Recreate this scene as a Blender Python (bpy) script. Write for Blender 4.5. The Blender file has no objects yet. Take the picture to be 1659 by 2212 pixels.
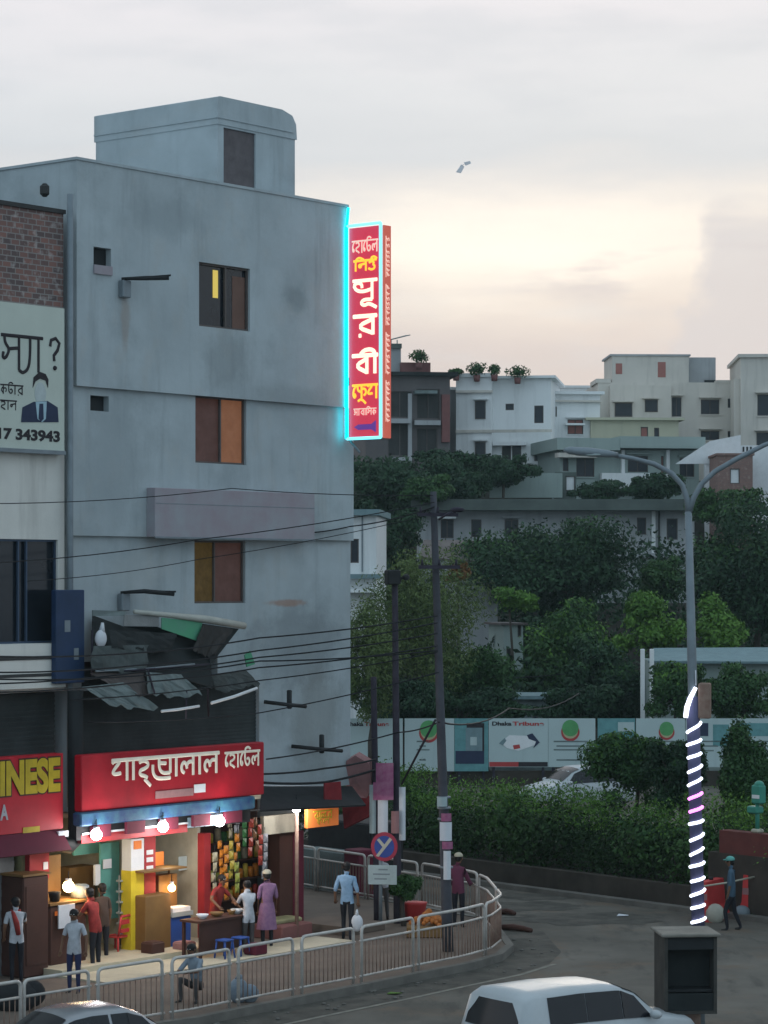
import bpy, math, random
from mathutils import Vector, Matrix
random.seed(7)
SC = bpy.context.scene
COL = SC.collection
R = math.radians

# ------------------------------------------------------------------ camera
FPX, U0, V0, CH = 5570.0, 829.5, 1253.0, 8.4      # focal length / principal column / horizon row, eye height
cd = bpy.data.cameras.new("camera")
cam = bpy.data.objects.new("camera", cd)
COL.objects.link(cam)
cam.location = (0, 0, CH)
cam.rotation_euler = (R(90), 0, 0)
cd.sensor_fit = 'VERTICAL'
cd.sensor_height = 24.0
cd.lens = 24.0 * FPX / 2212.0
cd.shift_y = (V0 - 1106.0) / 2212.0
cd.clip_start = 0.5
cd.clip_end = 6000
SC.camera = cam
SC.view_settings.view_transform = 'Standard'
SC.view_settings.look = 'None'
SC.view_settings.exposure = 0.0
SC.view_settings.gamma = 1.0
SC.cycles.use_denoising = True
SC.cycles.max_bounces = 6
SC.cycles.diffuse_bounces = 3
SC.cycles.glossy_bounces = 3
SC.cycles.sample_clamp_indirect = 4.0

# ------------------------------------------------------------------ sky and sun (dusk, overcast)
SUN_EL, SUN_AZ = R(6.5), R(8)        # low behind the clouds in view
wd = bpy.data.worlds.new("World")
SC.world = wd
wd.use_nodes = True
nt = wd.node_tree
nt.nodes.clear()
N = nt.nodes.new


def lk(a, b): nt.links.new(a, b)


def math_node(op, a, b=None, c=None):
    n = N('ShaderNodeMath'); n.operation = op
    for i, v in enumerate((a, b, c)):
        if v is None: continue
        if isinstance(v, (int, float)): n.inputs[i].default_value = v
        else: lk(v, n.inputs[i])
    return n.outputs[0]


def mixc(fac, a, b, mode='MIX'):
    n = N('ShaderNodeMix'); n.data_type = 'RGBA'; n.blend_type = mode
    for s, v in ((n.inputs[0], fac), (n.inputs[6], a), (n.inputs[7], b)):
        if isinstance(v, (int, float)): s.default_value = v
        elif isinstance(v, tuple): s.default_value = v + (1,)
        else: lk(v, s)
    return n.outputs[2]


def smooth(val, lo, hi):
    n = N('ShaderNodeMapRange'); n.interpolation_type = 'SMOOTHSTEP'
    lk(val, n.inputs[0]); n.inputs[1].default_value = lo; n.inputs[2].default_value = hi
    return n.outputs[0]


tc = N('ShaderNodeTexCoord')
sp = N('ShaderNodeSeparateXYZ'); lk(tc.outputs['Generated'], sp.inputs[0])
X, Y, Z = sp.outputs
# stretched cloud noise on the direction vector
mp = N('ShaderNodeMapping'); lk(tc.outputs['Generated'], mp.inputs[0]); mp.inputs['Scale'].default_value = (9, 9, 42)
ns = N('ShaderNodeTexNoise'); lk(mp.outputs[0], ns.inputs[0]); ns.inputs['Scale'].default_value = 1.0; ns.inputs['Detail'].default_value = 6; ns.inputs['Roughness'].default_value = .5
cl = ns.outputs[0]
zz = math_node('ADD', Z, math_node('MULTIPLY', math_node('SUBTRACT', cl, .5), .045))
rp = N('ShaderNodeValToRGB')
lk(smooth(zz, 0.0, 1.0), rp.inputs[0])
rp.inputs[0].default_value = 0


def lin(c):
    return tuple(((x / 255 + .055) / 1.055) ** 2.4 if x / 255 > .04045 else x / 255 / 12.92 for x in c)


mr = N('ShaderNodeMapRange'); lk(zz, mr.inputs[0]); mr.inputs[1].default_value = 0.0; mr.inputs[2].default_value = 0.30
lk(mr.outputs[0], rp.inputs[0])
stops = [(.00, (188, 186, 192)), (.20, (199, 195, 198)), (.30, (211, 204, 204)), (.36, (224, 216, 211)), (.43, (234, 227, 219)),
         (.49, (222, 221, 221)), (.55, (212, 217, 222)), (.62, (222, 225, 229)), (.75, (233, 231, 235)), (1.0, (231, 230, 234))]
el = rp.color_ramp.elements
el[0].position, el[0].color = stops[0][0], lin(stops[0][1]) + (1,)
el[1].position, el[1].color = stops[-1][0], lin(stops[-1][1]) + (1,)
for p_, c_ in stops[1:-1]:
    e_ = el.new(p_); e_.color = lin(c_) + (1,)
col = rp.outputs[0]
# soft light and dark cloud texture
mp2 = N('ShaderNodeMapping'); lk(tc.outputs['Generated'], mp2.inputs[0]); mp2.inputs['Scale'].default_value = (14, 14, 60); mp2.inputs['Location'].default_value = (3.1, 0, 1.7)
ns2 = N('ShaderNodeTexNoise'); lk(mp2.outputs[0], ns2.inputs[0]); ns2.inputs['Scale'].default_value = 1.0; ns2.inputs['Detail'].default_value = 7
# make the wisps faint
fac_w = math_node('MULTIPLY', smooth(ns2.outputs[0], .45, .72), .38)
col = mixc(fac_w, rp.outputs[0], (.60, .64, .69))
# bright warm gap in the clouds where the sun goes down
gx = math_node('MULTIPLY', math_node('SUBTRACT', X, .045), 1 / .10)
gz = math_node('MULTIPLY', math_node('SUBTRACT', zz, .130), 1 / .0165)
g2 = math_node('ADD', math_node('MULTIPLY', gx, gx), math_node('MULTIPLY', gz, gz))
gap = math_node('MULTIPLY', math_node('EXPONENT', math_node('MULTIPLY', g2, -1.0)), smooth(Y, 0, .3))
col = mixc(math_node('MULTIPLY', gap, .92), col, (1.05, .985, .89))
# grey-mauve cloud bank low on the right
bz = math_node('ADD', Z, math_node('MULTIPLY', math_node('SUBTRACT', ns2.outputs[0], .5), .035))
mp3 = N('ShaderNodeMapping'); lk(tc.outputs['Generated'], mp3.inputs[0]); mp3.inputs['Scale'].default_value = (55, 55, 55)
ns3 = N('ShaderNodeTexNoise'); lk(mp3.outputs[0], ns3.inputs[0]); ns3.inputs['Scale'].default_value = 1.0; ns3.inputs['Detail'].default_value = 5
bx = math_node('ADD', math_node('ADD', X, math_node('MULTIPLY', math_node('SUBTRACT', .118, Z), .22)), math_node('MULTIPLY', math_node('SUBTRACT', ns3.outputs[0], .5), .045))
bank = math_node('MULTIPLY', smooth(bx, .112, .124), math_node('MULTIPLY', math_node('SUBTRACT', 1.0, smooth(bz, .130, .146)), smooth(Y, 0, .3)))
col = mixc(math_node('MULTIPLY', bank, .78), col, (.60, .60, .64))
wk = math_node('MULTIPLY', math_node('MULTIPLY', smooth(ns2.outputs[0], .50, .62), math_node('SUBTRACT', 1.0, smooth(math_node('ABSOLUTE', math_node('SUBTRACT', Z, .118)), .004, .014))), smooth(X, .03, .07))
col = mixc(math_node('MULTIPLY', wk, .55), col, (.62, .58, .60))
# bluer, dimmer vault overhead and behind
over = smooth(Z, .24, .75)
col = mixc(over, col, (.50, .61, .70))
back = smooth(math_node('MULTIPLY', Y, -1.0), -.6, .5)
col = mixc(back, col, (.56, .73, .86))
sky = N('ShaderNodeTexSky'); sky.sky_type = 'NISHITA'; sky.sun_disc = False; sky.sun_elevation = SUN_EL; sky.sun_rotation = SUN_AZ
bg1 = N('ShaderNodeBackground'); lk(sky.outputs[0], bg1.inputs[0]); bg1.inputs[1].default_value = .05
bg2 = N('ShaderNodeBackground'); lk(col, bg2.inputs[0]); bg2.inputs[1].default_value = 1.09
mxs = N('ShaderNodeMixShader'); mxs.inputs[0].default_value = .94
lk(bg1.outputs[0], mxs.inputs[1]); lk(bg2.outputs[0], mxs.inputs[2])
ow = N('ShaderNodeOutputWorld'); lk(mxs.outputs[0], ow.inputs[0])

sd = bpy.data.lights.new("sun", 'SUN'); sd.energy = .5; sd.angle = R(15); sd.color = (1, .88, .74)
so = bpy.data.objects.new("sun", sd); COL.objects.link(so)
so.rotation_euler = Vector((-math.sin(SUN_AZ) * math.cos(SUN_EL), -math.cos(SUN_AZ) * math.cos(SUN_EL), -math.sin(SUN_EL))).to_track_quat('-Z', 'Y').to_euler()


# ------------------------------------------------------------------ materials
def mat(name, c, rough=.75, metal=0.0, var=.12, vscale=3.0, bump=0.0, bscale=20.0, c2=None, streak=0.0, spec=.3, emit=None, es=0.0, dirt=0.0, dirtc=(.05, .05, .045), dirt2=0.0, dirtc2=(.03, .03, .03)):
    m = bpy.data.materials.new(name); m.use_nodes = True
    t = m.node_tree; b = t.nodes['Principled BSDF']
    b.inputs['Roughness'].default_value = rough
    b.inputs['Metallic'].default_value = metal
    b.inputs['Specular IOR Level'].default_value = spec
    tc = t.nodes.new('ShaderNodeTexCoord')
    n = t.nodes.new('ShaderNodeTexNoise'); n.inputs['Scale'].default_value = vscale; n.inputs['Detail'].default_value = 6
    n.inputs['Roughness'].default_value = .6
    t.links.new(tc.outputs['Object'], n.inputs[0])
    r = t.nodes.new('ShaderNodeValToRGB')
    r.color_ramp.elements[0].position = .3; r.color_ramp.elements[1].position = .72
    hi = c2 if c2 else tuple(min(1, x * (1 + var)) for x in c)
    lo = c if c2 else tuple(x * (1 - var) for x in c)
    r.color_ramp.elements[0].color = lo + (1,); r.color_ramp.elements[1].color = hi + (1,)
    t.links.new(n.outputs[0], r.inputs[0])
    out = r.outputs[0]

    def layer(scale3, lo_, hi_, amount, colr, seed):
        nonlocal out
        mp = t.nodes.new('ShaderNodeMapping'); mp.inputs['Scale'].default_value = scale3; mp.inputs['Location'].default_value = (seed, seed * .7, seed * 1.3)
        t.links.new(tc.outputs['Object'], mp.inputs[0])
        q = t.nodes.new('ShaderNodeTexNoise'); q.inputs['Scale'].default_value = 1; q.inputs['Detail'].default_value = 7; q.inputs['Roughness'].default_value = .65
        t.links.new(mp.outputs[0], q.inputs[0])
        k = t.nodes.new('ShaderNodeMapRange'); k.interpolation_type = 'SMOOTHSTEP'
        k.inputs[1].default_value = lo_; k.inputs[2].default_value = hi_; k.inputs[4].default_value = amount
        t.links.new(q.outputs[0], k.inputs[0])
        x = t.nodes.new('ShaderNodeMix'); x.data_type = 'RGBA'
        t.links.new(k.outputs[0], x.inputs[0]); t.links.new(out, x.inputs[6]); x.inputs[7].default_value = colr + (1,)
        out = x.outputs[2]
    if streak: layer((2.2, 2.2, .22), .48, .75, streak, tuple(x * .45 for x in c), 1.7)
    if dirt: layer((.7, .7, .7), .5, .72, dirt, dirtc, 5.1)
    if dirt2: layer((1.6, .45, 1), .52, .68, dirt2, dirtc2, 9.3)
    t.links.new(out, b.inputs['Base Color'])
    if bump:
        nb = t.nodes.new('ShaderNodeTexNoise'); nb.inputs['Scale'].default_value = bscale; nb.inputs['Detail'].default_value = 5
        t.links.new(tc.outputs['Object'], nb.inputs[0])
        bp = t.nodes.new('ShaderNodeBump'); bp.inputs['Strength'].default_value = bump; bp.inputs['Distance'].default_value = .02
        t.links.new(nb.outputs[0], bp.inputs['Height']); t.links.new(bp.outputs[0], b.inputs['Normal'])
    if emit:
        b.inputs['Emission Color'].default_value = emit + (1,); b.inputs['Emission Strength'].default_value = es
    return m


def emat(name, c, s):
    m = bpy.data.materials.new(name); m.use_nodes = True
    b = m.node_tree.nodes['Principled BSDF']
    b.inputs['Base Color'].default_value = tuple(min(1, x * .6) for x in c) + (1,)
    b.inputs['Emission Color'].default_value = c + (1,); b.inputs['Emission Strength'].default_value = s
    return m


def leafmat(name, c, c2):
    m = bpy.data.materials.new(name); m.use_nodes = True
    t = m.node_tree; b = t.nodes['Principled BSDF']
    b.inputs['Roughness'].default_value = .6; b.inputs['Specular IOR Level'].default_value = .15
    g = t.nodes.new('ShaderNodeNewGeometry'); tc = t.nodes.new('ShaderNodeTexCoord')
    n = t.nodes.new('ShaderNodeTexNoise'); n.inputs['Scale'].default_value = .38; n.inputs['Detail'].default_value = 4; t.links.new(tc.outputs['Object'], n.inputs[0])
    a = t.nodes.new('ShaderNodeMath'); a.operation = 'MULTIPLY_ADD'; a.inputs[1].default_value = .5
    t.links.new(g.outputs['Random Per Island'], a.inputs[0])
    s = t.nodes.new('ShaderNodeMapRange'); s.inputs[1].default_value = .35; s.inputs[2].default_value = .65; s.inputs[4].default_value = .6
    t.links.new(n.outputs[0], s.inputs[0]); t.links.new(s.outputs[0], a.inputs[2])
    r = t.nodes.new('ShaderNodeValToRGB')
    r.color_ramp.elements[0].color = c + (1,); r.color_ramp.elements[1].color = c2 + (1,)
    t.links.new(a.outputs[0], r.inputs[0]); t.links.new(r.outputs[0], b.inputs['Base Color'])
    return m


def brickmat(name, c1, c2, mortar, scale=4.0):
    m = bpy.data.materials.new(name); m.use_nodes = True
    t = m.node_tree; b = t.nodes['Principled BSDF']; b.inputs['Roughness'].default_value = .9
    tc = t.nodes.new('ShaderNodeTexCoord'); mp = t.nodes.new('ShaderNodeMapping')
    mp.inputs['Rotation'].default_value = (R(90), 0, 0)
    t.links.new(tc.outputs['Object'], mp.inputs[0])
    k = t.nodes.new('ShaderNodeTexBrick'); k.inputs['Scale'].default_value = scale
    k.inputs['Color1'].default_value = c1 + (1,); k.inputs['Color2'].default_value = c2 + (1,); k.inputs['Mortar'].default_value = mortar + (1,)
    k.inputs['Mortar Size'].default_value = .025
    t.links.new(mp.outputs[0], k.inputs[0])
    n = t.nodes.new('ShaderNodeTexNoise'); n.inputs['Scale'].default_value = 5; n.inputs['Detail'].default_value = 6
    t.links.new(tc.outputs['Object'], n.inputs[0])
    x = t.nodes.new('ShaderNodeMix'); x.data_type = 'RGBA'; x.inputs[7].default_value = tuple(v * 1.9 for v in mortar) + (1,)
    s = t.nodes.new('ShaderNodeMapRange'); s.inputs[1].default_value = .55; s.inputs[2].default_value = .75; s.inputs[4].default_value = .7
    t.links.new(n.outputs[0], s.inputs[0]); t.links.new(s.outputs[0], x.inputs[0]); t.links.new(k.outputs[0], x.inputs[6])
    t.links.new(x.outputs[2], b.inputs['Base Color'])
    return m


M = {}
M['wall'] = mat('grey_plaster', (.395, .45, .475), .92, var=.13, vscale=.6, bump=.4, bscale=7, streak=.38, dirt=.42, dirtc=(.24, .28, .30), dirt2=.25, dirtc2=(.42, .42, .40))


def stains(m, spots):
    t = m.node_tree; b = t.nodes['Principled BSDF']
    tc = t.nodes.new('ShaderNodeTexCoord')
    out = b.inputs['Base Color'].links[0].from_socket
    nz = t.nodes.new('ShaderNodeTexNoise'); nz.inputs['Scale'].default_value = 1.3; nz.inputs['Detail'].default_value = 8; nz.inputs['Roughness'].default_value = .68
    t.links.new(tc.outputs['Object'], nz.inputs[0])
    for c, r, colr, amt in spots:
        v1 = t.nodes.new('ShaderNodeVectorMath'); v1.operation = 'SUBTRACT'; v1.inputs[1].default_value = c
        t.links.new(tc.outputs['Object'], v1.inputs[0])
        v2 = t.nodes.new('ShaderNodeVectorMath'); v2.operation = 'DIVIDE'; v2.inputs[1].default_value = r
        t.links.new(v1.outputs[0], v2.inputs[0])
        v3_ = t.nodes.new('ShaderNodeVectorMath'); v3_.operation = 'LENGTH'; t.links.new(v2.outputs[0], v3_.inputs[0])
        a1 = t.nodes.new('ShaderNodeMath'); a1.operation = 'MULTIPLY_ADD'; a1.inputs[1].default_value = 1.6
        t.links.new(nz.outputs[0], a1.inputs[0]); t.links.new(v3_.outputs['Value'], a1.inputs[2])
        k = t.nodes.new('ShaderNodeMapRange'); k.interpolation_type = 'SMOOTHSTEP'; k.inputs[1].default_value = 1.25; k.inputs[2].default_value = 1.95; k.inputs[3].default_value = amt; k.inputs[4].default_value = 0
        t.links.new(a1.outputs[0], k.inputs[0])
        x = t.nodes.new('ShaderNodeMix'); x.data_type = 'RGBA'; t.links.new(k.outputs[0], x.inputs[0]); t.links.new(out, x.inputs[6]); x.inputs[7].default_value = colr + (1,)
        out = x.outputs[2]
    t.links.new(out, b.inputs['Base Color'])


M['wall_pale'] = mat('pale_plaster', (.66, .65, .61), .9, var=.08, vscale=.8, bump=.2, streak=.35)
M['brick'] = brickmat('rough_brick', (.24, .12, .10), (.10, .075, .075), (.24, .22, .21), 2.1)
M['brick_far'] = brickmat('red_brick', (.24, .13, .11), (.20, .11, .095), (.2, .16, .14), 2.5)
M['dark'] = mat('dark_paint', (.018, .02, .022), .7)
M['dark_grey'] = mat('dark_grey_plaster', (.05, .05, .05), .9, streak=.3)
M['glass'] = mat('dark_glass', (.012, .016, .022), .12, spec=.4, var=.3, vscale=1)
M['glass_far'] = mat('far_glass', (.03, .035, .045), .3, spec=.25)
M['frame'] = mat('window_frame', (.10, .085, .08), .6)
M['bluealu'] = mat('blue_aluminium', (.05, .08, .13), .4, metal=.4)
M['louvre'] = mat('grey_louvre', (.115, .10, .105), .8, var=.25)
M['brownpanel'] = mat('brown_panel', (.16, .09, .07), .8)
M['lit_orange'] = mat('lit_curtain', (.20, .09, .05), .8, var=.3, vscale=3, emit=(.75, .30, .14), es=.15)
M['lit_amber'] = mat('lit_amber', (.08, .05, .018), .8, var=.5, vscale=5, emit=(.8, .48, .1), es=.035)
M['lit_dim'] = mat('dim_curtain', (.09, .055, .05), .8, var=.3, vscale=3, emit=(.5, .2, .14), es=.05)
M['lit_strip'] = emat('lamp_in_window', (.85, .62, .12), .55)
M['pinkboard'] = mat('faded_board', (.31, .255, .285), .85, c2=(.33, .345, .375), vscale=1.4)
M['redsign'] = mat('red_sign', (.34, .010, .02), .5, var=.35, vscale=1.1, emit=(.7, .01, .03), es=.05, dirt=.3, dirtc=(.13, .01, .02))
M['redsign2'] = mat('red_sign_dull', (.42, .012, .025), .5, emit=(.5, .01, .02), es=.05)
M['maroon'] = mat('maroon_cloth', (.11, .014, .03), .8)
M['bluesign'] = mat('blue_strip', (.02, .05, .16), .5, c2=(.05, .16, .22), vscale=4)
M['yellow'] = mat('yellow_letters', (.50, .36, .02), .6, var=.2, dirt=.4, dirtc=(.12, .07, .02))
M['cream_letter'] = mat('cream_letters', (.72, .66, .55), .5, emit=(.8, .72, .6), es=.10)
M['white_letter'] = mat('grey_letters', (.40, .40, .42), .6)
M['cream'] = mat('cream_paint', (.42, .40, .32), .7, var=.15, streak=.3)
M['olive'] = mat('olive_wall', (.27, .26, .14), .8, var=.2, streak=.3)
M['teal'] = mat('teal_curtain', (.12, .34, .30), .8)
M['greytile'] = mat('grey_shelving', (.32, .34, .33), .7)
M['tile_floor'] = mat('shop_floor', (.52, .46, .34), .6, var=.1, vscale=2, dirt=.25)
M['brown'] = mat('brown_wood', (.16, .085, .03), .6, c2=(.22, .125, .04), vscale=2)
M['darkbrown'] = mat('dark_brown_wood', (.07, .03, .022), .7)
M['redpost'] = mat('red_post', (.36, .03, .035), .6)
M['yellowpost'] = mat('yellow_post', (.68, .52, .03), .6)
M['steel'] = mat('steel_rail', (.50, .47, .44), .4, metal=.15, var=.2, vscale=5, dirt=.6, dirtc=(.20, .13, .10))
M['rust'] = mat('rusty_bars', (.19, .11, .085), .8, c2=(.26, .19, .15), vscale=8)
M['galv'] = mat('galvanised', (.20, .235, .26), .6, metal=.25, var=.15)
M['concrete'] = mat('concrete', (.20, .205, .205), .95, var=.2, vscale=2, bump=.3, streak=.3)
M['polec'] = mat('pole_concrete', (.065, .067, .08), .9, var=.25, vscale=2.5, bump=.2)
M['poled'] = mat('dark_pole', (.04, .035, .05), .9, var=.3)
M['wire'] = mat('black_cable', (.012, .013, .016), .7)
M['shutter'] = mat('rusty_shutter', (.042, .049, .049), .75, var=.35, vscale=1.2, streak=.3)
M['tin'] = mat('tin_sheet', (.16, .20, .20), .6, metal=.2, var=.3, vscale=1.5, dirt=.5)
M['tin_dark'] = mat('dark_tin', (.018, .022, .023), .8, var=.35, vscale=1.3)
M['greenflap'] = mat('green_plastic', (.05, .30, .14), .6, c2=(.09, .24, .17), vscale=1.5)
M['boardedge'] = mat('board_edge', (.42, .42, .38), .8)
M['white'] = mat('white_paint', (.72, .73, .74), .6, var=.06)
M['bluepanel'] = mat('navy_sign', (.02, .045, .11), .5, c2=(.012, .03, .07), vscale=2)
M['billboard'] = mat('billboard_sheet', (.52, .57, .51), .7, var=.06, vscale=1.2)
M['ink'] = mat('black_ink', (.03, .025, .03), .8)
M['navy'] = mat('navy_suit', (.03, .04, .08), .8)
M['faceblank'] = mat('blank_face', (.46, .52, .52), .8)
M['sky_blue'] = mat('pale_blue', (.35, .50, .58), .8)
M['asphalt'] = mat('asphalt', (.130, .119, .103), .9, var=.34, vscale=.35, bump=.4, bscale=30, dirt=.75, dirtc=(.165, .122, .09), spec=.12, dirt2=.55, dirtc2=(.06, .058, .054))
M['dirtroad'] = mat('gutter_dirt', (.075, .07, .06), .95, var=.4, vscale=2, bump=.6, dirt=.5, dirtc=(.15, .13, .11))
M['pave'] = mat('pavement', (.15, .115, .092), .9, var=.2, vscale=1.2, bump=.3, dirt=.45, dirtc=(.10, .08, .07))
M['kerb'] = mat('kerb_stone', (.15, .14, .125), .9, var=.25, vscale=2)
M['line'] = mat('worn_line', (.21, .20, .17), .9, var=.3, vscale=3)
M['earth'] = mat('hill_earth', (.016, .016, .011), .95, c2=(.026, .022, .016))
M['planter'] = mat('planter_wall', (.055, .046, .038), .95, var=.3, vscale=1.5, streak=.3)
M['redwall'] = mat('red_planter', (.13, .038, .033), .85, var=.25, vscale=2)
M['leaf_dark'] = leafmat('dark_leaves', (.012, .030, .018), (.032, .075, .032))
M['leaf_mid'] = leafmat('mid_leaves', (.016, .048, .018), (.058, .125, .035))
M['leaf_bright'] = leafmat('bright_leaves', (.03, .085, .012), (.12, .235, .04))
M['leaf_feather'] = leafmat('feathery_leaves', (.034, .064, .02), (.13, .175, .055))
M['leaf_hedge'] = leafmat('hedge_leaves', (.009, .024, .009), (.035, .08, .022))
M['leaf_rust'] = leafmat('rusty_leaves', (.05, .03, .015), (.20, .09, .03))
M['bark'] = mat('bark', (.06, .05, .04), .95, bump=.5)
M['paint_white'] = mat('white_car_paint', (.43, .46, .48), .34, var=.05, spec=.4, dirt=.25, dirtc=(.36, .37, .36))
M['paint_silver'] = mat('silver_car_paint', (.30, .31, .33), .25, metal=.5, var=.03, spec=.6)
M['carglass'] = mat('car_glass', (.008, .009, .013), .12, spec=.35)
M['tyre'] = mat('rubber', (.015, .015, .015), .85)
M['rim'] = mat('wheel_rim', (.4, .4, .42), .35, metal=.8)
M['taillight'] = mat('tail_light', (.30, .02, .02), .25, emit=(1, .3, .2), es=.05)
M['casing'] = mat('weathered_casing', (.05, .047, .042), .85, var=.3, vscale=3, dirt=.6)
M['lid'] = mat('box_lid', (.20, .185, .16), .85, var=.2, vscale=3, dirt=.4)
M['headlight'] = mat('head_light', (.7, .72, .75), .15)
M['skin'] = mat('skin', (.17, .085, .05), .6)
M['hair'] = mat('black_hair', (.012, .01, .01), .6)
M['shoe'] = mat('dark_shoe', (.025, .022, .02), .7)
M['bulb'] = emat('white_bulb', (1, .97, .98), 26)
M['bulbwarm'] = emat('warm_bulb', (1, .62, .25), 22)
M['neon'] = emat('cyan_neon', (.0, .80, .95), 4.5)
M['neonw'] = emat('pale_cyan_neon', (.18, .86, 1.0), 1.8)
M['boxred'] = mat('backlit_red', (.5, .03, .06), .4, emit=(.62, .045, .085), es=.75)
M['boxside'] = mat('backlit_side', (.4, .08, .06), .4, emit=(.70, .13, .08), es=.5)
M['boxletter'] = emat('backlit_letter', (1, .88, .66), 1.05)
M['boxyellow'] = emat('backlit_yellow', (1, .62, .05), .95)
M['boxpink'] = emat('backlit_pink', (1, .62, .52), .75)
M['violet'] = emat('backlit_violet', (.15, .05, .32), .6)
M['whiteled'] = emat('white_led', (.80, .86, 1), 2.6)
M['pinkled'] = emat('pink_led', (.95, .25, .9), 2.6)
M['ledwrap'] = mat('pole_wrap', (.09, .09, .17), .7)  # bluish tint puts the light rope's glow into the wrap colour
M['plasticred'] = mat('red_plastic', (.55, .05, .05), .5)
M['plasticyellow'] = mat('yellow_plastic', (.5, .36, .03), .5)
M['plasticblue'] = mat('blue_plastic', (.03, .08, .30), .5)
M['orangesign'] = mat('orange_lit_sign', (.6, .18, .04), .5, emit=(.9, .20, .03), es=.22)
M['tarp_pink'] = mat('pink_sack', (.32, .17, .17), .9, var=.2)
M['tarp_red'] = mat('red_tarp', (.22, .02, .025), .8, var=.3)
M['tarp_dark'] = mat('dark_tarp', (.022, .022, .024), .85, var=.3)
M['magenta'] = mat('magenta_poster', (.28, .06, .16), .8, c2=(.40, .18, .26), vscale=6)
M['paper'] = mat('paper', (.62, .64, .68), .85, var=.08)
M['signblue'] = mat('sign_blue', (.03, .06, .25), .5)
M['signred'] = mat('sign_red', (.32, .03, .06), .6)
M['signcream'] = mat('sign_cream', (.42, .40, .34), .7)
M['signplate'] = mat('sign_plate', (.36, .44, .45), .7, var=.15)
M['hoard'] = mat('hoarding_white', (.43, .52, .52), .75, var=.05, vscale=.6, streak=.15)
M['hoard_teal'] = mat('hoarding_teal', (.12, .28, .29), .75, var=.2)
M['hgreen'] = mat('emblem_green', (.10, .32, .12), .8)
M['hred'] = mat('emblem_red', (.42, .06, .06), .8)
M['hyellow'] = mat('emblem_cream', (.45, .42, .25), .8)
M['house_white'] = mat('white_house', (.76, .77, .77), .9, var=.05, vscale=.3, streak=.28)
M['house_beige'] = mat('beige_house', (.60, .555, .50), .9, var=.10, vscale=.25, streak=.35)
M['house_yellow'] = mat('yellow_house', (.50, .48, .36), .9, var=.06, vscale=.3, streak=.2)
M['house_green'] = mat('grey_green_house', (.30, .36, .34), .9, var=.08, vscale=.3, streak=.25)
M['house_brown'] = mat('brown_house', (.13, .115, .115), .9, var=.15, vscale=.4, streak=.2)
M['house_old'] = mat('old_house', (.36, .37, .38), .95, var=.15, vscale=.4, streak=.45)
M['roof_old'] = mat('mossy_roof', (.10, .12, .11), .95, var=.3, vscale=.5)
M['redbox'] = mat('red_brown_paint', (.20, .085, .08), .9, var=.1)
M['roof_tin'] = mat('brown_tin_roof', (.12, .10, .095), .8, var=.25, vscale=1)
M['tealsheet'] = mat('teal_tin', (.17, .25, .27), .7, var=.15)
M['salmon'] = mat('salmon_shutter', (.34, .14, .12), .9)
M['greenpost'] = mat('green_enamel', (.05, .25, .19), .5)


# ------------------------------------------------------------------ geometry helpers
W = {}          # world matrices of the objects made so far


class Fr:
    """A vertical working plane: origin, yaw; local x runs along it, y goes behind it, z up."""
    def __init__(s, o, yaw):
        s.o = Vector((o[0], o[1], 0)); s.yaw = yaw
        s.x = Vector((math.cos(yaw), math.sin(yaw), 0)); s.y = Vector((-math.sin(yaw), math.cos(yaw), 0))
        s.m = Matrix.Translation(s.o) @ Matrix.Rotation(yaw, 4, 'Z')

    def loc(s, u, v, n=0.0):
        d = Vector(((u - U0) / FPX, 1, (V0 - v) / FPX)); c = Vector((0, 0, CH))
        t = (s.y.dot(s.o - c) - n) / s.y.dot(d)
        p = c + d * t - s.o
        return p.dot(s.x), p.z

    def pt(s, u, v, n=0.0):
        x, z = s.loc(u, v, n)
        return Vector((x, -n, z))


def P(u, v, d): return Vector(((u - U0) / FPX * d, d, CH + (V0 - v) / FPX * d))


def G(u, v, z=0.0): return P(u, v, (CH - z) * FPX / (v - V0))


IDF = Matrix.Identity(4)


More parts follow.
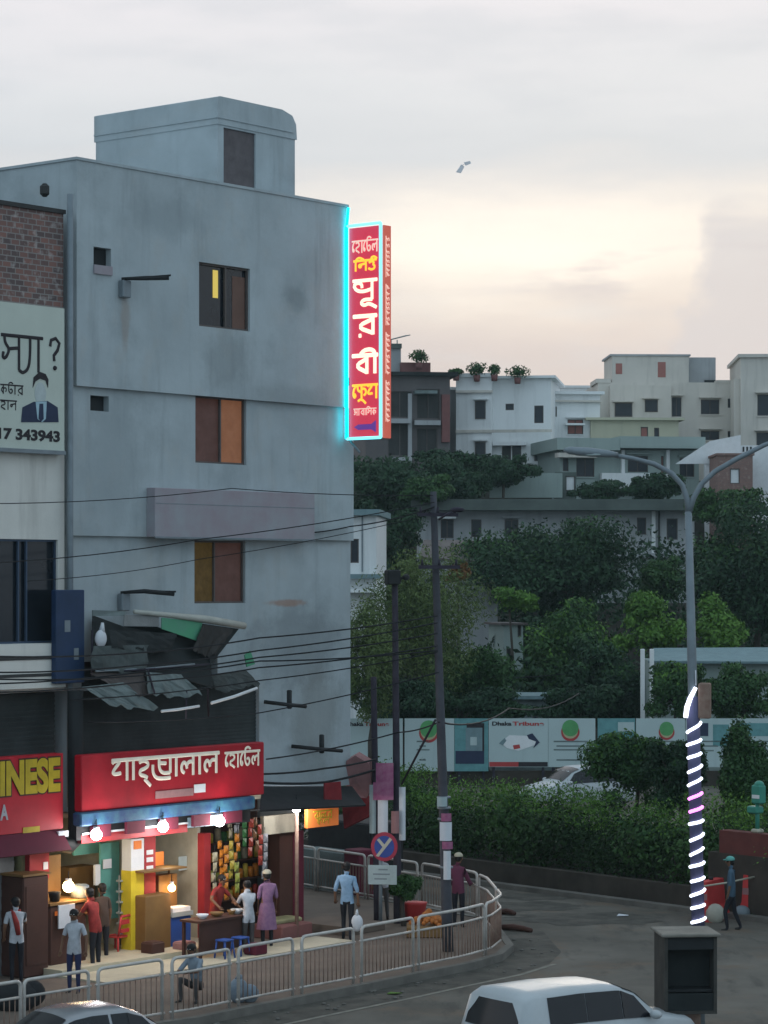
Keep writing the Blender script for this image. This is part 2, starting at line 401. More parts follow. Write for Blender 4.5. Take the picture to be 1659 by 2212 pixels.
class MB:
    def __init__(s, frame=None):
        s.v = []; s.f = []; s.mi = []; s.sm = []; s.m = frame.m if isinstance(frame, Fr) else (frame if frame is not None else IDF)

    def add(s, vs, fs, mi=0, smooth=False):
        b = len(s.v)
        s.v.extend(Vector(p) for p in vs)
        for f in fs:
            s.f.append(tuple(i + b for i in f)); s.mi.append(mi); s.sm.append(smooth)
        return s

    def box(s, x0, x1, y0, y1, z0, z1, mi=0):
        x0, x1 = min(x0, x1), max(x0, x1); y0, y1 = min(y0, y1), max(y0, y1); z0, z1 = min(z0, z1), max(z0, z1)
        return s.add([(x0, y0, z0), (x1, y0, z0), (x1, y1, z0), (x0, y1, z0), (x0, y0, z1), (x1, y0, z1), (x1, y1, z1), (x0, y1, z1)],
                     [(0, 3, 2, 1), (4, 5, 6, 7), (0, 1, 5, 4), (1, 2, 6, 5), (2, 3, 7, 6), (3, 0, 4, 7)], mi)

    def bbox(s, x0, x1, y0, y1, z0, z1, r=.02, mi=0):
        """box with chamfered vertical and top edges"""
        x0, x1 = min(x0, x1), max(x0, x1); y0, y1 = min(y0, y1), max(y0, y1); z0, z1 = min(z0, z1), max(z0, z1)
        r = min(r, (x1 - x0) * .3, (y1 - y0) * .3, (z1 - z0) * .3)
        def ring(e, z):
            a0, a1, b0, b1 = x0 + e, x1 - e, y0 + e, y1 - e
            return [(a0 + r, b0, z), (a1 - r, b0, z), (a1, b0 + r, z), (a1, b1 - r, z), (a1 - r, b1, z), (a0 + r, b1, z), (a0, b1 - r, z), (a0, b0 + r, z)]
        vs = ring(r, z0) + ring(0, z0 + r) + ring(0, z1 - r) + ring(r, z1)
        fs = [tuple(range(7, -1, -1)), tuple(range(24, 32))]
        for k in range(3):
            for i in range(8):
                j = (i + 1) % 8
                fs.append((k * 8 + i, k * 8 + j, k * 8 + 8 + j, k * 8 + 8 + i))
        return s.add(vs, fs, mi)

    def tube(s, pts, r, n=8, mi=0, caps=True, flat=None):
        pts = [Vector(p) for p in pts]
        rs = r if isinstance(r, (list, tuple)) else [r] * len(pts)
        vs, fs = [], []
        up0 = Vector((0, 0, 1))
        prev = None
        for i, p in enumerate(pts):
            a = pts[max(0, i - 1)]; b = pts[min(len(pts) - 1, i + 1)]
            d = (b - a)
            if d.length < 1e-9: d = Vector((0, 0, 1))
            d.normalize()
            if flat is not None:
                side = Vector(flat).cross(d)
                if side.length < 1e-6: side = Vector((1, 0, 0))
                side.normalize(); up = Vector(flat).normalized()
            else:
                if prev is None:
                    side = d.cross(up0)
                    if side.length < 1e-3: side = d.cross(Vector((1, 0, 0)))
                    side.normalize()
                else:
                    side = prev - d * prev.dot(d)
                    if side.length < 1e-6: side = d.cross(Vector((1, 0, 0)))
                    side.normalize()
                up = d.cross(side)
            prev = side
            for k in range(n):
                t = 2 * math.pi * k / n
                vs.append(p + (side * math.cos(t) + up * math.sin(t) * (.45 if flat is not None else 1)) * rs[i])
        for i in range(len(pts) - 1):
            for k in range(n):
                j = (k + 1) % n
                fs.append((i * n + k, i * n + j, i * n + n + j, i * n + n + k))
        if caps:
            fs.append(tuple(range(n - 1, -1, -1))); fs.append(tuple(range((len(pts) - 1) * n, len(pts) * n)))
        return s.add(vs, fs, mi, flat is None)

    def ball(s, c, r, seg=12, rings=8, mi=0):
        rx, ry, rz = r if isinstance(r, (tuple, list)) else (r, r, r)
        c = Vector(c); vs = [c + Vector((0, 0, -rz))]; fs = []
        for i in range(1, rings):
            a = math.pi * i / rings - math.pi / 2
            for k in range(seg):
                t = 2 * math.pi * k / seg
                vs.append(c + Vector((rx * math.cos(a) * math.cos(t), ry * math.cos(a) * math.sin(t), rz * math.sin(a))))
        vs.append(c + Vector((0, 0, rz)))
        for k in range(seg):
            j = (k + 1) % seg
            fs.append((0, 1 + j, 1 + k))
            for i in range(rings - 2):
                fs.append((1 + i * seg + k, 1 + i * seg + j, 1 + (i + 1) * seg + j, 1 + (i + 1) * seg + k))
            b = 1 + (rings - 2) * seg
            fs.append((b + k, b + j, len(vs) - 1))
        return s.add(vs, fs, mi, True)

    def poly(s, pts, th=.02, mi=0):
        """planar-ish outline given in 3-D, thickened along its normal"""
        pts = [Vector(p) for p in pts]
        nrm = Vector((0, 0, 0))
        for i in range(len(pts)):
            nrm += pts[i].cross(pts[(i + 1) % len(pts)])
        nrm.normalize(); k = len(pts)
        vs = [p + nrm * th / 2 for p in pts] + [p - nrm * th / 2 for p in pts]
        fs = [tuple(range(k)), tuple(range(2 * k - 1, k - 1, -1))] + [(i, k + i, k + (i + 1) % k, (i + 1) % k) for i in range(k)]
        return s.add(vs, fs, mi)

    def disc(s, c, r, y0, y1, n=32, mi=0, sx=1.0):
        c = Vector(c)
        ring = [(c.x + r * sx * math.cos(2 * math.pi * k / n), c.z + r * math.sin(2 * math.pi * k / n)) for k in range(n)]
        vs = [(a, y0, b) for a, b in ring] + [(a, y1, b) for a, b in ring]
        fs = [tuple(range(n)), tuple(range(2 * n - 1, n - 1, -1))] + [(k, n + k, n + (k + 1) % n, (k + 1) % n) for k in range(n)]
        return s.add(vs, fs, mi)

    def holed(s, x0, x1, z0, z1, holes, y=0.0, th=.2, mi=0, mi2=None):
        """front wall face at y with rectangular holes and their reveals; behind each hole nothing is closed"""
        xs = sorted({x0, x1} | {min(max(h[i], x0), x1) for h in holes for i in (0, 1)})
        zs = sorted({z0, z1} | {min(max(h[i], z0), z1) for h in holes for i in (2, 3)})
        for a, b in zip(xs, xs[1:]):
            for c, d in zip(zs, zs[1:]):
                mx, mz = (a + b) / 2, (c + d) / 2
                if any(h[0] < mx < h[1] and h[2] < mz < h[3] for h in holes): continue
                s.add([(a, y, c), (b, y, c), (b, y, d), (a, y, d)], [(0, 1, 2, 3)], mi)
        for h in holes:
            a, b, c, d = h[:4]
            k = mi if mi2 is None else mi2
            s.add([(a, y, c), (a, y + th, c), (a, y + th, d), (a, y, d)], [(3, 2, 1, 0)], k)
            s.add([(b, y, c), (b, y + th, c), (b, y + th, d), (b, y, d)], [(0, 1, 2, 3)], k)
            s.add([(a, y, c), (b, y, c), (b, y + th, c), (a, y + th, c)], [(0, 1, 2, 3)][:1], k)
            s.add([(a, y, d), (b, y, d), (b, y + th, d), (a, y + th, d)], [(3, 2, 1, 0)], k)
        return s

    def shell(s, x0, x1, y0, y1, z0, z1, mi=0):
        """sides, back, top and bottom of a block whose front is made by holed()"""
        return s.add([(x0, y0, z0), (x1, y0, z0), (x1, y1, z0), (x0, y1, z0), (x0, y0, z1), (x1, y0, z1), (x1, y1, z1), (x0, y1, z1)],
                     [(0, 3, 2, 1), (4, 5, 6, 7), (1, 2, 6, 5), (2, 3, 7, 6), (3, 0, 4, 7)], mi)

    def build(s, name, mats, parent=None):
        vs = [s.m @ p for p in s.v]
        if parent is None:
            lo = Vector((min(p.x for p in vs), min(p.y for p in vs), min(p.z for p in vs))); hi = Vector((max(p.x for p in vs), max(p.y for p in vs), max(p.z for p in vs)))
            o = Vector(((lo.x + hi.x) / 2, (lo.y + hi.y) / 2, lo.z))
            mw = Matrix.Translation(o) @ Matrix.Rotation(math.atan2(s.m[1][0], s.m[0][0]), 4, 'Z')
            lm = mw
        else:
            mw = W[parent.name]; lm = IDF
        inv = mw.inverted()
        me = bpy.data.meshes.new(name)
        me.from_pydata([inv @ p for p in vs], [], s.f)
        for m in (mats if isinstance(mats, (list, tuple)) else [mats]):
            me.materials.append(m if not isinstance(m, str) else M[m])
        me.polygons.foreach_set('material_index', s.mi)
        me.polygons.foreach_set('use_smooth', s.sm)
        me.update()
        ob = bpy.data.objects.new(name, me); COL.objects.link(ob)
        if parent is not None: ob.parent = parent
        else:
            ob.matrix_world = lm
        W[ob.name] = mw
        return ob


def tag(o, label=None, cat=None, group=None, kind=None):
    if label: o['label'] = label
    if cat: o['category'] = cat
    if group: o['group'] = group
    if kind: o['kind'] = kind
    return o


def root(name, p, yaw, label, cat, group=None):
    o = bpy.data.objects.new(name, None); COL.objects.link(o)
    o.empty_display_size = .3
    m = Matrix.Translation(Vector(p)) @ Matrix.Rotation(yaw, 4, 'Z')
    o.matrix_world = m; W[o.name] = m
    return tag(o, label, cat, group)


def froot(fr, name, x, n, z, label, cat, group=None):
    return root(name, fr.m @ Vector((x, -n, z)), fr.yaw, label, cat, group)


def latin(body, size, x, z, y, frame, name, m, parent, width=None, ext=.004, align='LEFT', off=0.0):
    cu = bpy.data.curves.new('lettering', 'FONT'); cu.body = body; cu.size = size; cu.extrude = ext; cu.align_x = align; cu.offset = off
    ob = bpy.data.objects.new('lettering', cu); COL.objects.link(ob)
    dg = bpy.context.evaluated_depsgraph_get(); dg.update()
    me = bpy.data.meshes.new_from_object(ob.evaluated_get(dg))
    bpy.data.objects.remove(ob); bpy.data.curves.remove(cu)
    xs = [v.co.x for v in me.vertices]; ysn = [v.co.y for v in me.vertices]
    k = 1.0
    if width: k = width / (max(xs) - min(xs))
    mb = MB(frame)
    mb.add([(x + (v.co.x - min(xs)) * k, y - v.co.z, z + v.co.y) for v in me.vertices], [tuple(p.vertices) for p in me.polygons])
    bpy.data.meshes.remove(me)
    return mb.build(name, m, parent)


# Bengali letters as pen strokes in a unit box, head line at 1
ST = [(.75, 1), (.75, 0)]
GL = {
    'ba': (.9, [ST, [(.75, .82), (.12, .46), (.75, .08)]]),
    'ra': (.9, [ST, [(.75, .82), (.12, .46), (.75, .08)], [(.22, -.02), (.30, -.02)]]),
    'pa': (.9, [ST, [(.05, .9), (.18, .98), (.34, .86), (.34, .66), (.22, .60), (.12, .70)], [(.1, .62), (.30, .46), (.75, .56)]]),
    'puu': (.95, [ST, [(.04, .76), (.16, .92), (.34, .84), (.36, .62)], [(.04, .76), (.14, .50), (.42, .42), (.75, .54)],
                 [(.75, 0), (.42, .02), (.3, -.16), (.45, -.3), (.62, -.18), (.92, -.42)]]),
    'bii': (1.3, [ST, [(.75, .82), (.12, .46), (.75, .08)], [(1.15, 1), (1.15, 0)], [(1.15, 1), (1.12, 1.2), (.92, 1.32), (.6, 1.28), (.42, 1.08)]]),
    'ha': (.78, [[(.12, .82), (.32, .9), (.56, .82), (.6, .62), (.4, .5), (.16, .44), (.16, .22), (.4, .16), (.6, .02)], [(.56, 1), (.5, .88)]]),
    'haa': (.78, [[(.12, .82), (.32, .9), (.56, .82), (.6, .62), (.4, .5), (.16, .44), (.16, .22), (.4, .16), (.55, .06)], [(.4, .0), (.72, -.34)]]),
    'aa': (.36, [[(.18, 1), (.18, 0)]]),
    'e': (.42, [[(.34, .95), (.14, .74), (.08, .34), (.2, .1), (.32, .26), (.18, .4)]]),
    'ta': (.78, [[(.14, 1), (.14, .4), (.32, .1), (.56, .16), (.64, .42), (.5, .6), (.32, .5)], [(.14, 1), (.2, 1.24), (.5, 1.3), (.7, 1.16)]]),
    'la': (.92, [ST, [(.26, .14), (.12, .24), (.1, .5), (.22, .68), (.36, .58), (.4, .34)], [(.4, .5), (.5, .68), (.75, .66)]]),
    'na': (.88, [ST, [(.12, .5), (.2, .64), (.34, .56), (.32, .38), (.18, .36), (.12, .5)], [(.3, .62), (.75, .72)]]),
    'i': (.34, [[(.18, 0), (.18, 1), (.28, 1.22), (.55, 1.32), (.9, 1.08)]]),
    'u': (.82, [[(.16, .74), (.4, .88), (.62, .76), (.5, .54), (.68, .4), (.62, .12), (.34, .04), (.12, .2)], [(.5, 1), (.3, 1.2), (.6, 1.34), (.85, 1.1)]]),
    'sha': (.95, [[(.8, 1), (.8, 0)], [(.02, .86), (.10, .97), (.42, .95), (.34, .82), (.22, .70), (.10, .54), (.04, .42), (.16, .34), (.46, .38)]]),
    'ja': (1.15, [[(.06, .66), (.06, .26), (.24, .0), (.6, -.05), (1.0, -.03)], [(.40, .98), (.40, .42), (.62, .20), (.98, .22)], [(.42, .72), (.78, .68)], [(1.0, 1), (1.0, .2)]]),
    'fa': (1.0, [[(.45, 1), (.45, .02)], [(.08, .92), (.1, .62), (.45, .5)], [(.45, .76), (.82, .72), (.86, .40), (.66, .26)], [(.12, -.14), (.45, .02), (.85, -.32)]]),
    'sa': (.9, [[(.75, 1), (.75, .02)], [(.14, .98), (.16, .78), (.36, .60), (.20, .34), (.06, .34), (.10, .52)], [(.36, .62), (.75, .66)]]),
    'ya': (.50, [[(-.15, .03), (.02, -.06), (.26, .10), (.32, .5), (.32, 1)]]),
    'o': (.95, [ST, [(.12, .7), (.3, .84), (.4, .66), (.2, .5), (.4, .34), (.3, .12), (.1, .22)], [(.4, .5), (.75, .5)]]),
    'ka': (.95, [[(.42, 1), (.42, 0)], [(.42, .8), (.1, .46), (.42, .1)], [(.42, .6), (.74, .7), (.82, .4), (.7, .24)]]),
    'ma': (.88, [ST, [(.1, .8), (.2, .3), (.75, .34)]]),
}


def bangla(mb, seq, x, z, h, y, wd, r, head=True, mi=0):
    """write the letters of seq into the width wd, head line along the top"""
    tot = sum(GL[g][0] for g in seq); k = wd / tot; cx = x
    for g in seq:
        w_, strokes = GL[g]
        for st in strokes:
            if len(st) > 2:        # round the pen path
                q = [Vector((a, b)) for a, b in st]
                for _ in range(2):
                    o = [q[0]]
                    for a, b in zip(q, q[1:]):
                        o += [a * .75 + b * .25, a * .25 + b * .75]
                    q = o + [q[-1]]
            else: q = [Vector(p) for p in st]
            dy = random.uniform(-.004, .004)
            mb.tube([(cx + p.x * k, y + dy, z + p.y * h) for p in q], r, 6, mi, True, flat=(0, -1, 0))
        cx += w_ * k
    if head:
        mb.tube([(x, y - .002, z + h), (x + wd, y - .002, z + h)], r, 6, mi, True, flat=(0, -1, 0))


# ================================================================== THE SETTING
def hz(x, y):
    """height of the land: flat streets, a wooded rise behind them"""
    def s(a, b, t):
        t = min(1, max(0, (t - a) / (b - a))); return t * t * (3 - 2 * t)
    return 7.0 * s(118, 160, y) + 8.5 * s(166, 184, y) + 2.0 * s(190, 260, y)


mb = MB()
xs = [-300, -200, -120, -80, -60] + list(range(-50, 51, 5)) + [60, 80, 120, 200, 300]
ys = [-100, 0, 20, 40, 60, 80, 100, 112] + list(range(116, 200, 4)) + [210, 230, 260, 300, 400, 600]
mb.add([(x, y, hz(x, y) - .02) for y in ys for x in xs],
       [(j * len(xs) + i, j * len(xs) + i + 1, (j + 1) * len(xs) + i + 1, (j + 1) * len(xs) + i) for j in range(len(ys) - 1) for i in range(len(xs) - 1)], 0, True)
tag(mb.build('ground', 'earth'), kind='structure')

# road: a wide sheet over the whole junction
mb = MB()
gx = [-60 + 6 * i for i in range(21)]; gy = [10 + 6 * i for i in range(17)]
mb.add([(x, y, 0) for y in gy for x in gx], [(j * 21 + i, j * 21 + i + 1, (j + 1) * 21 + i + 1, (j + 1) * 21 + i) for j in range(16) for i in range(20)])
tag(mb.build('road', 'asphalt'), kind='structure')

A = Vector((-6.71, 55.0, 0))
FA = Fr(A, math.atan2(.778, .628))


def hole(fr, u0, u1, v0, v1, n=0.0):
    vm, um = (v0 + v1) / 2, (u0 + u1) / 2
    return (fr.loc(u0, vm, n)[0], fr.loc(u1, vm, n)[0], fr.loc(um, v1, n)[1], fr.loc(um, v0, n)[1])


# fence line on the pavement edge (ground points), front run, corner and side-street run
def gz(u, v, z): return G(u, v, z).xy


front = [gz(*q, .3) for q in ((340, 2188), (407, 2179), (495, 2161), (635, 2134), (778, 2107), (881, 2086), (1000, 2063), (1060, 2046))]
d0 = (front[0] - front[2]).normalized()
front = [front[0] + d0 * 7] + front
corner = [gz(1083, 1932, 1.3), gz(1052, 1896, 1.3), gz(1018, 1881, 1.3), gz(962, 1873, 1.3)]
side = [gz(930, 1867, 1.3), gz(780, 1845, 1.3), gz(650, 1826, 1.3)]
side.append(side[-1] + (side[-1] - side[0]).normalized() * 6)
path = front + corner + side
PAV = .15


def offs(pl, d):
    out = []
    for i, p in enumerate(pl):
        a = pl[max(0, i - 1)]; b = pl[min(len(pl) - 1, i + 1)]
        t = (b - a).normalized()
        out.append(p + Vector((t.y, -t.x)) * d)
    return out


edge = offs(path, .28)
inner = offs(path, .10)
back_pts = [Vector((-26, 95)), Vector((-45, 60)), Vector((-30, 30))]
mb = MB()
pv = inner + back_pts
mb.add([(p.x, p.y, PAV) for p in pv], [tuple(range(len(pv)))])
tag(mb.build('pavement', 'pave'), kind='structure')
mb = MB()
for a, b, c, d in zip(inner, inner[1:], edge[1:], edge):
    mb.add([(p.x, p.y, z) for z in (-.01, PAV + .02) for p in (a, b, c, d)], [(0, 1, 2, 3), (4, 5, 6, 7), (0, 1, 5, 4), (1, 2, 6, 5), (2, 3, 7, 6), (3, 0, 4, 7)])
tag(mb.build('kerb', 'kerb'), kind='structure')
gut = offs(path, 1.35)
nfront = len(front) + 1
mb = MB()
for i in range(nfront):
    mb.add([(edge[i].x, edge[i].y, .004), (edge[i + 1].x, edge[i + 1].y, .004), (gut[i + 1].x, gut[i + 1].y, .004), (gut[i].x, gut[i].y, .004)], [(0, 1, 2, 3)])
tag(mb.build('gutter', 'dirtroad'), kind='structure')
l1, l2 = offs(path, 1.42), offs(path, 1.53)
mb = MB()
for i in range(nfront - 2):
    mb.add([(l1[i].x, l1[i].y, .008), (l1[i + 1].x, l1[i + 1].y, .008), (l2[i + 1].x, l2[i + 1].y, .008), (l2[i].x, l2[i].y, .008)], [(0, 1, 2, 3)])
tag(mb.build('road_marking', 'line'), kind='structure')

# ------------------------------------------------------------------ the hotel building
um = 450
zt = FA.loc(150, 342, .22)[1]
z1 = FA.loc(155, 832, .22)[1]
z2 = FA.loc(500, 1163, .10)[1]
xR = FA.loc(757, 1300, .0)[0]
xRu = FA.loc(750, 650, .22)[0]
ZG = 3.45
DEEP = 9.0
hotel = froot(FA, 'hotel_building', 4.6, 0, 0, 'tall grey plastered building with the tall lit red sign on its corner', 'building')
mb = MB(FA)
wu = [hole(FA, 430, 540, 573, 710, .22), hole(FA, 202, 240, 535, 583, .22)]
wm = [hole(FA, 422, 532, 858, 1002, .10), hole(FA, 195, 235, 855, 888, .10)]
wl = [hole(FA, 420, 530, 1168, 1303, 0)]
rec = hole(FA, 172, 560, 1484, 1622, 0)
rec2 = hole(FA, 176, 470, 1425, 1480, 0)
mb.holed(0, xRu, z1, zt, wu, -.22, .25); mb.shell(0, xRu, -.22, DEEP, z1, zt)
mb.holed(0, xR, z2, z1, wm, -.10, .25); mb.shell(0, xR, -.10, DEEP, z2, z1)
mb.holed(0, xR, ZG, z2, wl + [rec, rec2], 0, .25); mb.shell(0, xR, 0, DEEP, ZG, z2)
# ground floor: right hand wall and back
xs_r = FA.loc(655, 1900, 0)[0]
mb.box(xs_r - .02, xs_r + .14, .34, DEEP, 0, ZG - .004)
mb.box(0, xs_r - .03, 4.2, DEEP, 0, ZG - .004)
# parapet coping and rough drain lines
mb.box(-.03, xRu + .03, -.25, .0, zt, zt + .06)
mb.box(-.03, .2, 0.0, DEEP, zt, zt + .06)
wall = mb.build('wall', 'wall', hotel)


def window(parent, fr, h, y, pane, frame, mull=(), th=.25, pane2=None, label=None):
    a, b, c, d = h[:4]; k = .045
    m = MB(fr)
    m.box(a, b, y + .06, y + .11, c, c + k); m.box(a, b, y + .06, y + .11, d - k, d)
    m.box(a, a + k, y + .06, y + .11, c + k, d - k); m.box(b - k, b, y + .06, y + .11, c + k, d - k)
    w = m.build('window', frame, parent)
    if label: w['label'] = label
    for q in mull:
        x = a + (b - a) * q
        MB(fr).box(x - k / 2, x + k / 2, y + .05, y + .105, c + k, d - k).build('mullion', frame, w)
    if pane2:
        x = a + (b - a) * mull[0]
        MB(fr).box(a + .01, x, y + .125, y + .14, c + .01, d - .01).build('pane', pane, w)
        MB(fr).box(x, b - .01, y + .125, y + .14, c + .01, d - .01).build('pane', pane2, w)
    else:
        MB(fr).box(a + .01, b - .01, y + .125, y + .14, c + .01, d - .01).build('pane', pane, w)
    return w


w1 = window(hotel, FA, wu[0], -.22, 'glass', 'frame', (.55,), label='dark top floor window with a yellow lamp inside')
a, b, c, d = wu[0]
MB(FA).box(a + (b - a) * .34, a + (b - a) * .44, -.105, -.098, c + (d - c) * .48, d - .12).build('lit_lamp', 'lit_strip', w1)
MB(FA).box(a + (b - a) * .72, b - .05, -.103, -.097, c + .05, d - .2).build('curtain', 'brownpanel', w1)
window(hotel, FA, wm[0], -.10, 'lit_dim', 'frame', (.52,), pane2='lit_orange', label='window with a brown half and an orange lit half')
w3 = window(hotel, FA, wl[0], 0, 'lit_amber', 'frame', (.42,), pane2='lit_dim', label='amber lit lower window')
for h, y in ((wu[1], -.22), (wm[1], -.10)):
    v = MB(FA).box(h[0], h[1], y + .16, y + .2, h[2], h[3]).build('vent_opening', 'dark', hotel)
a, b, c, d = wu[1]
MB(FA).box(a - .01, b + .01, -.26, -.215, c - .10, c + .09).build('vent_sill', 'pinkboard', hotel)
spots = []
for (u, v, rx, rz, cc_, am) in ((650, 1400, 1.9, 1.2, (.15, .17, .18), .5), (625, 1302, .8, .10, (.34, .17, .10), .6), (630, 645, .55, .35, (.17, .21, .22), .45), (485, 770, 1.0, .8, (.23, .26, .27), .5),
                                (690, 1560, 1.0, 1.6, (.22, .23, .22), .5), (262, 700, .16, .8, (.30, .24, .20), .45), (250, 1000, 1.2, 1.6, (.26, .30, .32), .5), (620, 860, 1.6, .35, (.24, .27, .28), .4), (350, 470, 1.5, .5, (.25, .29, .31), .45), (700, 1160, 1.0, .25, (.24, .26, .27), .45), (300, 1240, 1.0, .6, (.44, .47, .47), .4)):
    p = FA.pt(u, v, .1); spots.append(((p.x - 4.6, 0, p.z), (rx, 4, rz), cc_, am))
stains(M['wall'], spots)
# service pipe on the corner
px = FA.loc(147, 1000, .3)[0]
MB(FA).tube([(px, -.36, FA.loc(147, 420, .3)[1]), (px, -.36, 9), (px, -.36, 3.6)], .07, 10).build('drain_pipe', 'galv', hotel)
q = FA.pt(132, 408, .3)
MB(FA).bbox(q.x - .1, q.x + .1, .1, .3, q.z - .12, q.z + .16, .08).build('roof_drain', 'dark_grey', hotel)
# stair house on the roof
sn = -1.6
sx0 = FA.loc(470, 300, sn)[0]; sx1 = FA.loc(637, 300, sn)[0]; stz = FA.loc(470, 207, sn)[1]
ray = FA.loc(207, 300, sn)
# depth of its left side: where the sight line u=207 meets the plane x = sx0
dv = Vector(((207 - U0) / FPX, 1, 0)); cc = Vector((0, 0, 0))
t_ = (FA.x.dot(FA.o) + sx0) / FA.x.dot(dv)
sdep = (dv * t_ - FA.o).dot(FA.y) + sn
zb = hole(FA, 483, 552, 282, 410, sn)[3] + .05
mb = MB(FA)
hs = hole(FA, 483, 552, 282, 410, sn)
mb.holed(sx0, sx1, zt - .6, zb, [hs], -sn, .15); mb.shell(sx0, sx1, -sn, -sn + sdep, zt - .6, zb)
stair = mb.build('stair_house', 'wall', hotel)
prof = [(sx0 - .02, zb), (sx0 - .02, stz - .03), (sx0 + .06, stz), (sx1 - .5, stz), (sx1 - .12, stz - .10), (sx1 + .02, stz - .3), (sx1 + .05, zb)]
mb = MB(FA)
k = len(prof)
mb.add([(x, -sn - .025, z) for x, z in prof] + [(x, -sn + sdep + .04, z) for x, z in prof],
       [tuple(range(k)), tuple(range(2 * k - 1, k - 1, -1))] + [(i, k + i, k + (i + 1) % k, (i + 1) % k) for i in range(k)])
mb.box(sx0 - .045, sx1 - .1, -sn - .05, -sn + sdep + .03, stz - .52, stz - .49)
mb.build('roof_band', 'wall', stair)
MB(FA).box(hs[0], hs[1], -sn + .05, -sn + .12, hs[2], hs[3]).build('louvre_panel', 'louvre', stair)
# stepped masonry at the right end that carries the sign
mb = MB(FA)
for u, v in ((764, 450), (774, 462), (783, 486)):
    x, z = FA.loc(u, v, 0)
    mb.box(xRu - .05, x, .35 + u * .0005, 1.6 + u * .0005, z1 + 1, z)
mb.build('stepped_parapet', 'wall', hotel)
# shutter in the recess of the first floor, and the soot panel above it
a, b, c, d = rec
mb = MB(FA)
for i in range(34):
    z = c + (d - c) * i / 34
    mb.box(a, b, .10 + .012 * (i % 2), .16, z, z + (d - c) / 34)
mb.build('roller_shutter', 'shutter', hotel)
MB(FA).box(rec2[0], rec2[1], .2, .24, rec2[2], rec2[3]).build('dark_backing', 'dark_grey', hotel)  # plain dark panel closing the upper recess behind the awning
# ground floor shop: floor, back walls, partitions, ceiling
FZ = .30
x0s = FA.loc(62, 1950, 0)[0]
mb = MB(FA)
mb.box(x0s, FA.loc(445, 1950, 0)[0], -1.0, 4.1, .02, FZ)
mb.build('shop_platform', 'tile_floor', hotel)
xp = FA.loc(311, 1950, 0)[0]; xq = FA.loc(440, 1900, 0)[0]
mb = MB(FA); mb.box(x0s, xp, 3.0, 3.1, FZ, ZG); mb.build('shop_back_wall', 'olive', hotel)
mb = MB(FA); mb.box(xp + .2, xq, 1.6, 1.7, FZ, ZG); mb.build('shop_back_wall', 'cream', hotel)
mb = MB(FA); mb.box(x0s, xs_r, .02, 4.15, ZG - .12, ZG - .02); mb.build('shop_ceiling', 'cream', hotel)
mb = MB(FA); mb.box(xp - .02, xp + .1, .2, 3.0, FZ, ZG - .12); mb.build('partition', 'cream', hotel)
mb = MB(FA); mb.box(xq, xq + .1, .2, 4.1, FZ, ZG - .12); mb.build('partition', 'cream', hotel)
mb = MB(FA); mb.box(x0s - .1, x0s, .1, 4.1, .02, ZG); mb.build('partition', 'olive', hotel)


def fbox(u0, u1, v0, v1, n, th, name, m, parent, lab=None, frame=None, bev=0):
    fr = frame or FA
    a, b, c, d = hole(fr, u0, u1, v0, v1, n)
    k = MB(fr)
    (k.bbox(a, b, -n, -n + th, c, d, bev) if bev else k.box(a, b, -n, -n + th, c, d))
    o = k.build(name, m, parent)
    if lab: o['label'] = lab
    return o


fbox(283, 311, 1812, 1880, .02, .28, 'pillar', 'white', hotel, 'white upper half of the shop pillar')
fbox(283, 311, 1880, 2056, .03, .30, 'pillar', 'yellowpost', hotel, 'yellow lower half of the shop pillar')
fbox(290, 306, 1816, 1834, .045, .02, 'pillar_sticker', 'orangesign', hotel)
fbox(312, 336, 1800, 2050, .0, .2, 'pillar', 'redpost', hotel, 'red pillar with white squares')
for v in (1836, 1852, 1870):
    fbox(317, 331, v, v + 10, .012, .012, 'pillar_sticker', 'white', hotel)
fbox(441, 455, 1800, 2030, .0, .2, 'pillar', 'redpost', hotel)
fbox(64, 106, 1820, 1900, .04, .25, 'pillar', 'redpost', hotel)
fbox(94, 104, 1862, 1878, .052, .012, 'pillar_sticker', 'white', hotel)
fbox(217, 258, 1820, 1985, -.62, .05, 'curtain', 'teal', hotel)
fbox(160, 216, 1818, 1845, -.95, .06, 'green_valance', 'teal', hotel)
fbox(206, 217, 1868, 1912, -.6, .06, 'tube_light', 'white', hotel)
for k in range(6):
    fbox(259, 282, 1900 + 23 * k, 1904 + 23 * k, -.22, .12, 'wall_shelf', 'greytile', hotel)
fbox(259, 282, 1890, 2040, -.36, .05, 'tiled_panel', 'greytile', hotel)
fbox(150, 205, 1872, 1975, -1.3, .4, 'cupboard', 'brown', hotel)
fbox(583, 604, 1800, 2010, -.6, .06, 'dark_door', 'darkbrown', hotel)
fbox(604, 634, 1795, 2000, .02, .3, 'wooden_column', 'darkbrown', hotel)
fbox(634, 656, 1795, 2000, .04, .3, 'wooden_column', 'maroon', hotel)
fbox(570, 640, 1760, 1800, .25, .12, 'lintel_board', 'cream', hotel)
a, b = x0s, FA.loc(600, 2000, 0)[0]
MB(FA).box(a, b, -2.3, -1.003, .02, PAV + .035).build('shop_apron', 'tile_floor', hotel)
# lamp inside the shop
for (u, v, n, e, c) in ((170, 1860, -.35, 12, (1, .84, .52)), (365, 1850, .1, 9, (1, .92, .74))):
    l = bpy.data.lights.new('shop_light', 'POINT'); l.energy = e; l.color = c; l.shadow_soft_size = .15
    lo = bpy.data.objects.new('shop_light', l); COL.objects.link(lo)
    p = FA.m @ FA.pt(u, v, n); lo.location = p

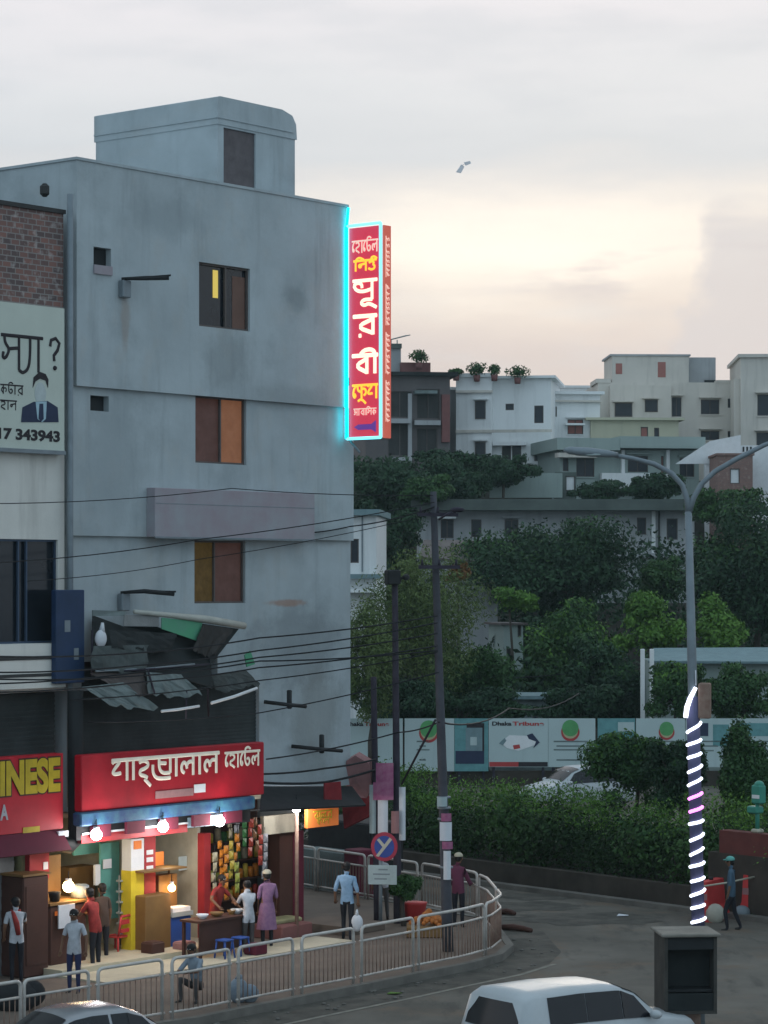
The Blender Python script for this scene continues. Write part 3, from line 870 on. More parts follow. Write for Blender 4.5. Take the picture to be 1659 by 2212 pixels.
# ------------------------------------------------------------------ neighbour on the left
FN = FA
NB = .18
xN = FA.loc(139, 900, NB)[0]
xNl = xN - 9
ztN = FA.loc(60, 451, NB)[1]
nb = froot(FA, 'shop_building', xN - 4.5, 0, 0, 'lower building with a rough brick top storey beside the grey building', 'building')
zb1 = FA.loc(70, 662, NB)[1]
mb = MB(FA); mb.box(xNl, xN - .03, -NB, 8, zb1, ztN); mb.build('brick_wall', 'brick', nb)
mb = MB(FA); mb.box(xNl, xN, -NB - .05, 8, ztN, ztN + .09); mb.build('coping', 'dark_grey', nb)
mb = MB(FA)
hw = [hole(FA, 0, 125, 1165, 1390, NB)]
hw = [(hw[0][0] - 1.2, hw[0][1], hw[0][2], hw[0][3])]
zs0 = FA.loc(70, 1495, NB)[1]
mb.holed(xNl, xN, zs0, zb1, hw, -NB, .25); mb.shell(xNl, xN, -NB, 8, zs0, zb1)
mb.box(xNl, xN, .45, 8, 0, zs0)
mb.build('wall', 'wall_pale', nb)
w = window(nb, FA, hw[0], -NB, 'glass', 'bluealu', (.62, .70), label='wide dark window with blue frames')
fbox(-40, 142, 1392, 1488, NB + .22, .22, 'window_ledge', 'wall_pale', nb)
fbox(-40, 142, 1418, 1426, NB + .235, .02, 'ledge_groove', 'dark_grey', nb)
fbox(-40, 142, 1456, 1463, NB + .235, .02, 'ledge_groove', 'dark_grey', nb)
a, b, c, d = hole(FA, -40, 142, 1500, 1645, NB)
mb = MB(FA)
for i in range(26):
    z = c + (d - c) * i / 26
    mb.box(a, b, .15 + .012 * (i % 2), .3, z, z + (d - c) / 26)
mb.build('roller_shutter', 'shutter', nb)
a, b, c, d = hole(FA, -40, 58, 1850, 2110, NB)
mb = MB(FA)
for i in range(22):
    z = .05 + 3.2 * i / 22
    mb.box(a, b, .2 + .012 * (i % 2), .4, z, z + 3.2 / 22)
mb.build('roller_shutter', 'concrete', nb)


# ------------------------------------------------------------------ signs on the two buildings
# billboard
a, b, c, d = hole(FA, -30, 139, 657, 972, NB + .2)
bbd = froot(FA, 'billboard', (a + b) / 2, NB + .2, c, 'pale billboard with a suited man and a phone number below the brick storey', 'billboard')
MB(FA).box(a, b, -NB - .2, -NB - .05, c, d).build('board', 'billboard', bbd)
MB(FA).box(a, b, -NB - .25, -NB - .04, c - .06, c + .02).build('bottom_rail', 'galv', bbd)
yb = -NB - .205


def bx(u, v): return FA.loc(u, v, NB + .2)


mb = MB(FA)
x, z = bx(2, 798); hh = bx(40, 725)[1] - bx(40, 800)[1]
bangla(mb, ['sa', 'ya', 'aa'], x, z, hh, yb, bx(92, 760)[0] - x, .036)
x2, zz_ = bx(108, 760)
q = [bx(108, 748), bx(110, 735), bx(120, 731), bx(128, 742), bx(124, 757), bx(116, 768), bx(117, 780)]
mb.tube([(p[0], yb, p[1]) for p in q], .04, 6, 0, True, flat=(0, -1, 0))
p = bx(118, 795); mb.ball((p[0], yb, p[1]), .05, 8, 6)
for (u, v, w_, sq) in ((0, 850, 50, ['ka', 'ta', 'aa', 'ra']), (0, 884, 36, ['ha', 'aa', 'na'])):
    x, z = bx(u, v); bangla(mb, sq, x, z, .19, yb, bx(u + w_, v)[0] - x, .014)
mb.build('lettering', 'ink', bbd)
x, z = bx(-26, 945)
latin('717 343943', .30, x, z, yb, FA, 'phone_number', 'ink', bbd, width=bx(129, 945)[0] - x, off=.012)
mb = MB(FA)
cx, cz = bx(87, 850)
mb.disc((cx, 0, cz), .23, yb, yb + .004, 24, 0, .72)
mb.build('portrait_face', 'faceblank', bbd)
mb = MB(FA)
pts = [bx(*q) for q in ((70, 838), (72, 815), (85, 803), (98, 808), (104, 820), (103, 838), (98, 822), (86, 818), (76, 824))]
mb.poly([(p[0], yb - .005, p[1]) for p in pts], .006); mb.build('portrait_hair', 'ink', bbd)
mb = MB(FA)
pts = [bx(*q) for q in ((45, 912), (48, 880), (72, 868), (102, 866), (124, 880), (126, 912))]
mb.poly([(p[0], yb - .003, p[1]) for p in pts], .006); mb.build('portrait_suit', 'navy', bbd)
mb = MB(FA)
pts = [bx(*q) for q in ((76, 868), (100, 867), (98, 905), (90, 912), (80, 905))]
mb.poly([(p[0], yb - .008, p[1]) for p in pts], .006); mb.build('portrait_shirt', 'sky_blue', bbd)
mb = MB(FA)
pts = [bx(*q) for q in ((84, 872), (92, 872), (93, 905), (87, 911), (82, 904))]
mb.poly([(p[0], yb - .013, p[1]) for p in pts], .006); mb.build('portrait_tie', 'navy', bbd)

# red sign on the left: CHINESE
nr = .75
a, b, c, d = hole(FA, -60, 136, 1634, 1800, nr)
rs = froot(FA, 'restaurant_sign', (a + b) / 2, nr, c, 'dull red shop sign with big yellow block letters', 'shop sign')
MB(FA).box(a, b, -nr, -nr + .25, c, d).build('board', 'redsign2', rs)
x = FA.loc(2, 1700, nr)[0]; xe = FA.loc(131, 1700, nr)[0]
zl = FA.loc(65, 1713, nr)[1]; hl = FA.loc(65, 1650, nr)[1] - zl
latin('CHINESE', hl / .74 * 1.12, x - (xe - x) * .62, zl + .03, -nr - .008, FA, 'letter_outline', 'darkbrown', rs, width=(xe - x) * 1.62, off=.075)  # wider dark copy behind the yellow letters forms their outline
latin('CHINESE', hl / .74 * 1.12, x - (xe - x) * .62, zl + .03, -nr - .024, FA, 'lettering', 'yellow', rs, width=(xe - x) * 1.60, off=.045)
x, zq = FA.loc(0, 1771, nr)
latin('A', .42, x, zq, -nr - .006, FA, 'lettering', 'white_letter', rs, width=.22, off=.015)
fbox(50, 86, 1786, 1803, nr + .01, .02, 'yellow_patch', 'yellow', rs)
# awning under it
aw = froot(FA, 'shop_awning', (a + b) / 2, .7, c - .3, 'dark maroon shop awning hanging below the yellow lettered sign', 'awning')
x0, x1 = a, b - .05
mb = MB(FA)
mb.poly([(x0, -.75, c - .02), (x1, -.75, c - .02), (x1, -1.05, c - .42), (x0, -1.05, c - .42)], .03)
mb.poly([(x0, -.1, c - .06), (x1, -.1, c - .06), (x1, -.73, c - .03), (x0, -.73, c - .03)], .03)
mb.build('cloth', 'maroon', aw)

# red sign: Shahjalal
ns_ = 1.0
a, b, c, d = hole(FA, 176, 571, 1617, 1738, ns_)
c = FA.loc(375, 1735, ns_)[1]
sg = froot(FA, 'hotel_shop_sign', (a + b) / 2, ns_, c, 'bright red shop sign with pale raised lettering over the lit food shop', 'shop sign')
MB(FA).bbox(a, b, -ns_, -ns_ + .22, c, d, .02).build('board', 'redsign', sg)
mb = MB(FA)
ysg = -ns_ - .02
x, z = FA.loc(240, 1693, ns_); x2 = FA.loc(472, 1680, ns_)[0]
zt_ = FA.loc(350, 1633, ns_)[1]
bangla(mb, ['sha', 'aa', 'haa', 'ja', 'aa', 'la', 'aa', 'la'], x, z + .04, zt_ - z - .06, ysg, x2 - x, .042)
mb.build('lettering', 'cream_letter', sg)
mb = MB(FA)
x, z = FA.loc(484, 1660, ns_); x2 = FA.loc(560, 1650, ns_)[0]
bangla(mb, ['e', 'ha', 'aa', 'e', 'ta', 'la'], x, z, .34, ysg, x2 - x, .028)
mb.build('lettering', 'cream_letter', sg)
fbox(336, 418, 1706, 1722, ns_ + .012, .012, 'faded_strip', 'tarp_pink', sg)
fbox(420, 444, 1694, 1712, ns_ + .014, .016, 'white_patch', 'white', sg)
mb = MB(FA)
a2, b2 = FA.loc(178, 1750, ns_ + .1)[0], FA.loc(556, 1750, ns_ + .1)[0]
mb.bbox(a2, b2, -ns_ - .05, -ns_ + .2, c - .30, c - .01, .03)
mb.build('blue_valance', 'bluesign', sg)
for k in range(5):
    x = a2 + (b2 - a2) * (k + .35) / 5.3
    MB(FA).box(x, x + .55, -ns_ - .03, -ns_ + .05, c - .56, c - .3).build('red_flap', 'maroon', sg)
MB(FA).box(a2 + .02, b2 - .02, -ns_ + .10, -ns_ + .16, c - .60, c - .3).build('dark_lining', 'tarp_dark', sg)
# lower red / blue strip that carries the bulbs
st = froot(FA, 'shop_fascia', (a + b) / 2, .9, c - .8, 'narrow red and blue lit strip that carries the white bulbs', 'fascia')
zf = FA.loc(280, 1800, .9)[1]
xa, xb, xc = FA.loc(176, 1800, .9)[0], FA.loc(405, 1790, .9)[0], FA.loc(475, 1780, .9)[0]
MB(FA).box(xa, xb, -.9, -.75, zf - .11, zf + .07).build('red_strip', 'redpost', st)
MB(FA).box(xa, xb, -.93, -.9, zf + .07, zf + .11).build('white_edge', 'white', st)
MB(FA).box(xb, xc, -.9, -.75, zf - .02, zf + .2).build('blue_strip', 'sky_blue', st)


def bulb(name, p, r, m, e, c, label, group, holder_up=.16):
    t = root(name, p, 0, label, 'light bulb', group)
    MB().ball(p, r, 16, 12).build('glass_bulb', m, t)
    MB().tube([p + Vector((0, 0, r * .8)), p + Vector((0, 0, r * .8 + .07))], r * .55, 10).build('holder', 'white', t)
    MB().tube([p + Vector((0, 0, r * .8 + .07)), p + Vector((0, 0, r * .8 + .07 + holder_up))], .012, 6).build('flex', 'wire', t)
    l = bpy.data.lights.new('bulb_light', 'POINT'); l.energy = e; l.color = c; l.shadow_soft_size = r * 1.2
    lo = bpy.data.objects.new('bulb_light', l); COL.objects.link(lo); lo.location = p + Vector((FA.y.x * -.3, FA.y.y * -.3, -.12))
    return t


bulb('bulb', FA.m @ FA.pt(208, 1803, 1.1), .12, 'bulb', 62, (1, .95, .92), 'glaring white bulb over the shop counter beside the left pillar', 'white bulbs over the shop front')
bulb('bulb', FA.m @ FA.pt(352, 1786, 1.1), .12, 'bulb', 62, (1, .95, .92), 'glaring white bulb above the red pillar with white squares', 'white bulbs over the shop front')
bulb('bulb', FA.m @ FA.pt(474, 1774, 1.1), .12, 'bulb', 52, (1, .95, .92), 'glaring white bulb at the end of the blue strip above the snack packets', 'white bulbs over the shop front')
bulb('bulb', FA.m @ FA.pt(640, 1746, .9), .105, 'bulb', 46, (1, .95, .92), 'glaring white bulb on top of the thin post by the orange sign', 'white bulbs over the shop front')
bulb('oven_bulb', FA.m @ FA.pt(148, 1915, .05), .125, 'bulbwarm', 30, (1, .62, .28), 'glowing orange bulb over the brown oven counter', 'orange bulbs in the shop')
bulb('oven_bulb', FA.m @ FA.pt(371, 1918, .12), .085, 'bulbwarm', 15, (1, .55, .25), 'small glowing orange bulb over the blue based counter', 'orange bulbs in the shop')
# post of the fourth bulb
q0 = FA.m @ FA.pt(641, 1752, .86); q1 = FA.m @ FA.pt(643, 1990, .86)
lp = tag(MB().tube([Vector((q0.x, q0.y, PAV)), q0], .045, 8).build('thin_post', 'rust'), 'thin rusty post carrying the white bulb beside the orange sign', 'post')

# tall projecting neon sign
FS = Fr(FA.m @ Vector((xRu - .02, -.24, 0)), math.atan2(-.628, .778))
x0, x1 = .06, FS.loc(825, 700)[0]
zt2, zb2 = FS.loc(790, 490)[1], FS.loc(785, 945)[1]
ns2_ = froot(FS, 'vertical_hotel_sign', (x0 + x1) / 2, 0, zb2, 'tall red lit sign framed in cyan neon on the corner of the grey building', 'neon sign')
TH = .30
MB(FS).box(x0, x1, 0, TH, zb2, zt2).build('lit_face', 'boxred', ns2_)
MB(FS).box(x1 + .005, x1 + .05, .02, TH - .02, zb2 - .03, zt2).build('side_face', 'boxside', ns2_)
MB(FS).box(x0, x1, -.004, TH + .004, zb2 - .04, zb2 - .005).build('bottom_case', 'galv', ns2_)
t = .035
MB(FS).tube([(x0 - .02, -.06, zb2 - .02), (x0 - .02, -.06, zt2 + .05)], t, 8).build('neon_tube', 'neon', ns2_)
MB(FS).tube([(x0 - .02, -.06, zt2 + .05), (x1 + .01, -.06, zt2 + .05)], t, 8).build('neon_tube', 'neonw', ns2_)
MB(FS).tube([(x1 + .01, -.06, zt2 + .05), (x1 + .01, -.06, zb2 - .02)], t * 1.1, 8).build('neon_tube', 'neonw', ns2_)
MB(FS).tube([(x0 - .02, -.06, zb2 - .02), (x1 + .01, -.06, zb2 - .02)], t, 8).build('neon_tube', 'neonw', ns2_)
MB(FS).tube([(x0 - .02, -.06, zt2 + .06), (x0 + .02, -.05, FS.loc(755, 449)[1])], t, 8).build('neon_tube', 'neon', ns2_)
MB(FS).tube([(x0 - .06, -.03, zb2 - .02), (x0 - .06, -.03, zt2 + .05)], t, 8).build('neon_tube', 'neon', ns2_)
LW = x1 - x0
mid = (x0 + x1) / 2


def vz(v): return FS.loc(787, v)[1]


def word(seq, v0, v1, wd, r, m):
    k = MB(FS)
    z0, z1_ = vz(v1), vz(v0)
    bangla(k, seq, mid - wd / 2, z0, z1_ - z0, -.02, wd, r)
    k.build('lettering', m, ns2_)


word(['e', 'ha', 'aa', 'e', 'ta', 'la'], 520, 546, LW * .80, .020, 'boxpink')
word(['i', 'na', 'u'], 563, 585, LW * .70, .028, 'boxyellow')
word(['puu'], 606, 648, LW * .74, .043, 'boxletter')
word(['ra'], 683, 724, LW * .72, .05, 'boxletter')
word(['bii'], 768, 808, LW * .78, .05, 'boxletter')
word(['e', 'fa', 'sha'], 832, 862, LW * .78, .03, 'boxyellow')
word(['o', 'aa', 'ba', 'aa', 'i', 'sa', 'ka'], 883, 897, LW * .70, .013, 'boxpink')
k = MB(FS)
zc = vz(922)
k.poly([(mid - LW * .33, -.02, zc), (mid - LW * .2, -.02, zc + .06), (mid + LW * .2, -.02, zc + .06), (mid + LW * .33, -.02, zc + .14), (mid + LW * .33, -.02, zc - .14), (mid + LW * .2, -.02, zc - .07), (mid - LW * .2, -.02, zc - .07)], .02)
k.build('arrow_mark', 'violet', ns2_)
for w_ in range(4):
    k = MB(FS); z_a = zt2 - .25 - (zt2 - zb2 - .45) * w_ / 4; z_b = zt2 - .25 - (zt2 - zb2 - .45) * (w_ + .86) / 4
    # letters of the narrow side, written downwards: head line along the left, strokes branching from it
    k.tube([(x1 + .056, .085, z_a), (x1 + .056, .085, z_b)], .012, 5)
    z = z_a - .04
    while z > z_b + .05:
        q_ = random.choice(((.02, .05, .01), (.05, .02, .06), (.0, .06, .03), (.04, .0, .05)))
        k.tube([(x1 + .056, .085, z), (x1 + .056, .14, z - q_[0]), (x1 + .056, .19, z - q_[1]), (x1 + .056, .21, z - q_[2] - .02)], .014, 5)
        k.tube([(x1 + .056, .13, z - .02), (x1 + .056, .16, z - .08)], .012, 5)
        z -= random.uniform(.10, .15)
    k.build('lettering', 'boxpink', ns2_)
MB(FS).tube([(-.02, .1, zb2 - .03), (.3, .1, zb2 - .35)], .03, 6).build('bracket', 'galv', ns2_)

# faded fascia board between the floors
a, b, c, d = hole(FA, 335, 680, 1060, 1163, .36)
fb = froot(FA, 'fascia_board', (a + b) / 2, .36, c, 'faded pinkish blank sign board boxed out between two windows', 'sign board')
MB(FA).bbox(a, b, -.36, -.101, c, d, .01).build('board', 'pinkboard', fb)
MB(FA).box(a - .01, b, -.375, -.36, c - .03, c + .012).build('lower_edge', 'galv', fb)
MB(FA).box(a + .02, b - .02, -.364, -.36, d - .35, d - .335).build('seam', 'galv', fb)

# two bracket lamps on the wall
def sign_lamp(u, v, ue, ve, n, label):
    p = FA.pt(u, v, n); e = FA.pt(ue, ve, n + .75)
    t = froot(FA, 'wall_lamp', p.x, n, p.z - .3, label, 'lamp bracket', 'lamp brackets on the grey wall')
    MB(FA).bbox(p.x - .13, p.x + .13, -n - .16, -n, p.z - .38, p.z, .02).build('bracket_box', 'galv', t)
    MB(FA).tube([(p.x - .12, -n - .1, p.z + .02), (p.x + .3, -n - .4, p.z + .05), e], [.03, .05, .05], 8).build('arm', 'dark', t)
    MB(FA).poly([(p.x + .2, -n - .3, p.z + .055), (e.x, e.y - .06, e.z + .05), (e.x + .02, e.y + .06, e.z + .05), (p.x + .25, -n - .2, p.z + .055)], .04).build('lamp_hood', 'dark', t)


sign_lamp(264, 606, 365, 600, .22, 'dark lamp arm on a small box beside the top floor window')
sign_lamp(262, 1282, 376, 1283, .0, 'dark lamp arm above the broken awning')

# blue vertical sign board beside the corner
a, b, c, d = hole(FA, 121, 183, 1274, 1476, .55)
bs = froot(FA, 'blue_sign_board', (a + b) / 2, .55, c, 'dark blue upright sign board hung on the corner above the shutters', 'sign board')
MB(FA).bbox(a, b, -.55, -.40, c, d, .015).build('board', 'bluepanel', bs)
fbox(140, 152, 1340, 1365, .555, .01, 'faded_mark', 'galv', bs)
fbox(160, 170, 1400, 1425, .555, .01, 'faded_mark', 'galv', bs)
MB(FA).box((a + b) / 2 - .03, (a + b) / 2 + .03, -.4, -.0, d - .3, d - .24).build('bracket', 'galv', bs)

# black flue pipe with a bend at the foot
t = .36
fl = [FA.pt(163, 1492, .6), FA.pt(163, 1640, .6), FA.pt(165, 1780, .6), FA.pt(162, 1812, .6), FA.pt(148, 1826, .6), FA.pt(128, 1822, .6), FA.pt(112, 1806, .6)]
tag(MB(FA).tube(fl, [.17, .17, .18, .18, .18, .17, .16], 12).build('flue_pipe', 'dark'), 'fat black flue pipe bending at its foot between two red signs', 'pipe')
tag(fbox(127, 148, 1795, 1808, .85, .1, 'paper_scrap', 'paper', None), 'crumpled pale scrap caught in the bend of the black pipe', 'scrap')

# broken awning over the first floor
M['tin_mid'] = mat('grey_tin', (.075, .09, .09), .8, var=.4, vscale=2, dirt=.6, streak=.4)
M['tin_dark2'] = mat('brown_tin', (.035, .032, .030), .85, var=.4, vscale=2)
aw2 = froot(FA, 'broken_awning', 2.0, .5, FA.loc(300, 1500, .5)[1], 'collapsed awning of dark tin sheets with a torn green flap', 'awning')


def cr(x, y, n):      # a point read off the enlarged crop of the awning
    return FA.pt((240 + x / 2.765) / 1.47555, (1900 + y / 2.765) / 1.47555, n)


def sheet(pts, name, m, th=.02):
    MB(FA).poly([cr(*p) for p in pts], th).build(name, m, aw2)


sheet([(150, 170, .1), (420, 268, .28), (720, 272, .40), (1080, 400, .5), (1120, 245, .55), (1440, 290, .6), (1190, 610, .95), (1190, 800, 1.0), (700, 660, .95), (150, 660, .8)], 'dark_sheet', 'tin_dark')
sheet([(150, 124, .5), (440, 132, .6), (440, 172, .62), (150, 176, .5)], 'pale_strip', 'tin')
sheet([(430, 165, .66), (735, 170, .68), (735, 268, .72), (425, 262, .7)], 'grey_flap', 'concrete')
sheet([(760, 190, .72), (1120, 228, .72), (1080, 398, .8), (760, 290, .76)], 'green_flap', 'greenflap')
MB(FA).tube([cr(520, 138, .7), cr(850, 170, .72), cr(1150, 205, .74), cr(1490, 262, .74)], [.05, .06, .09, .08], 8).build('top_edge', 'boardedge', aw2)
MB(FA).tube([cr(180, 662, .9), cr(620, 642, .95), cr(1050, 600, 1.0)], .025, 6).build('rail', 'galv', aw2)


def rag(c4, name, m, sag=.12, nx=12, ny=6, jag=.06, wave=.03):
    """a sagging, creased sheet between four corners with a torn edge"""
    q = [cr(*c_) for c_ in c4]
    mbr = MB(FA); vs = []
    ph = random.random() * 6
    for jy in range(ny + 1):
        for ix in range(nx + 1):
            a_, b_ = ix / nx, jy / ny
            p = q[0].lerp(q[1], a_).lerp(q[3].lerp(q[2], a_), b_)
            p = p + Vector((random.uniform(-1, 1) * jag * .5, 0, 0)) * (1 if ix in (0, nx) else .2)
            if jy == ny: p.z += random.uniform(-1, 1) * jag
            p.z -= sag * 4 * a_ * (1 - a_) * b_
            p.y -= wave * math.sin(a_ * 17 + ph) * b_ + random.uniform(-.012, .012)
            vs.append(p)
    n_ = len(vs); vs += [p + Vector((0, .012, -.004)) for p in vs]
    fs = [(r_ * (nx + 1) + c_, r_ * (nx + 1) + c_ + 1, (r_ + 1) * (nx + 1) + c_ + 1, (r_ + 1) * (nx + 1) + c_) for r_ in range(ny) for c_ in range(nx)]
    fs += [tuple(n_ + k_ for k_ in reversed(f)) for f in fs]
    mbr.add(vs, fs); return mbr.build(name, m, aw2)


rag([(60, 800, 1.0), (420, 760, .95), (740, 985, 1.05), (300, 955, 1.1)], 'torn_sheet', 'tin', .05)
rag([(140, 680, .80), (600, 668, .9), (640, 860, 1.0), (330, 800, .95)], 'torn_sheet', 'roof_tin', .08)
rag([(620, 668, 1.0), (930, 690, 1.0), (1120, 860, 1.1), (640, 850, 1.1)], 'torn_sheet', 'tin', .06)
rag([(880, 660, .7), (1200, 640, .6), (1230, 800, .8), (980, 790, .9)], 'torn_sheet', 'tin_dark', .06)
rag([(1195, 700, .5), (1500, 655, .4), (1630, 780, .5), (1250, 830, .6)], 'torn_sheet', 'tin_mid', .05)
rag([(150, 440, .86), (640, 430, .93), (640, 650, .97), (150, 655, .9)], 'torn_sheet', 'tin_mid', .04)
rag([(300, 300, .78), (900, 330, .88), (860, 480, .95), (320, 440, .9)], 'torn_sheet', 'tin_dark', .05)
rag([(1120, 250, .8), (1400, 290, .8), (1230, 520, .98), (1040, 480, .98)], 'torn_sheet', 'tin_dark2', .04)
for pts_ in (((640, 650, 1.0), (700, 860, 1.12)), ((980, 830, 1.1), (975, 1090, 1.0)), ((1160, 640, .9), (1175, 1060, .6)), ((150, 300, .6), (145, 700, .7)), ((430, 660, .95), (1180, 600, 1.0))):
    MB(FA).tube([cr(*p_) for p_ in pts_], .022, 6).build('support_rod', 'poled', aw2)
tube_l = tag(MB(FA).tube([cr(760, 1015, 1.15), cr(900, 1000, 1.16), cr(1090, 970, 1.15)], .03, 8).build('tube_lamp', 'white'), 'white tube lamp hanging under the middle of the broken awning', 'tube lamp', 'white tubes under the awning')
tag(MB(FA).tube([cr(1200, 942, 1.0), cr(1400, 885, 1.0), cr(1600, 812, 1.0)], .035, 8).build('tube_lamp', 'white'), 'white tube lamp slanting up at the right end of the broken awning', 'tube lamp', 'white tubes under the awning')
# white bag and green bit
mb = MB(FA); p = cr(225, 375, .75); mb.ball(p, (.15, .1, .19), 14, 10); mb.tube([p + Vector((.03, 0, .14)), p + Vector((.05, 0, .34))], [.07, .03], 8)
tag(mb.build('hanging_bag', 'paper'), 'bulging white plastic bag hanging under the awning by the corner', 'bag')
mb = MB(FA); mb.poly([cr(235, 490, .8), cr(290, 490, .8), cr(300, 580, .8), cr(262, 585, .82), (cr(240, 540, .8))], .03)
tag(mb.build('hanging_rag', 'concrete'), 'pale rag hanging below the white bag', 'rag')
mb = MB(FA); mb.poly([cr(1490, 520, .3), cr(1540, 480, .3), cr(1580, 600, .35), cr(1510, 625, .35)], .03)
tag(mb.build('green_cloth', 'greenflap'), 'small green cloth caught on the wall right of the awning', 'cloth')


# ================================================================== STREET FURNITURE
def v3(p, z=0.0): return Vector((p[0], p[1], z))


# railing panels along the pavement edge
def along(pl):
    L = [0]
    for a_, b_ in zip(pl, pl[1:]): L.append(L[-1] + (b_ - a_).length)
    return L


PL = along(path)


def at_len(l):
    for i in range(len(path) - 1):
        if l <= PL[i + 1] or i == len(path) - 2:
            return path[i].lerp(path[i + 1], (l - PL[i]) / (PL[i + 1] - PL[i]))


def len_at_u(u, i0, i1):
    best = None
    for k in range(4001):
        l = PL[i0] + (PL[i1] - PL[i0]) * k / 4000
        p = at_len(l)
        e = abs(p.x / p.y * FPX + U0 - u)
        if best is None or e < best[0]: best = (e, l)
    return best[1]


ZB, ZM, ZT = .28, 1.00, 1.29


def panel(l0, l1, label, group):
    n = max(4, int((l1 - l0) / .35))
    pts = [at_len(l0 + (l1 - l0) * k / n) for k in range(n + 1)]
    c0 = pts[0].lerp(pts[-1], .5)
    t = root('railing_panel', v3(c0, PAV), 0, label, 'railing', group)
    top = []
    r = .10
    e0 = (pts[1] - pts[0]).normalized(); e1 = (pts[-1] - pts[-2]).normalized()
    top += [v3(pts[0], PAV), v3(pts[0], ZT - r)]
    for k in range(1, 4):
        a_ = R(30 * k); top.append(v3(pts[0] + e0 * r * (1 - math.cos(a_)), ZT - r + r * math.sin(a_)))
    top += [v3(p, ZT) for p in pts[1:-1]]
    for k in range(0, 3):
        a_ = R(30 * k); top.append(v3(pts[-1] - e1 * r * (1 - math.sin(a_)), ZT - r + r * math.cos(a_)))
    top += [v3(pts[-1], ZT - r), v3(pts[-1], PAV)]
    MB().tube(top, .034, 8).build('top_hoop', 'steel', t)
    g = .06
    ext = [pts[0] - e0 * g] + pts[1:-1] + [pts[-1] + e1 * g]
    MB().tube([v3(p, ZM) for p in ext], .026, 8).build('middle_rail', 'steel', t)
    MB().tube([v3(p, ZB) for p in ext], .026, 8).build('bottom_rail', 'steel', t)
    m = MB(); nb_ = int((l1 - l0) / .125)
    for k in range(1, nb_):
        p = at_len(l0 + (l1 - l0) * k / nb_)
        m.tube([v3(p, ZB), v3(p, ZM)], .011, 5)
    m.build('infill_bars', 'rust', t)
    return t


iF = len(front)
bounds = [(len_at_u(u0, 0, iF - 1), len_at_u(u1, 0, iF - 1)) for u0, u1 in ((-88, 44), (52, 191), (212, 350), (372, 495), (515, 632), (652, 763), (781, 892))]
bounds.append((len_at_u(904, 0, iF - 1), PL[iF - 1] - .35))
names = ['seen only at its right end by the silver car', 'in front of the person in white and red', 'in front of the red chair', 'behind the squatting person in grey', 'in front of the wooden column of the shop',
         'below the man in the light blue shirt', 'below the small plate of the no parking sign', 'around the foot of the thick concrete pole']
for (l0, l1), nm in zip(bounds, names):
    panel(l0, l1, 'steel pedestrian railing panel ' + nm, 'steel railing panels along the kerb')
L0 = PL[iF - 1] - .25
panel(L0, L0 + 2.6, 'curved steel railing panel at the very corner of the pavement', 'steel railing panels along the kerb')
panel(L0 + 2.75, PL[iF + 1] + .75, 'steel railing panel bending away behind the man in maroon', 'steel railing panels along the kerb')
l = PL[iF + 1] + .95
panel(l, PL[iF + 4] + .35, 'steel railing panel behind the thick pole with posters', 'steel railing panels along the side street')
l = PL[iF + 4] + .55
for nm in ('behind the no parking sign', 'behind the man in the light blue shirt', 'beside the maroon wooden column'):
    panel(l, l + 2.1, 'steel railing panel of the side street ' + nm, 'steel railing panels along the side street'); l += 2.25


# ---- poles
def pole(name, top, base, r0, r1, m, label, cat='utility pole'):
    t = root(name, base, 0, label, cat)
    k = 10
    MB().tube([base.lerp(top, i / k) for i in range(k + 1)], [r0 + (r1 - r0) * i / k for i in range(k + 1)], 12).build('pole_shaft', m, t)
    return t


D3 = 57.3
b3 = v3(P(968, V0, D3), PAV); t3 = P(936, 1062, D3 + .2)
p3 = pole('utility_pole', t3, b3, .125, .07, 'polec', 'thick leaning concrete pole plastered with posters')
for v, s_ in ((1112, 1), (1225, -1)):
    q = P(938 + (v - 1062) * .03, v, D3 + .1)
    MB().box(-.45, .45, -.16, -.1, -.04, .04).m
    mm = MB(Matrix.Translation(q) @ Matrix.Rotation(R(25), 4, 'Z')); mm.box(-.5, .5, -.17, -.11, -.04, .04)
    for x in (-.42, 0, .42): mm.tube([(x, -.14, .04), (x, -.14, .17)], [.035, .02], 8)
    mm.build('cross_arm', 'poled', p3)
q = P(948, 1122, D3)
MB().tube([q, P(964, 1112, D3 - .1), P(978, 1104, D3 - .15)], .025, 6).build('lamp_arm', 'poled', p3)
MB().ball(P(988, 1101, D3 - .15), (.16, .07, .06), 10, 6).build('lamp_head', 'poled', p3)
for v in (1722, 1745, 1769, 1873):
    q = P(936 + (v - 1062) * .034, v, D3)
    MB().tube([q + Vector((0, 0, -.02)), q + Vector((0, 0, .02))], .155, 12).build('steel_band', 'galv', p3)


def poster(u0, u1, v0, v1, d, m, label, name='poster', tilt=0.0, grp=None):
    a_, b_ = P(u0, v1, d), P(u1, v0, d)
    k = 5; mm = MB()
    vs = []
    for i in range(k + 1):
        x = a_.x + (b_.x - a_.x) * i / k; bow = .05 * math.cos((i / k - .5) * math.pi)
        for z in (a_.z, b_.z): vs.append((x + tilt * (z - a_.z), a_.y - bow, z))
    vs2 = [(x, y + .012, z) for x, y, z in vs]
    n_ = len(vs)
    fs = [(2 * i, 2 * i + 2, 2 * i + 3, 2 * i + 1) for i in range(k)] + [(n_ + 2 * i + 1, n_ + 2 * i + 3, n_ + 2 * i + 2, n_ + 2 * i) for i in range(k)]
    fs += [(2 * i, n_ + 2 * i, n_ + 2 * i + 2, 2 * i + 2) for i in range(k)] + [(2 * i + 1, 2 * i + 3, n_ + 2 * i + 3, n_ + 2 * i + 1) for i in range(k)] + [(0, 1, n_ + 1, n_), (2 * k, n_ + 2 * k, n_ + 2 * k + 1, 2 * k + 1)]
    mm.add(vs + vs2, fs)
    return tag(mm.build(name, m), label, 'poster', grp)


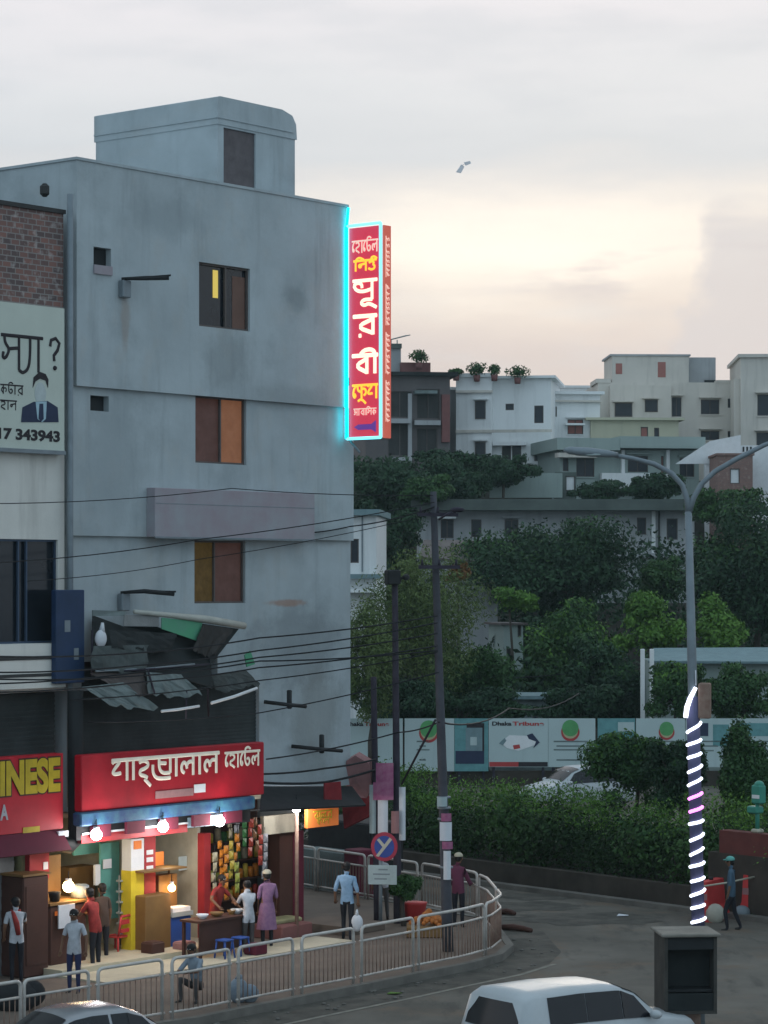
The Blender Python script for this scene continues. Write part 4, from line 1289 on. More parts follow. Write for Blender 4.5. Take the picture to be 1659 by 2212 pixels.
poster(950, 976, 1776, 1816, D3 - .17, 'paper', 'white paper notice stuck on the thick concrete pole')
poster(953, 975, 1757, 1774, D3 - .17, 'magenta', 'small magenta poster above the white notice on the pole')
poster(955, 978, 1818, 1834, D3 - .17, 'magenta', 'small magenta poster below the white notice on the pole')
poster(958, 974, 1838, 1900, D3 - .16, 'paper', 'torn pale poster strip low on the thick concrete pole')
poster(944, 966, 1722, 1742, D3 - .17, 'signplate', 'greyish poster under the steel bands of the thick pole')

b1 = v3(P(815, V0, 62.2), PAV)
p1 = pole('thin_pole', P(807, 1462, 62.2), b1, .085, .07, 'poled', 'thin dark pole rising left of the no parking sign')
b2 = v3(P(859, V0, 62.0), PAV)
p2 = pole('camera_pole', P(853, 1250, 62.0), b2, .10, .07, 'poled', 'dark pole with a black box and bracket at its top', 'pole')
mm = MB(Matrix.Translation(P(848, 1247, 61.9)) @ Matrix.Rotation(R(20), 4, 'Z')); mm.bbox(-.17, .17, -.14, .14, -.18, .18, .03); mm.build('black_box', 'dark', p2)
MB().tube([P(853, 1262, 62), P(866, 1250, 62), P(874, 1245, 62)], .035, 6).build('bracket', 'dark', p2)
MB().ball(P(877, 1247, 61.9), (.09, .09, .08), 8, 6).build('horn', 'dark', p2)
tag(MB().tube([P(868, 1693, 61.5), P(940, 1556, 57.5)], .03, 6).build('stay_bar', 'poled'), 'thin slanting stay between the dark pole and the thick pole', 'stay bar')
for args in ((812, 850, 1648, 1690, 61.6, 'magenta', 'ragged magenta banner tied between the two dark poles'),
             (806, 850, 1690, 1728, 61.55, 'magenta', 'second magenta banner hanging lower between the dark poles'),
             (816, 838, 1728, 1800, 61.6, 'paper', 'long pale paper strip hanging on the thin dark pole'),
             (862, 876, 1700, 1815, 61.7, 'paper', 'long narrow white cloth hanging beside the dark pole'),
             (845, 862, 1752, 1800, 61.5, 'tarp_pink', 'brownish pink poster above the no parking sign')):
    poster(*args[:6], args[6])
poster(798, 812, 1695, 1800, 61.7, 'signplate', 'teal grey strip on the left of the thin dark pole')

# ---- no parking sign
DS = 61.0
bs_ = v3(P(822, V0, DS), PAV)
np_ = root('no_parking_sign', bs_, R(-8), 'round red and blue no parking sign with a small plate below', 'road sign')
fr = Fr((bs_.x, bs_.y), R(-8))
MB(fr).tube([(0, 0, PAV), (0, 0, fr.loc(830, 1800)[1])], .045, 8).build('sign_post', 'galv', np_)
cx, cz = fr.loc(830, 1829, .1)
MB(fr).disc((cx, 0, cz), .345, -.10, -.075, 32, 0, .92).build('red_ring', 'signred', np_)
MB(fr).disc((cx, 0, cz), .26, -.106, -.101, 32, 0, .92).build('blue_face', 'signblue', np_)
mm = MB(fr)
mm.poly([(cx + x, -.112, cz + z) for x, z in ((-.20, -.22), (-.13, -.24), (.19, .17), (.13, .22))], .006)
mm.poly([(cx + x, -.119, cz + z) for x, z in ((-.17, .16), (-.12, .2), (.03, .03), (-.02, -.03))], .006)
mm.build('slash', 'signcream', np_)
a, b, c, d = hole(fr, 795, 857, 1869, 1911, .1)
MB(fr).bbox(a, b, -.10, -.08, c, d, .008).build('plate', 'signplate', np_)
mm = MB(fr)
for k, (w_, x) in enumerate(((.22, .25), (.4, .12), (.3, .15))):
    mm.box(a + x, a + x + w_, -.104, -.101, d - .12 - k * .11, d - .085 - k * .11)
mm.build('plate_text', 'galv', np_)

# ---- overhead cables
def cable(pts, r, label, grp='overhead cables'):
    q = [P(*p) for p in pts]
    out = []
    for a_, b_ in zip(q, q[1:]):
        L = (b_ - a_).length
        for k in range(8):
            t_ = k / 8; out.append(a_.lerp(b_, t_) - Vector((0, 0, .012 * L * 4 * t_ * (1 - t_))))
    out.append(q[-1])
    return tag(MB().tube(out, r, 5).build('cable', 'wire'), label, 'cable', grp)


cl_ = 'thin black overhead cable crossing in front of the grey building'
cl2 = 'bundled black cable sagging past the broken awning to the thick pole'
cable([(-60, 1088, 51), (500, 1055, 56.5), (935, 1010 + 60, 57.3)], .010, cl_)
cable([(-60, 1218, 51), (430, 1165, 56.5), (938, 1085, 57.2)], .012, cl_)
cable([(60, 1255, 52), (430, 1208, 57), (938, 1110, 57.2)], .009, cl_)
for k, (va, vb, vc) in enumerate(((1416, 1398, 1330), (1452, 1425, 1345), (1478, 1440, 1368), (1496, 1462, 1395), (1465, 1448, 1405))):
    cable([(-60, va, 50.5), (300, vb + 12, 53.8), (560, vb - 20, 55.6), (945, vc, 57.2)], .017, cl2, 'cable bundle by the awning')
cable([(150, 1512, 53), (560, 1470, 56), (946, 1408, 57.2)], .014, cl2, 'cable bundle by the awning')
cable([(190, 1560, 53.5), (560, 1540, 56), (948, 1452, 57.2)], .014, cl2, 'cable bundle by the awning')
cable([(575, 1640, 57.5), (860, 1582, 61.5), (948, 1560, 57.3)], .018, 'black cable rising from the red shop sign to the poles')
cable([(948, 1560, 57.3), (1100, 1530, 75), (1250, 1498, 95)], .022, 'black cable running on from the thick pole towards the trees')
cable([(560, 1672, 58.5), (700, 1660, 60.5), (812, 1640, 62)], .024, 'thick sagging cable low on the wall right of the red sign')
cable([(560, 1690, 58.5), (700, 1690, 60.5), (812, 1662, 62)], .03, 'lowest sagging cable right of the red sign')
cable([(680, 1150, 61), (757, 1137, 62), (938, 1095, 57.3)], .016, 'short black cable from the hotel wall to the thick pole')
cable([(1100, 1465, 118), (1420, 1432, 118), (1700, 1405, 118)], .02, 'black cable strung in front of the trees')
# bracket arms sticking out of the wall
for (u, v, du, lb) in ((620, 1522, 50, 'upper dark iron bracket on the lower wall'), (690, 1618, 60, 'lower dark iron bracket on the lower wall')):
    p = FA.pt(u, v, 0)
    br = froot(FA, 'wall_bracket', p.x, 0, p.z - .2, lb, 'bracket')
    MB(FA).tube([FA.pt(u - du, v - 6, .1), FA.pt(u, v, .5), FA.pt(u + du * .8, v + 4, .45)], .05, 6).build('arm', 'dark', br)
    MB(FA).tube([FA.pt(u + 5, v - 30, .3), FA.pt(u + 5, v + 8, .4)], .06, 6).build('insulator', 'dark', br)

# ---- twin street lamp with light rope
DL = 48.0
lb_ = v3(P(1510, V0, DL), 0)
lamp = root('street_lamp', lb_, 0, 'tall twin armed street lamp wound with a glowing light rope', 'street lamp')


def lp_(v): return P(1487 + (v - 1100) * .0235, v, DL)


MB().tube([lb_, lp_(1800), lp_(1400), lp_(1105)], [.115, .105, .085, .065], 14).build('pole_shaft', 'galv', lamp)
arm = [lp_(1110), P(1485, 1080, DL), P(1474, 1048, DL), P(1450, 1022, DL), P(1412, 1002, DL), P(1365, 990, DL - .2), P(1318, 982, DL - .3)]
MB().tube(arm, [.06, .055, .05, .05, .05, .045, .04], 10).build('curved_arm', 'galv', lamp)
arm = [lp_(1110), P(1498, 1076, DL), P(1515, 1046, DL), P(1545, 1018, DL), P(1590, 992, DL), P(1650, 962, DL), P(1720, 935, DL)]
MB().tube(arm, [.06, .055, .05, .05, .05, .045, .04], 10).build('curved_arm', 'galv', lamp)
for (ua, ub, v) in ((1334, 1218, 978), (1705, 1820, 934)):
    a_, b_ = P(ua, v + 4, DL - .3), P(ub, v - 6, DL - .5)
    hd = MB().tube([a_, a_.lerp(b_, .15), a_.lerp(b_, .5), a_.lerp(b_, .9), b_], [.04, .065, .085, .07, .03], 12).build('lamp_head', 'galv', lamp)
    c_ = a_.lerp(b_, .55)
    MB().ball(c_ + Vector((0, 0, -.045)), (.26, .07, .035), 12, 6).build('lens', 'signplate', hd)
MB().tube([lp_(1505), lp_(1700), lp_(2012)], [.125, .12, .125], 14).build('dark_wrap', 'ledwrap', lamp)


def turn(v0, v1, m, a0=200, a1=345, r=.134):
    q = []
    for k in range(9):
        t_ = k / 8; a_ = R(a0 + (a1 - a0) * t_); c_ = lp_(v0 + (v1 - v0) * t_)
        q.append(c_ + Vector((math.cos(a_) * r, math.sin(a_) * r, 0)))
    MB().tube(q, .031, 8).build('light_rope', m, lamp)


vs_ = [1604, 1634, 1662, 1690, 1719, 1746, 1778, 1808, 1838, 1868, 1899, 1929, 1955, 1985]
for i, v in enumerate(vs_):
    v += random.uniform(-2.5, 2.5); q_ = random.uniform(4, 8.5)
    turn(v + q_, v - q_, 'pinkled' if i in (4, 5) else 'whiteled', 200 + random.uniform(-6, 10), 345 + random.uniform(-14, 6))
turn(1582, 1560, 'whiteled', 200, 350)
MB().tube([P(1481, 1550, DL - .14), P(1484, 1528, DL - .15), P(1491, 1508, DL - .15), P(1503, 1485, DL - .14)], [.045, .05, .045, .035], 8).build('light_rope', 'whiteled', lamp)
MB().tube([P(1503, 1480, DL - .1), P(1502.5, 1448, DL - .1)], .012, 6).build('loose_wire', 'paper', lamp)
mm = MB(Matrix.Translation(P(1521, 1552, DL - .05)) @ Matrix.Rotation(R(-15), 4, 'Z')); mm.bbox(-.10, .12, -.1, .12, .0, .66, .02)
mm.build('switch_box', 'rust', lamp)

# ---- kiosk box on a leg, at the roadside
DB = 44.6
kb = P(1498, V0, DB)
fk = Fr((kb.x, kb.y), R(5))
kx = root('metal_box', v3(kb, 0), fk.yaw, 'weathered open fronted metal box on a leg below the lit pole', 'roadside box')
a, b, c, d = hole(fk, 1436, 1549, 2024, 2191, 0)
DPB = .95
mm = MB(fk)
t = .055
mm.box(a, a + t, 0, DPB, c, d); mm.box(b - t, b, 0, DPB, c, d); mm.box(a + t, b - t, 0, DPB, c, c + t); mm.box(a + t, b - t, DPB - .03, DPB, c + t, d)
mm.build('casing', 'casing', kx)
MB(fk).bbox(a - .06, b + .06, -.07, DPB + .05, d, d + .055, .015).build('lid', 'lid', kx)
MB(fk).box(a + t + .003, b - t - .003, .01, .05, d - .22, d - .004).build('top_rail', 'dark', kx)
MB(fk).box(a + t + .003, b - t - .003, .05, DPB - .04, c + .38, c + .42).build('shelf', 'dark', kx)
MB(fk).box(a + t + .003, b - t - .003, .35, .40, c + .43, d - .23).build('back_panel', 'tin_dark', kx)
MB(fk).box(a + t + .003, b - t - .003, .012, .05, c + t + .004, c + .36).build('lower_panel', 'tin_dark', kx)
MB(fk).bbox((a + b) / 2 - .18, (a + b) / 2 + .22, .2, .7, 0, c, .03).build('leg', 'rust', kx)

# ---- plastic barriers and rope on the right
def barrier(u, vb, hgt, wd, m, label, yaw=60):
    p = G(u, vb)
    t_ = root('plastic_barrier', p, R(yaw), label, 'barrier', 'plastic road barriers by the planter')
    q = MB(t_.matrix_world)
    prof_ = [(-wd, 0), (wd, 0), (wd, hgt * .12), (wd * .55, hgt * .38), (wd * .38, hgt), (-wd * .38, hgt), (-wd * .55, hgt * .38), (-wd, hgt * .12)]
    n_ = len(prof_); L = .55
    q.add([(-L, y, z) for y, z in prof_] + [(L, y, z) for y, z in prof_], [tuple(range(n_)), tuple(range(2 * n_ - 1, n_ - 1, -1))] + [(i, n_ + i, n_ + (i + 1) % n_, (i + 1) % n_) for i in range(n_)])
    q.build('barrier_body', m, t_)
    q = MB(t_.matrix_world); q.box(-L - .004, L + .004, -wd * .46, wd * .46, hgt * .55, hgt * .70); q.build('pale_band', 'plasticred' if m != 'plasticred' else 'tarp_pink', t_)
    q = MB(t_.matrix_world); q.tube([(0, 0, hgt), (0, 0, hgt + .07)], .06, 8); q.build('filler_cap', 'dark', t_)
    return t_


barrier(1632, 1979, 1.08, .27, 'plasticred', 'red plastic barrier standing right of the walking man')
barrier(1536, 1986, .98, .28, 'plasticred', 'red plastic barrier half hidden behind the lit pole')
barrier(1613, 1967, .85, .20, 'plasticyellow', 'yellow plastic barrier just behind the walking man')
tag(MB().tube([P(1516, 1915, 63.2), P(1570, 1907, 63.3), P(1640, 1892, 63.9)], .025, 6).build('barrier_pole', 'cream'), 'pale bar laid across the red plastic barriers', 'bar')
mm = MB(Matrix.Translation(G(1602, 1985))); mm.ball((0, 0, .16), (.22, .16, .18), 12, 8); tag(mm.build('blue_bag', 'galv'), 'grey blue sack on the road at the walking man\'s feet', 'sack')
mm = MB(Matrix.Translation(G(1545, 1992))); mm.ball((0, 0, .2), (.24, .18, .26), 12, 8); tag(mm.build('pale_sack', 'signcream'), 'pale sack in front of the red barrier by the lit pole', 'sack')

# ---- planter wall, hedge and red wall across the road
w0 = G(1060, 1911).xy; w1 = G(1481, 1966).xy
dw = (w1 - w0).normalized(); w_l = w0 - dw * 9; w_r = w1 + dw * 14
fw = Fr(w_l, math.atan2(dw.y, dw.x))
LW_ = (w_r - w_l).length
tag(MB(fw).box(0, LW_, 0, .25, 0, .62).build('planter_wall', 'planter'), 'long low dark kerb wall along the foot of the green hedge', 'low wall')
tag(MB(fw).box(0, LW_, -.42, -.12, .0, .13).build('kerb', 'kerb'), kind='structure')
tag(MB(fw).box(0, LW_, .25, 5.0, 0, .55).build('planter_soil', 'earth'), kind='structure')
xa = fw.loc(1556, 1850)[0]
rw = froot(fw, 'red_retaining_wall', xa + 5, 0, 0, 'taller red topped wall behind the plastic barriers', 'wall')
zr = fw.loc(1600, 1797)[1]; zm = fw.loc(1600, 1846)[1]
MB(fw).box(xa - .35, LW_ + .1, -.06, .30, 0, zm).build('lower_wall', 'planter', rw)
MB(fw).box(xa, LW_ + .1, -.04, .32, zm, zr).build('red_parapet', 'redwall', rw)
# green enamel post on the wall
xg, zg = fw.loc(1628, 1796)
gp = froot(fw, 'green_post_box', xg, -.1, zr, 'green enamel box on a thin stem standing on the red wall', 'post box')
MB(fw).bbox(xg - .13, xg + .13, .02, .26, zr, zr + .10, .03).build('base', 'cream', gp)
MB(fw).tube([(xg, .14, zr + .1), (xg, .14, zr + .75)], .055, 8).build('stem', 'greenpost', gp)
MB(fw).bbox(xg - .24, xg + .10, 0, .28, zr + .48, zr + .66, .03).build('tray', 'greenpost', gp)
MB(fw).bbox(xg - .12, xg + .20, .02, .26, zr + .72, zr + 1.2, .04).build('box', 'greenpost', gp)
MB(fw).box(xg - .07, xg + .17, .014, .019, zr + .86, zr + .95).build('white_band', 'white', gp)
MB(fw).ball((xg + .06, .14, zr + 1.2), (.14, .11, .10), 10, 6).build('cap', 'greenpost', gp)

# litter and stones by the corner
mm = MB()
for _ in range(55):
    k = random.randint(2, iF + 2); t_ = random.random()
    p = path[k].lerp(path[min(k + 1, len(path) - 1)], t_); o = offs(path, random.uniform(.35, 1.3))
    q = o[k].lerp(o[k + 1], t_)
    s_ = random.uniform(.02, .06)
    mm.ball((q.x, q.y, s_ * .4), (s_, s_ * .8, s_ * .5), 6, 4)
tag(mm.build('rubble', 'kerb'), 'crumbs of stone and dirt along the gutter', 'rubble', kind='stuff')
for (u, v, m, s_, lb) in ((1345, 1979, 'paper', .16, 'flat pale scrap lying alone on the road'), (1065, 1990 + 60, 'paper', .10, 'white scrap by the railing corner'), (852, 2148, 'leaf_bright', .14, 'greenish leaf scrap on the road edge')):
    p = G(u, v); mm = MB(Matrix.Translation(p) @ Matrix.Rotation(random.random() * 3, 4, 'Z'))
    mm.poly([(-s_, -s_ * .6, .02), (s_ * .8, -s_ * .7, .03), (s_, s_ * .5, .015), (-s_ * .5, s_ * .8, .04)], .012)
    tag(mm.build('litter_scrap', m), lb, 'litter')
# two stones / sandals at the corner
for (u, v, lb, sx) in ((1098, 1972 + 5, 'short dark log lying upper at the railing corner', .22), (1118, 2012, 'long dark branch lying lower at the railing corner', .42)):
    p = G(u, v); mm = MB(Matrix.Translation(p) @ Matrix.Rotation(R(-35), 4, 'Z'))
    mm.tube([(-sx, 0, .07), (-sx * .3, .03, .09), (sx * .4, 0, .08), (sx, -.04, .06)], [.07, .08, .07, .05], 8)
    tag(mm.build('log', 'darkbrown'), lb, 'log')
# manhole hollow / damp patches on the road
for (u, v, a_, b_) in ((1130, 1958, 1.5, 1.0), (1270, 1985, 1.9, 1.2), (1160, 1937, 1.0, .8)):
    p = G(u, v); mm = MB(Matrix.Translation(p)); n_ = 28
    mm.add([(a_ * (1 + .18 * math.sin(3 * k)) * math.cos(2 * math.pi * k / n_), b_ * (1 + .2 * math.cos(5 * k)) * math.sin(2 * math.pi * k / n_), .005) for k in range(n_)], [tuple(range(n_))])
    tag(mm.build('road_patch', 'dirtroad'), kind='structure')

# ================================================================== STALL AND SHOP GOODS
# big brown oven cabinet on the left
a, b, c, d = hole(FA, 50, 106, 1892, 2085, .45)
ov = froot(FA, 'oven_cabinet', (a + b) / 2, .55, PAV, 'tall dark brown cabinet below the red pillar beside the oven', 'cabinet')
MB(FA).bbox(a, b, -.45, .45, PAV, d, .03).build('body', 'darkbrown', ov)
MB(FA).box(a - .03, b + .03, -.48, .48, d + .002, d + .05).build('top', 'brown', ov)
MB(FA).box(a + .08, b - .08, -.462, -.451, .4, d - .2).build('door', 'darkbrown', ov)
a, b, c, d = hole(FA, 107, 188, 1952, 2085, .3)
ov = froot(FA, 'clay_oven', (a + b) / 2, .3, PAV, 'brown oven counter lit by the glowing orange bulb', 'oven')
MB(FA).bbox(a, b, -.3, .55, PAV, d, .04).build('body', 'darkbrown', ov)
MB(FA).box(a - .02, b + .04, -.34, .58, d + .002, d + .05).build('top', 'brown', ov)
ov_top = d + .052
MB(FA).box(a + .05, b - .05, .45, .52, d + .051, d + .95).build('back_board', 'brown', ov)
MB(FA).box(a + .15, a + .42, -.312, -.301, d - .22, d - .13).build('glow_slot', 'orangesign', ov)
tag(fbox(127, 162, 1954, 2004, .42, .03, 'hanging_sheet', 'paper', None), 'pale sheet hung on the front of the oven counter', 'sheet')
# counter with blue base
a, b, c, d = hole(FA, 315, 414, 1930, 2052, .35)
ct = froot(FA, 'food_counter', (a + b) / 2, .35, FZ, 'brown food counter with a blue lower front beside the yellow pillar', 'counter')
xm = FA.loc(370, 1990, .35)[0]
MB(FA).bbox(a, xm, -.35, .35, FZ - .1, d, .02).build('cabinet', 'brown', ct)
MB(FA).bbox(xm + .004, b, -.34, .35, FZ - .1, d - .55, .02).build('blue_base', 'plasticblue', ct)
MB(FA).box(xm + .004, b + .02, -.38, .36, d - .54, d - .44).build('worktop', 'greytile', ct)
MB(FA).box(xm + .02, b - .05, .05, .3, d - .44, d + .35).build('back_board', 'brown', ct)
MB(FA).box(a, b - .1, -.30, .3, d + .5, d + .54).build('hood', 'brown', ct)
for x in (a + .03, b - .15): MB(FA).box(x, x + .04, .2, .24, d + .001, d + .5).build('hood_post', 'brown', ct)
k = MB(FA); k.box(xm + .05, b - .05, -.36, -.05, d - .438, d - .34); tag(k.build('steel_tray', 'white'), 'white steel tray on the food counter', 'tray')
k = MB(FA); x, _ = FA.loc(176, 1950, .1); zc_ = ov_top
k.tube([(x, -.05, zc_), (x, -.05, zc_ + .02), (x, -.05, zc_ + .26), (x, -.05, zc_ + .28)], [.16, .20, .20, .17], 16); tag(k.build('cooking_pot', 'galv'), 'dented steel cooking pot at the right end of the oven counter', 'pot')
k = MB(FA); x, _ = FA.loc(118, 1950, .1); k.tube([(x, -.1, zc_), (x, -.1, zc_ + .16), (x, -.1, zc_ + .2)], [.10, .13, .14], 14); tag(k.build('pan', 'dark'), 'dark pan at the left end of the oven counter', 'pan')
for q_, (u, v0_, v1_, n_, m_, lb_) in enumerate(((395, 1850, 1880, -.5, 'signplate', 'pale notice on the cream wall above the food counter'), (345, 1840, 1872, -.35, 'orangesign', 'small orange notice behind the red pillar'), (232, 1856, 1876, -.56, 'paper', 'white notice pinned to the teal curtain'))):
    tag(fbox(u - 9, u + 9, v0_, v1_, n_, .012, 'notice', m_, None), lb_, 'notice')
for q_, (u, n_, h_, m_, lb_) in enumerate(((330, .62, .34, 'darkbrown', 'dark crate standing before the brown food counter'), (398, .75, .26, 'tarp_pink', 'pinkish carton beside the blue counter base'), (552, 2.0, .22, 'maroon', 'maroon carton on the floor by the purple dress'))):
    x, _ = FA.loc(u, 2040, n_); k = MB(FA); k.bbox(x - .2, x + .2, -n_ - .18, -n_ + .18, PAV + .037, PAV + .037 + h_, .02); k.box(x - .17, x + .17, -n_ - .15, -n_ + .15, PAV + .038 + h_, PAV + .05 + h_)
    tag(k.build('carton', m_), lb_, 'carton')
# red chair
p = v3(G(252, 2062, .2), PAV + .036)
ch = root('plastic_chair', p, FA.yaw + R(8), 'red plastic chair standing beside the lit shop floor', 'chair')
mw = ch.matrix_world
MB(mw).bbox(-.21, .21, -.2, .2, .40, .44, .015).build('seat', 'plasticred', ch)
for x in (-.18, .18):
    for y in (-.17, .17): MB(mw).tube([(x, y, .40), (x * 1.12, y * 1.12, 0)], [.025, .02], 6).build('leg', 'plasticred', ch)
k = MB(mw)
for x in (-.19, .19): k.tube([(x, -.19, .44), (x * .97, -.26, .88)], .025, 6)
k.tube([(-.184, -.26, .88), (.184, -.26, .88)], .03, 6); k.box(-.16, .16, -.245, -.215, .52, .60); k.box(-.16, .16, -.255, -.225, .70, .80)
k.build('backrest', 'plasticred', ch)
# snack stall table
a, b, c, d = hole(FA, 415, 530, 1968, 2050, 1.35)
tb = froot(FA, 'stall_table', (a + b) / 2, 1.0, PAV, 'low wooden stall table with plates in front of the hanging packets', 'table')
d = 1.0
MB(FA).box(a, b, -1.60, -.98, d - .05, d).build('table_top', 'darkbrown', tb)
for x in (a + .05, b - .1):
    for y in (-1.55, -1.06): MB(FA).box(x, x + .06, y, y + .06, PAV, d - .05).build('leg', 'darkbrown', tb)
MB(FA).box(a + .02, b - .02, -1.545, -1.52, .3, d - .06).build('front_board', 'darkbrown', tb)
for (u, v, r_, m, lb) in ((437, 1972, .14, 'paper', 'white bowl at the left end of the stall table'), (468, 1968, .16, 'brown', 'brown dish in the middle of the stall table'), (500, 1965, .10, 'brown', 'small brown dish next to the white bowl stack'), (512, 1962, .15, 'white', 'white bowl beside the customer in white')):
    x, _ = FA.loc(u, v, 1.3)
    k = MB(FA); n_ = 14
    rr = [(.05, 0), (r_ * .7, .03), (r_, .10), (r_ * .9, .095), (r_ * .6, .04)]
    vs2 = [(x + q * math.cos(2 * math.pi * i / n_), -1.3 + q * math.sin(2 * math.pi * i / n_), d + .002 + z) for q, z in rr for i in range(n_)]
    k.add(vs2, [(j * n_ + i, j * n_ + (i + 1) % n_, (j + 1) * n_ + (i + 1) % n_, (j + 1) * n_ + i) for j in range(4) for i in range(n_)] + [tuple(range(n_))], 0, True)
    tag(k.build('bowl', m), lb, 'bowl')
for (u, lb) in ((478, 'left blue plastic stool under the stall table'), (512, 'right blue plastic stool under the stall table')):
    x, _ = FA.loc(u, 2030, 1.75)
    stl = froot(FA, 'plastic_stool', x, 1.85, PAV, lb, 'stool', 'blue stools at the stall')
    MB(FA).bbox(x - .15, x + .15, -2.0, -1.7, PAV + .40, PAV + .44, .02).build('seat', 'plasticblue', stl)
    for sx_ in (-1, 1):
        for sy_ in (-1, 1): MB(FA).tube([(x + sx_ * .12, -1.85 + sy_ * .12, PAV + .40), (x + sx_ * .16, -1.85 + sy_ * .16, PAV)], .022, 6).build('leg', 'plasticblue', stl)
# hanging snack packets
PK = {}
for nme, c1 in (('orange', (.62, .22, .02)), ('yellow', (.55, .42, .06)), ('lime', (.38, .42, .08)), ('cream', (.42, .38, .26)), ('red', (.40, .05, .03)), ('brown', (.25, .12, .05)), ('green', (.05, .20, .06)), ('silver', (.36, .37, .40))):
    c1 = tuple(q_ * .72 for q_ in c1)
    PK[nme] = mat('packet_' + nme, c1, .45, var=.35, vscale=9)
strips = [(464, 1840, 1972, 'cream', 'pale'), (478, 1815, 1930, 'orange', 'orange'), (488, 1825, 1945, 'orange', 'deep orange'), (501, 1815, 1900, 'yellow', 'yellow'), (513, 1800, 1860, 'orange', 'short orange'),
          (512, 1862, 1930, 'lime', 'lime'), (498, 1765, 1812, 'cream', 'short pale'), (513, 1762, 1800, 'silver', 'silver'), (527, 1770, 1830, 'green', 'green'), (540, 1768, 1850, 'red', 'long red'),
          (552, 1765, 1840, 'brown', 'brown'), (562, 1780, 1870, 'red', 'dark red'), (572, 1800, 1900, 'silver', 'dangling silver')]
for (u, v0, v1, cn, wd_) in strips:
    n_ = random.uniform(.25, .5)
    x, zt_ = FA.loc(u, v0, n_); _, zb_ = FA.loc(u, v1, n_)
    t_ = froot(FA, 'snack_strip', x, n_, zb_, '%s strip of snack packets hanging in the stall' % wd_, 'snack packets', 'strips of snack packets')
    k = MB(FA); q = max(2, int((zt_ - zb_) / .2)); hh = (zt_ - zb_) / q
    for i in range(q):
        z = zb_ + i * hh; j = random.uniform(-.03, .03); w_ = random.uniform(.06, .085); y = -n_ + random.uniform(-.03, .03)
        k.add([(x + j - w_, y, z + .01), (x + j + w_, y, z + .01), (x + j + w_, y, z + hh - .01), (x + j - w_, y, z + hh - .01), (x + j, y - .05, z + hh * .5), (x + j, y + .05, z + hh * .5)],
              [(0, 1, 4), (1, 2, 4), (2, 3, 4), (3, 0, 4), (1, 0, 5), (2, 1, 5), (3, 2, 5), (0, 3, 5)])
    k.build('packets', PK[cn], t_)
    MB(FA).tube([(x, -n_, zb_), (x, -n_, zt_ + .15)], .008, 4).build('string', 'wire', t_)
a, b, c, d = hole(FA, 455, 600, 1752, 1766, .35)
rk = froot(FA, 'packet_rail', (a + b) / 2, .35, d, 'dark rail from which the snack packets hang', 'rail')
MB(FA).tube([(a, -.37, d), (b, -.37, d)], .025, 6).build('rail', 'dark', rk)
# shelves behind the stall
sh = froot(FA, 'stall_shelf', FA.loc(510, 1850, -.8)[0], -.9, FZ, 'dark shelving crowded with tins at the back of the stall', 'shelf')
a, b = FA.loc(458, 1850, -.9)[0], FA.loc(580, 1850, -.9)[0]
MB(FA).box(a, b, 1.25, 1.3, FZ - .1, 3.2).build('back_board', 'darkbrown', sh)
for z in (.9, 1.35, 1.8, 2.25, 2.7):
    MB(FA).box(a, b, .9, 1.249, z, z + .03).build('shelf_board', 'darkbrown', sh)
cols = list(PK)
for z in (.9, 1.35, 1.8, 2.25):
    x = a + .1
    while x < b - .1:
        w_ = random.uniform(.06, .10); h_ = random.uniform(.15, .32); cn = random.choice(cols)
        k = MB(FA); k.tube([(x, 1.08, z + .031), (x, 1.08, z + .031 + h_)], w_, 8)
        k.tube([(x, 1.08, z + .032 + h_), (x, 1.08, z + .05 + h_)], w_ * .8, 8)
        tag(k.build('tin', PK[cn]), 'small tin or jar on the dark shelves of the stall', 'tin', 'tins on the stall shelves')
        x += w_ * 2 + random.uniform(.02, .1)
# brick plinth at the wooden columns
a, b, c, d = hole(FA, 588, 655, 2000, 2040, .6)
tag(MB(FA).bbox(a, b, -.9, .0, PAV - .02, PAV + .32, .03).build('plinth', 'redbox'), 'low reddish plinth at the foot of the wooden columns', 'plinth')
k = MB(FA); x, _ = FA.loc(600, 1985, .3); k.bbox(x - .4, x + .55, -.6, -.1, PAV + .301, PAV + .42, .04); tag(k.build('folded_sheet', 'olive'), 'pale green folded sheet on the reddish plinth', 'sheet')

# side corner: orange sign, red awning, sacks
a, b, c, d = hole(FA, 664, 732, 1742, 1786, 1.0)
os_ = froot(FA, 'orange_sign', (a + b) / 2, 1.0, c, 'small glowing orange sign right of the bulb on the thin post', 'shop sign')
MB(FA).bbox(a, b, -1.0, -.9, c, d, .01).build('board', 'orangesign', os_)
k = MB(FA); bangla(k, ['ba', 'aa', 'la', 'ra'], a + .2, d - .3, .2, -1.01, b - a - .45, .016); bangla(k, ['ka', 'la'], a + .3, c + .06, .16, -1.01, b - a - .65, .014); k.build('lettering', 'yellow', os_)
k = MB(FA); k.poly([FA.pt(700, 1692, 1.0), FA.pt(735, 1688, 1.1), FA.pt(738, 1742, 1.1), FA.pt(700, 1742, 1.0)], .04)
tag(k.build('red_board', 'tarp_red'), 'plain red board above the small orange sign', 'board')
k = MB(FA); k.poly([FA.pt(566, 1700, .1), FA.pt(760, 1700, .1), FA.pt(790, 1740, 1.6), FA.pt(560, 1752, 1.5)], .04)
tag(k.build('dark_tarpaulin', 'tarp_dark'), 'dark tarpaulin stretched over the corner stalls', 'tarpaulin')
k = MB(); pts_ = [P(748, 1690, 62.5), P(752, 1640, 62.3), P(772, 1628, 62.2), P(800, 1645, 62.2), P(806, 1700, 62.3), P(795, 1720, 62.4), P(770, 1718, 62.4)]
k.poly(pts_, .35); tag(k.build('pink_sack', 'tarp_pink'), 'big faded pink sack hung beside the thin dark pole', 'sack')
k = MB(); k.poly([P(740, 1735, 64), P(800, 1718, 63.5), P(806, 1760, 63.2), P(745, 1790, 63.8)], .06)
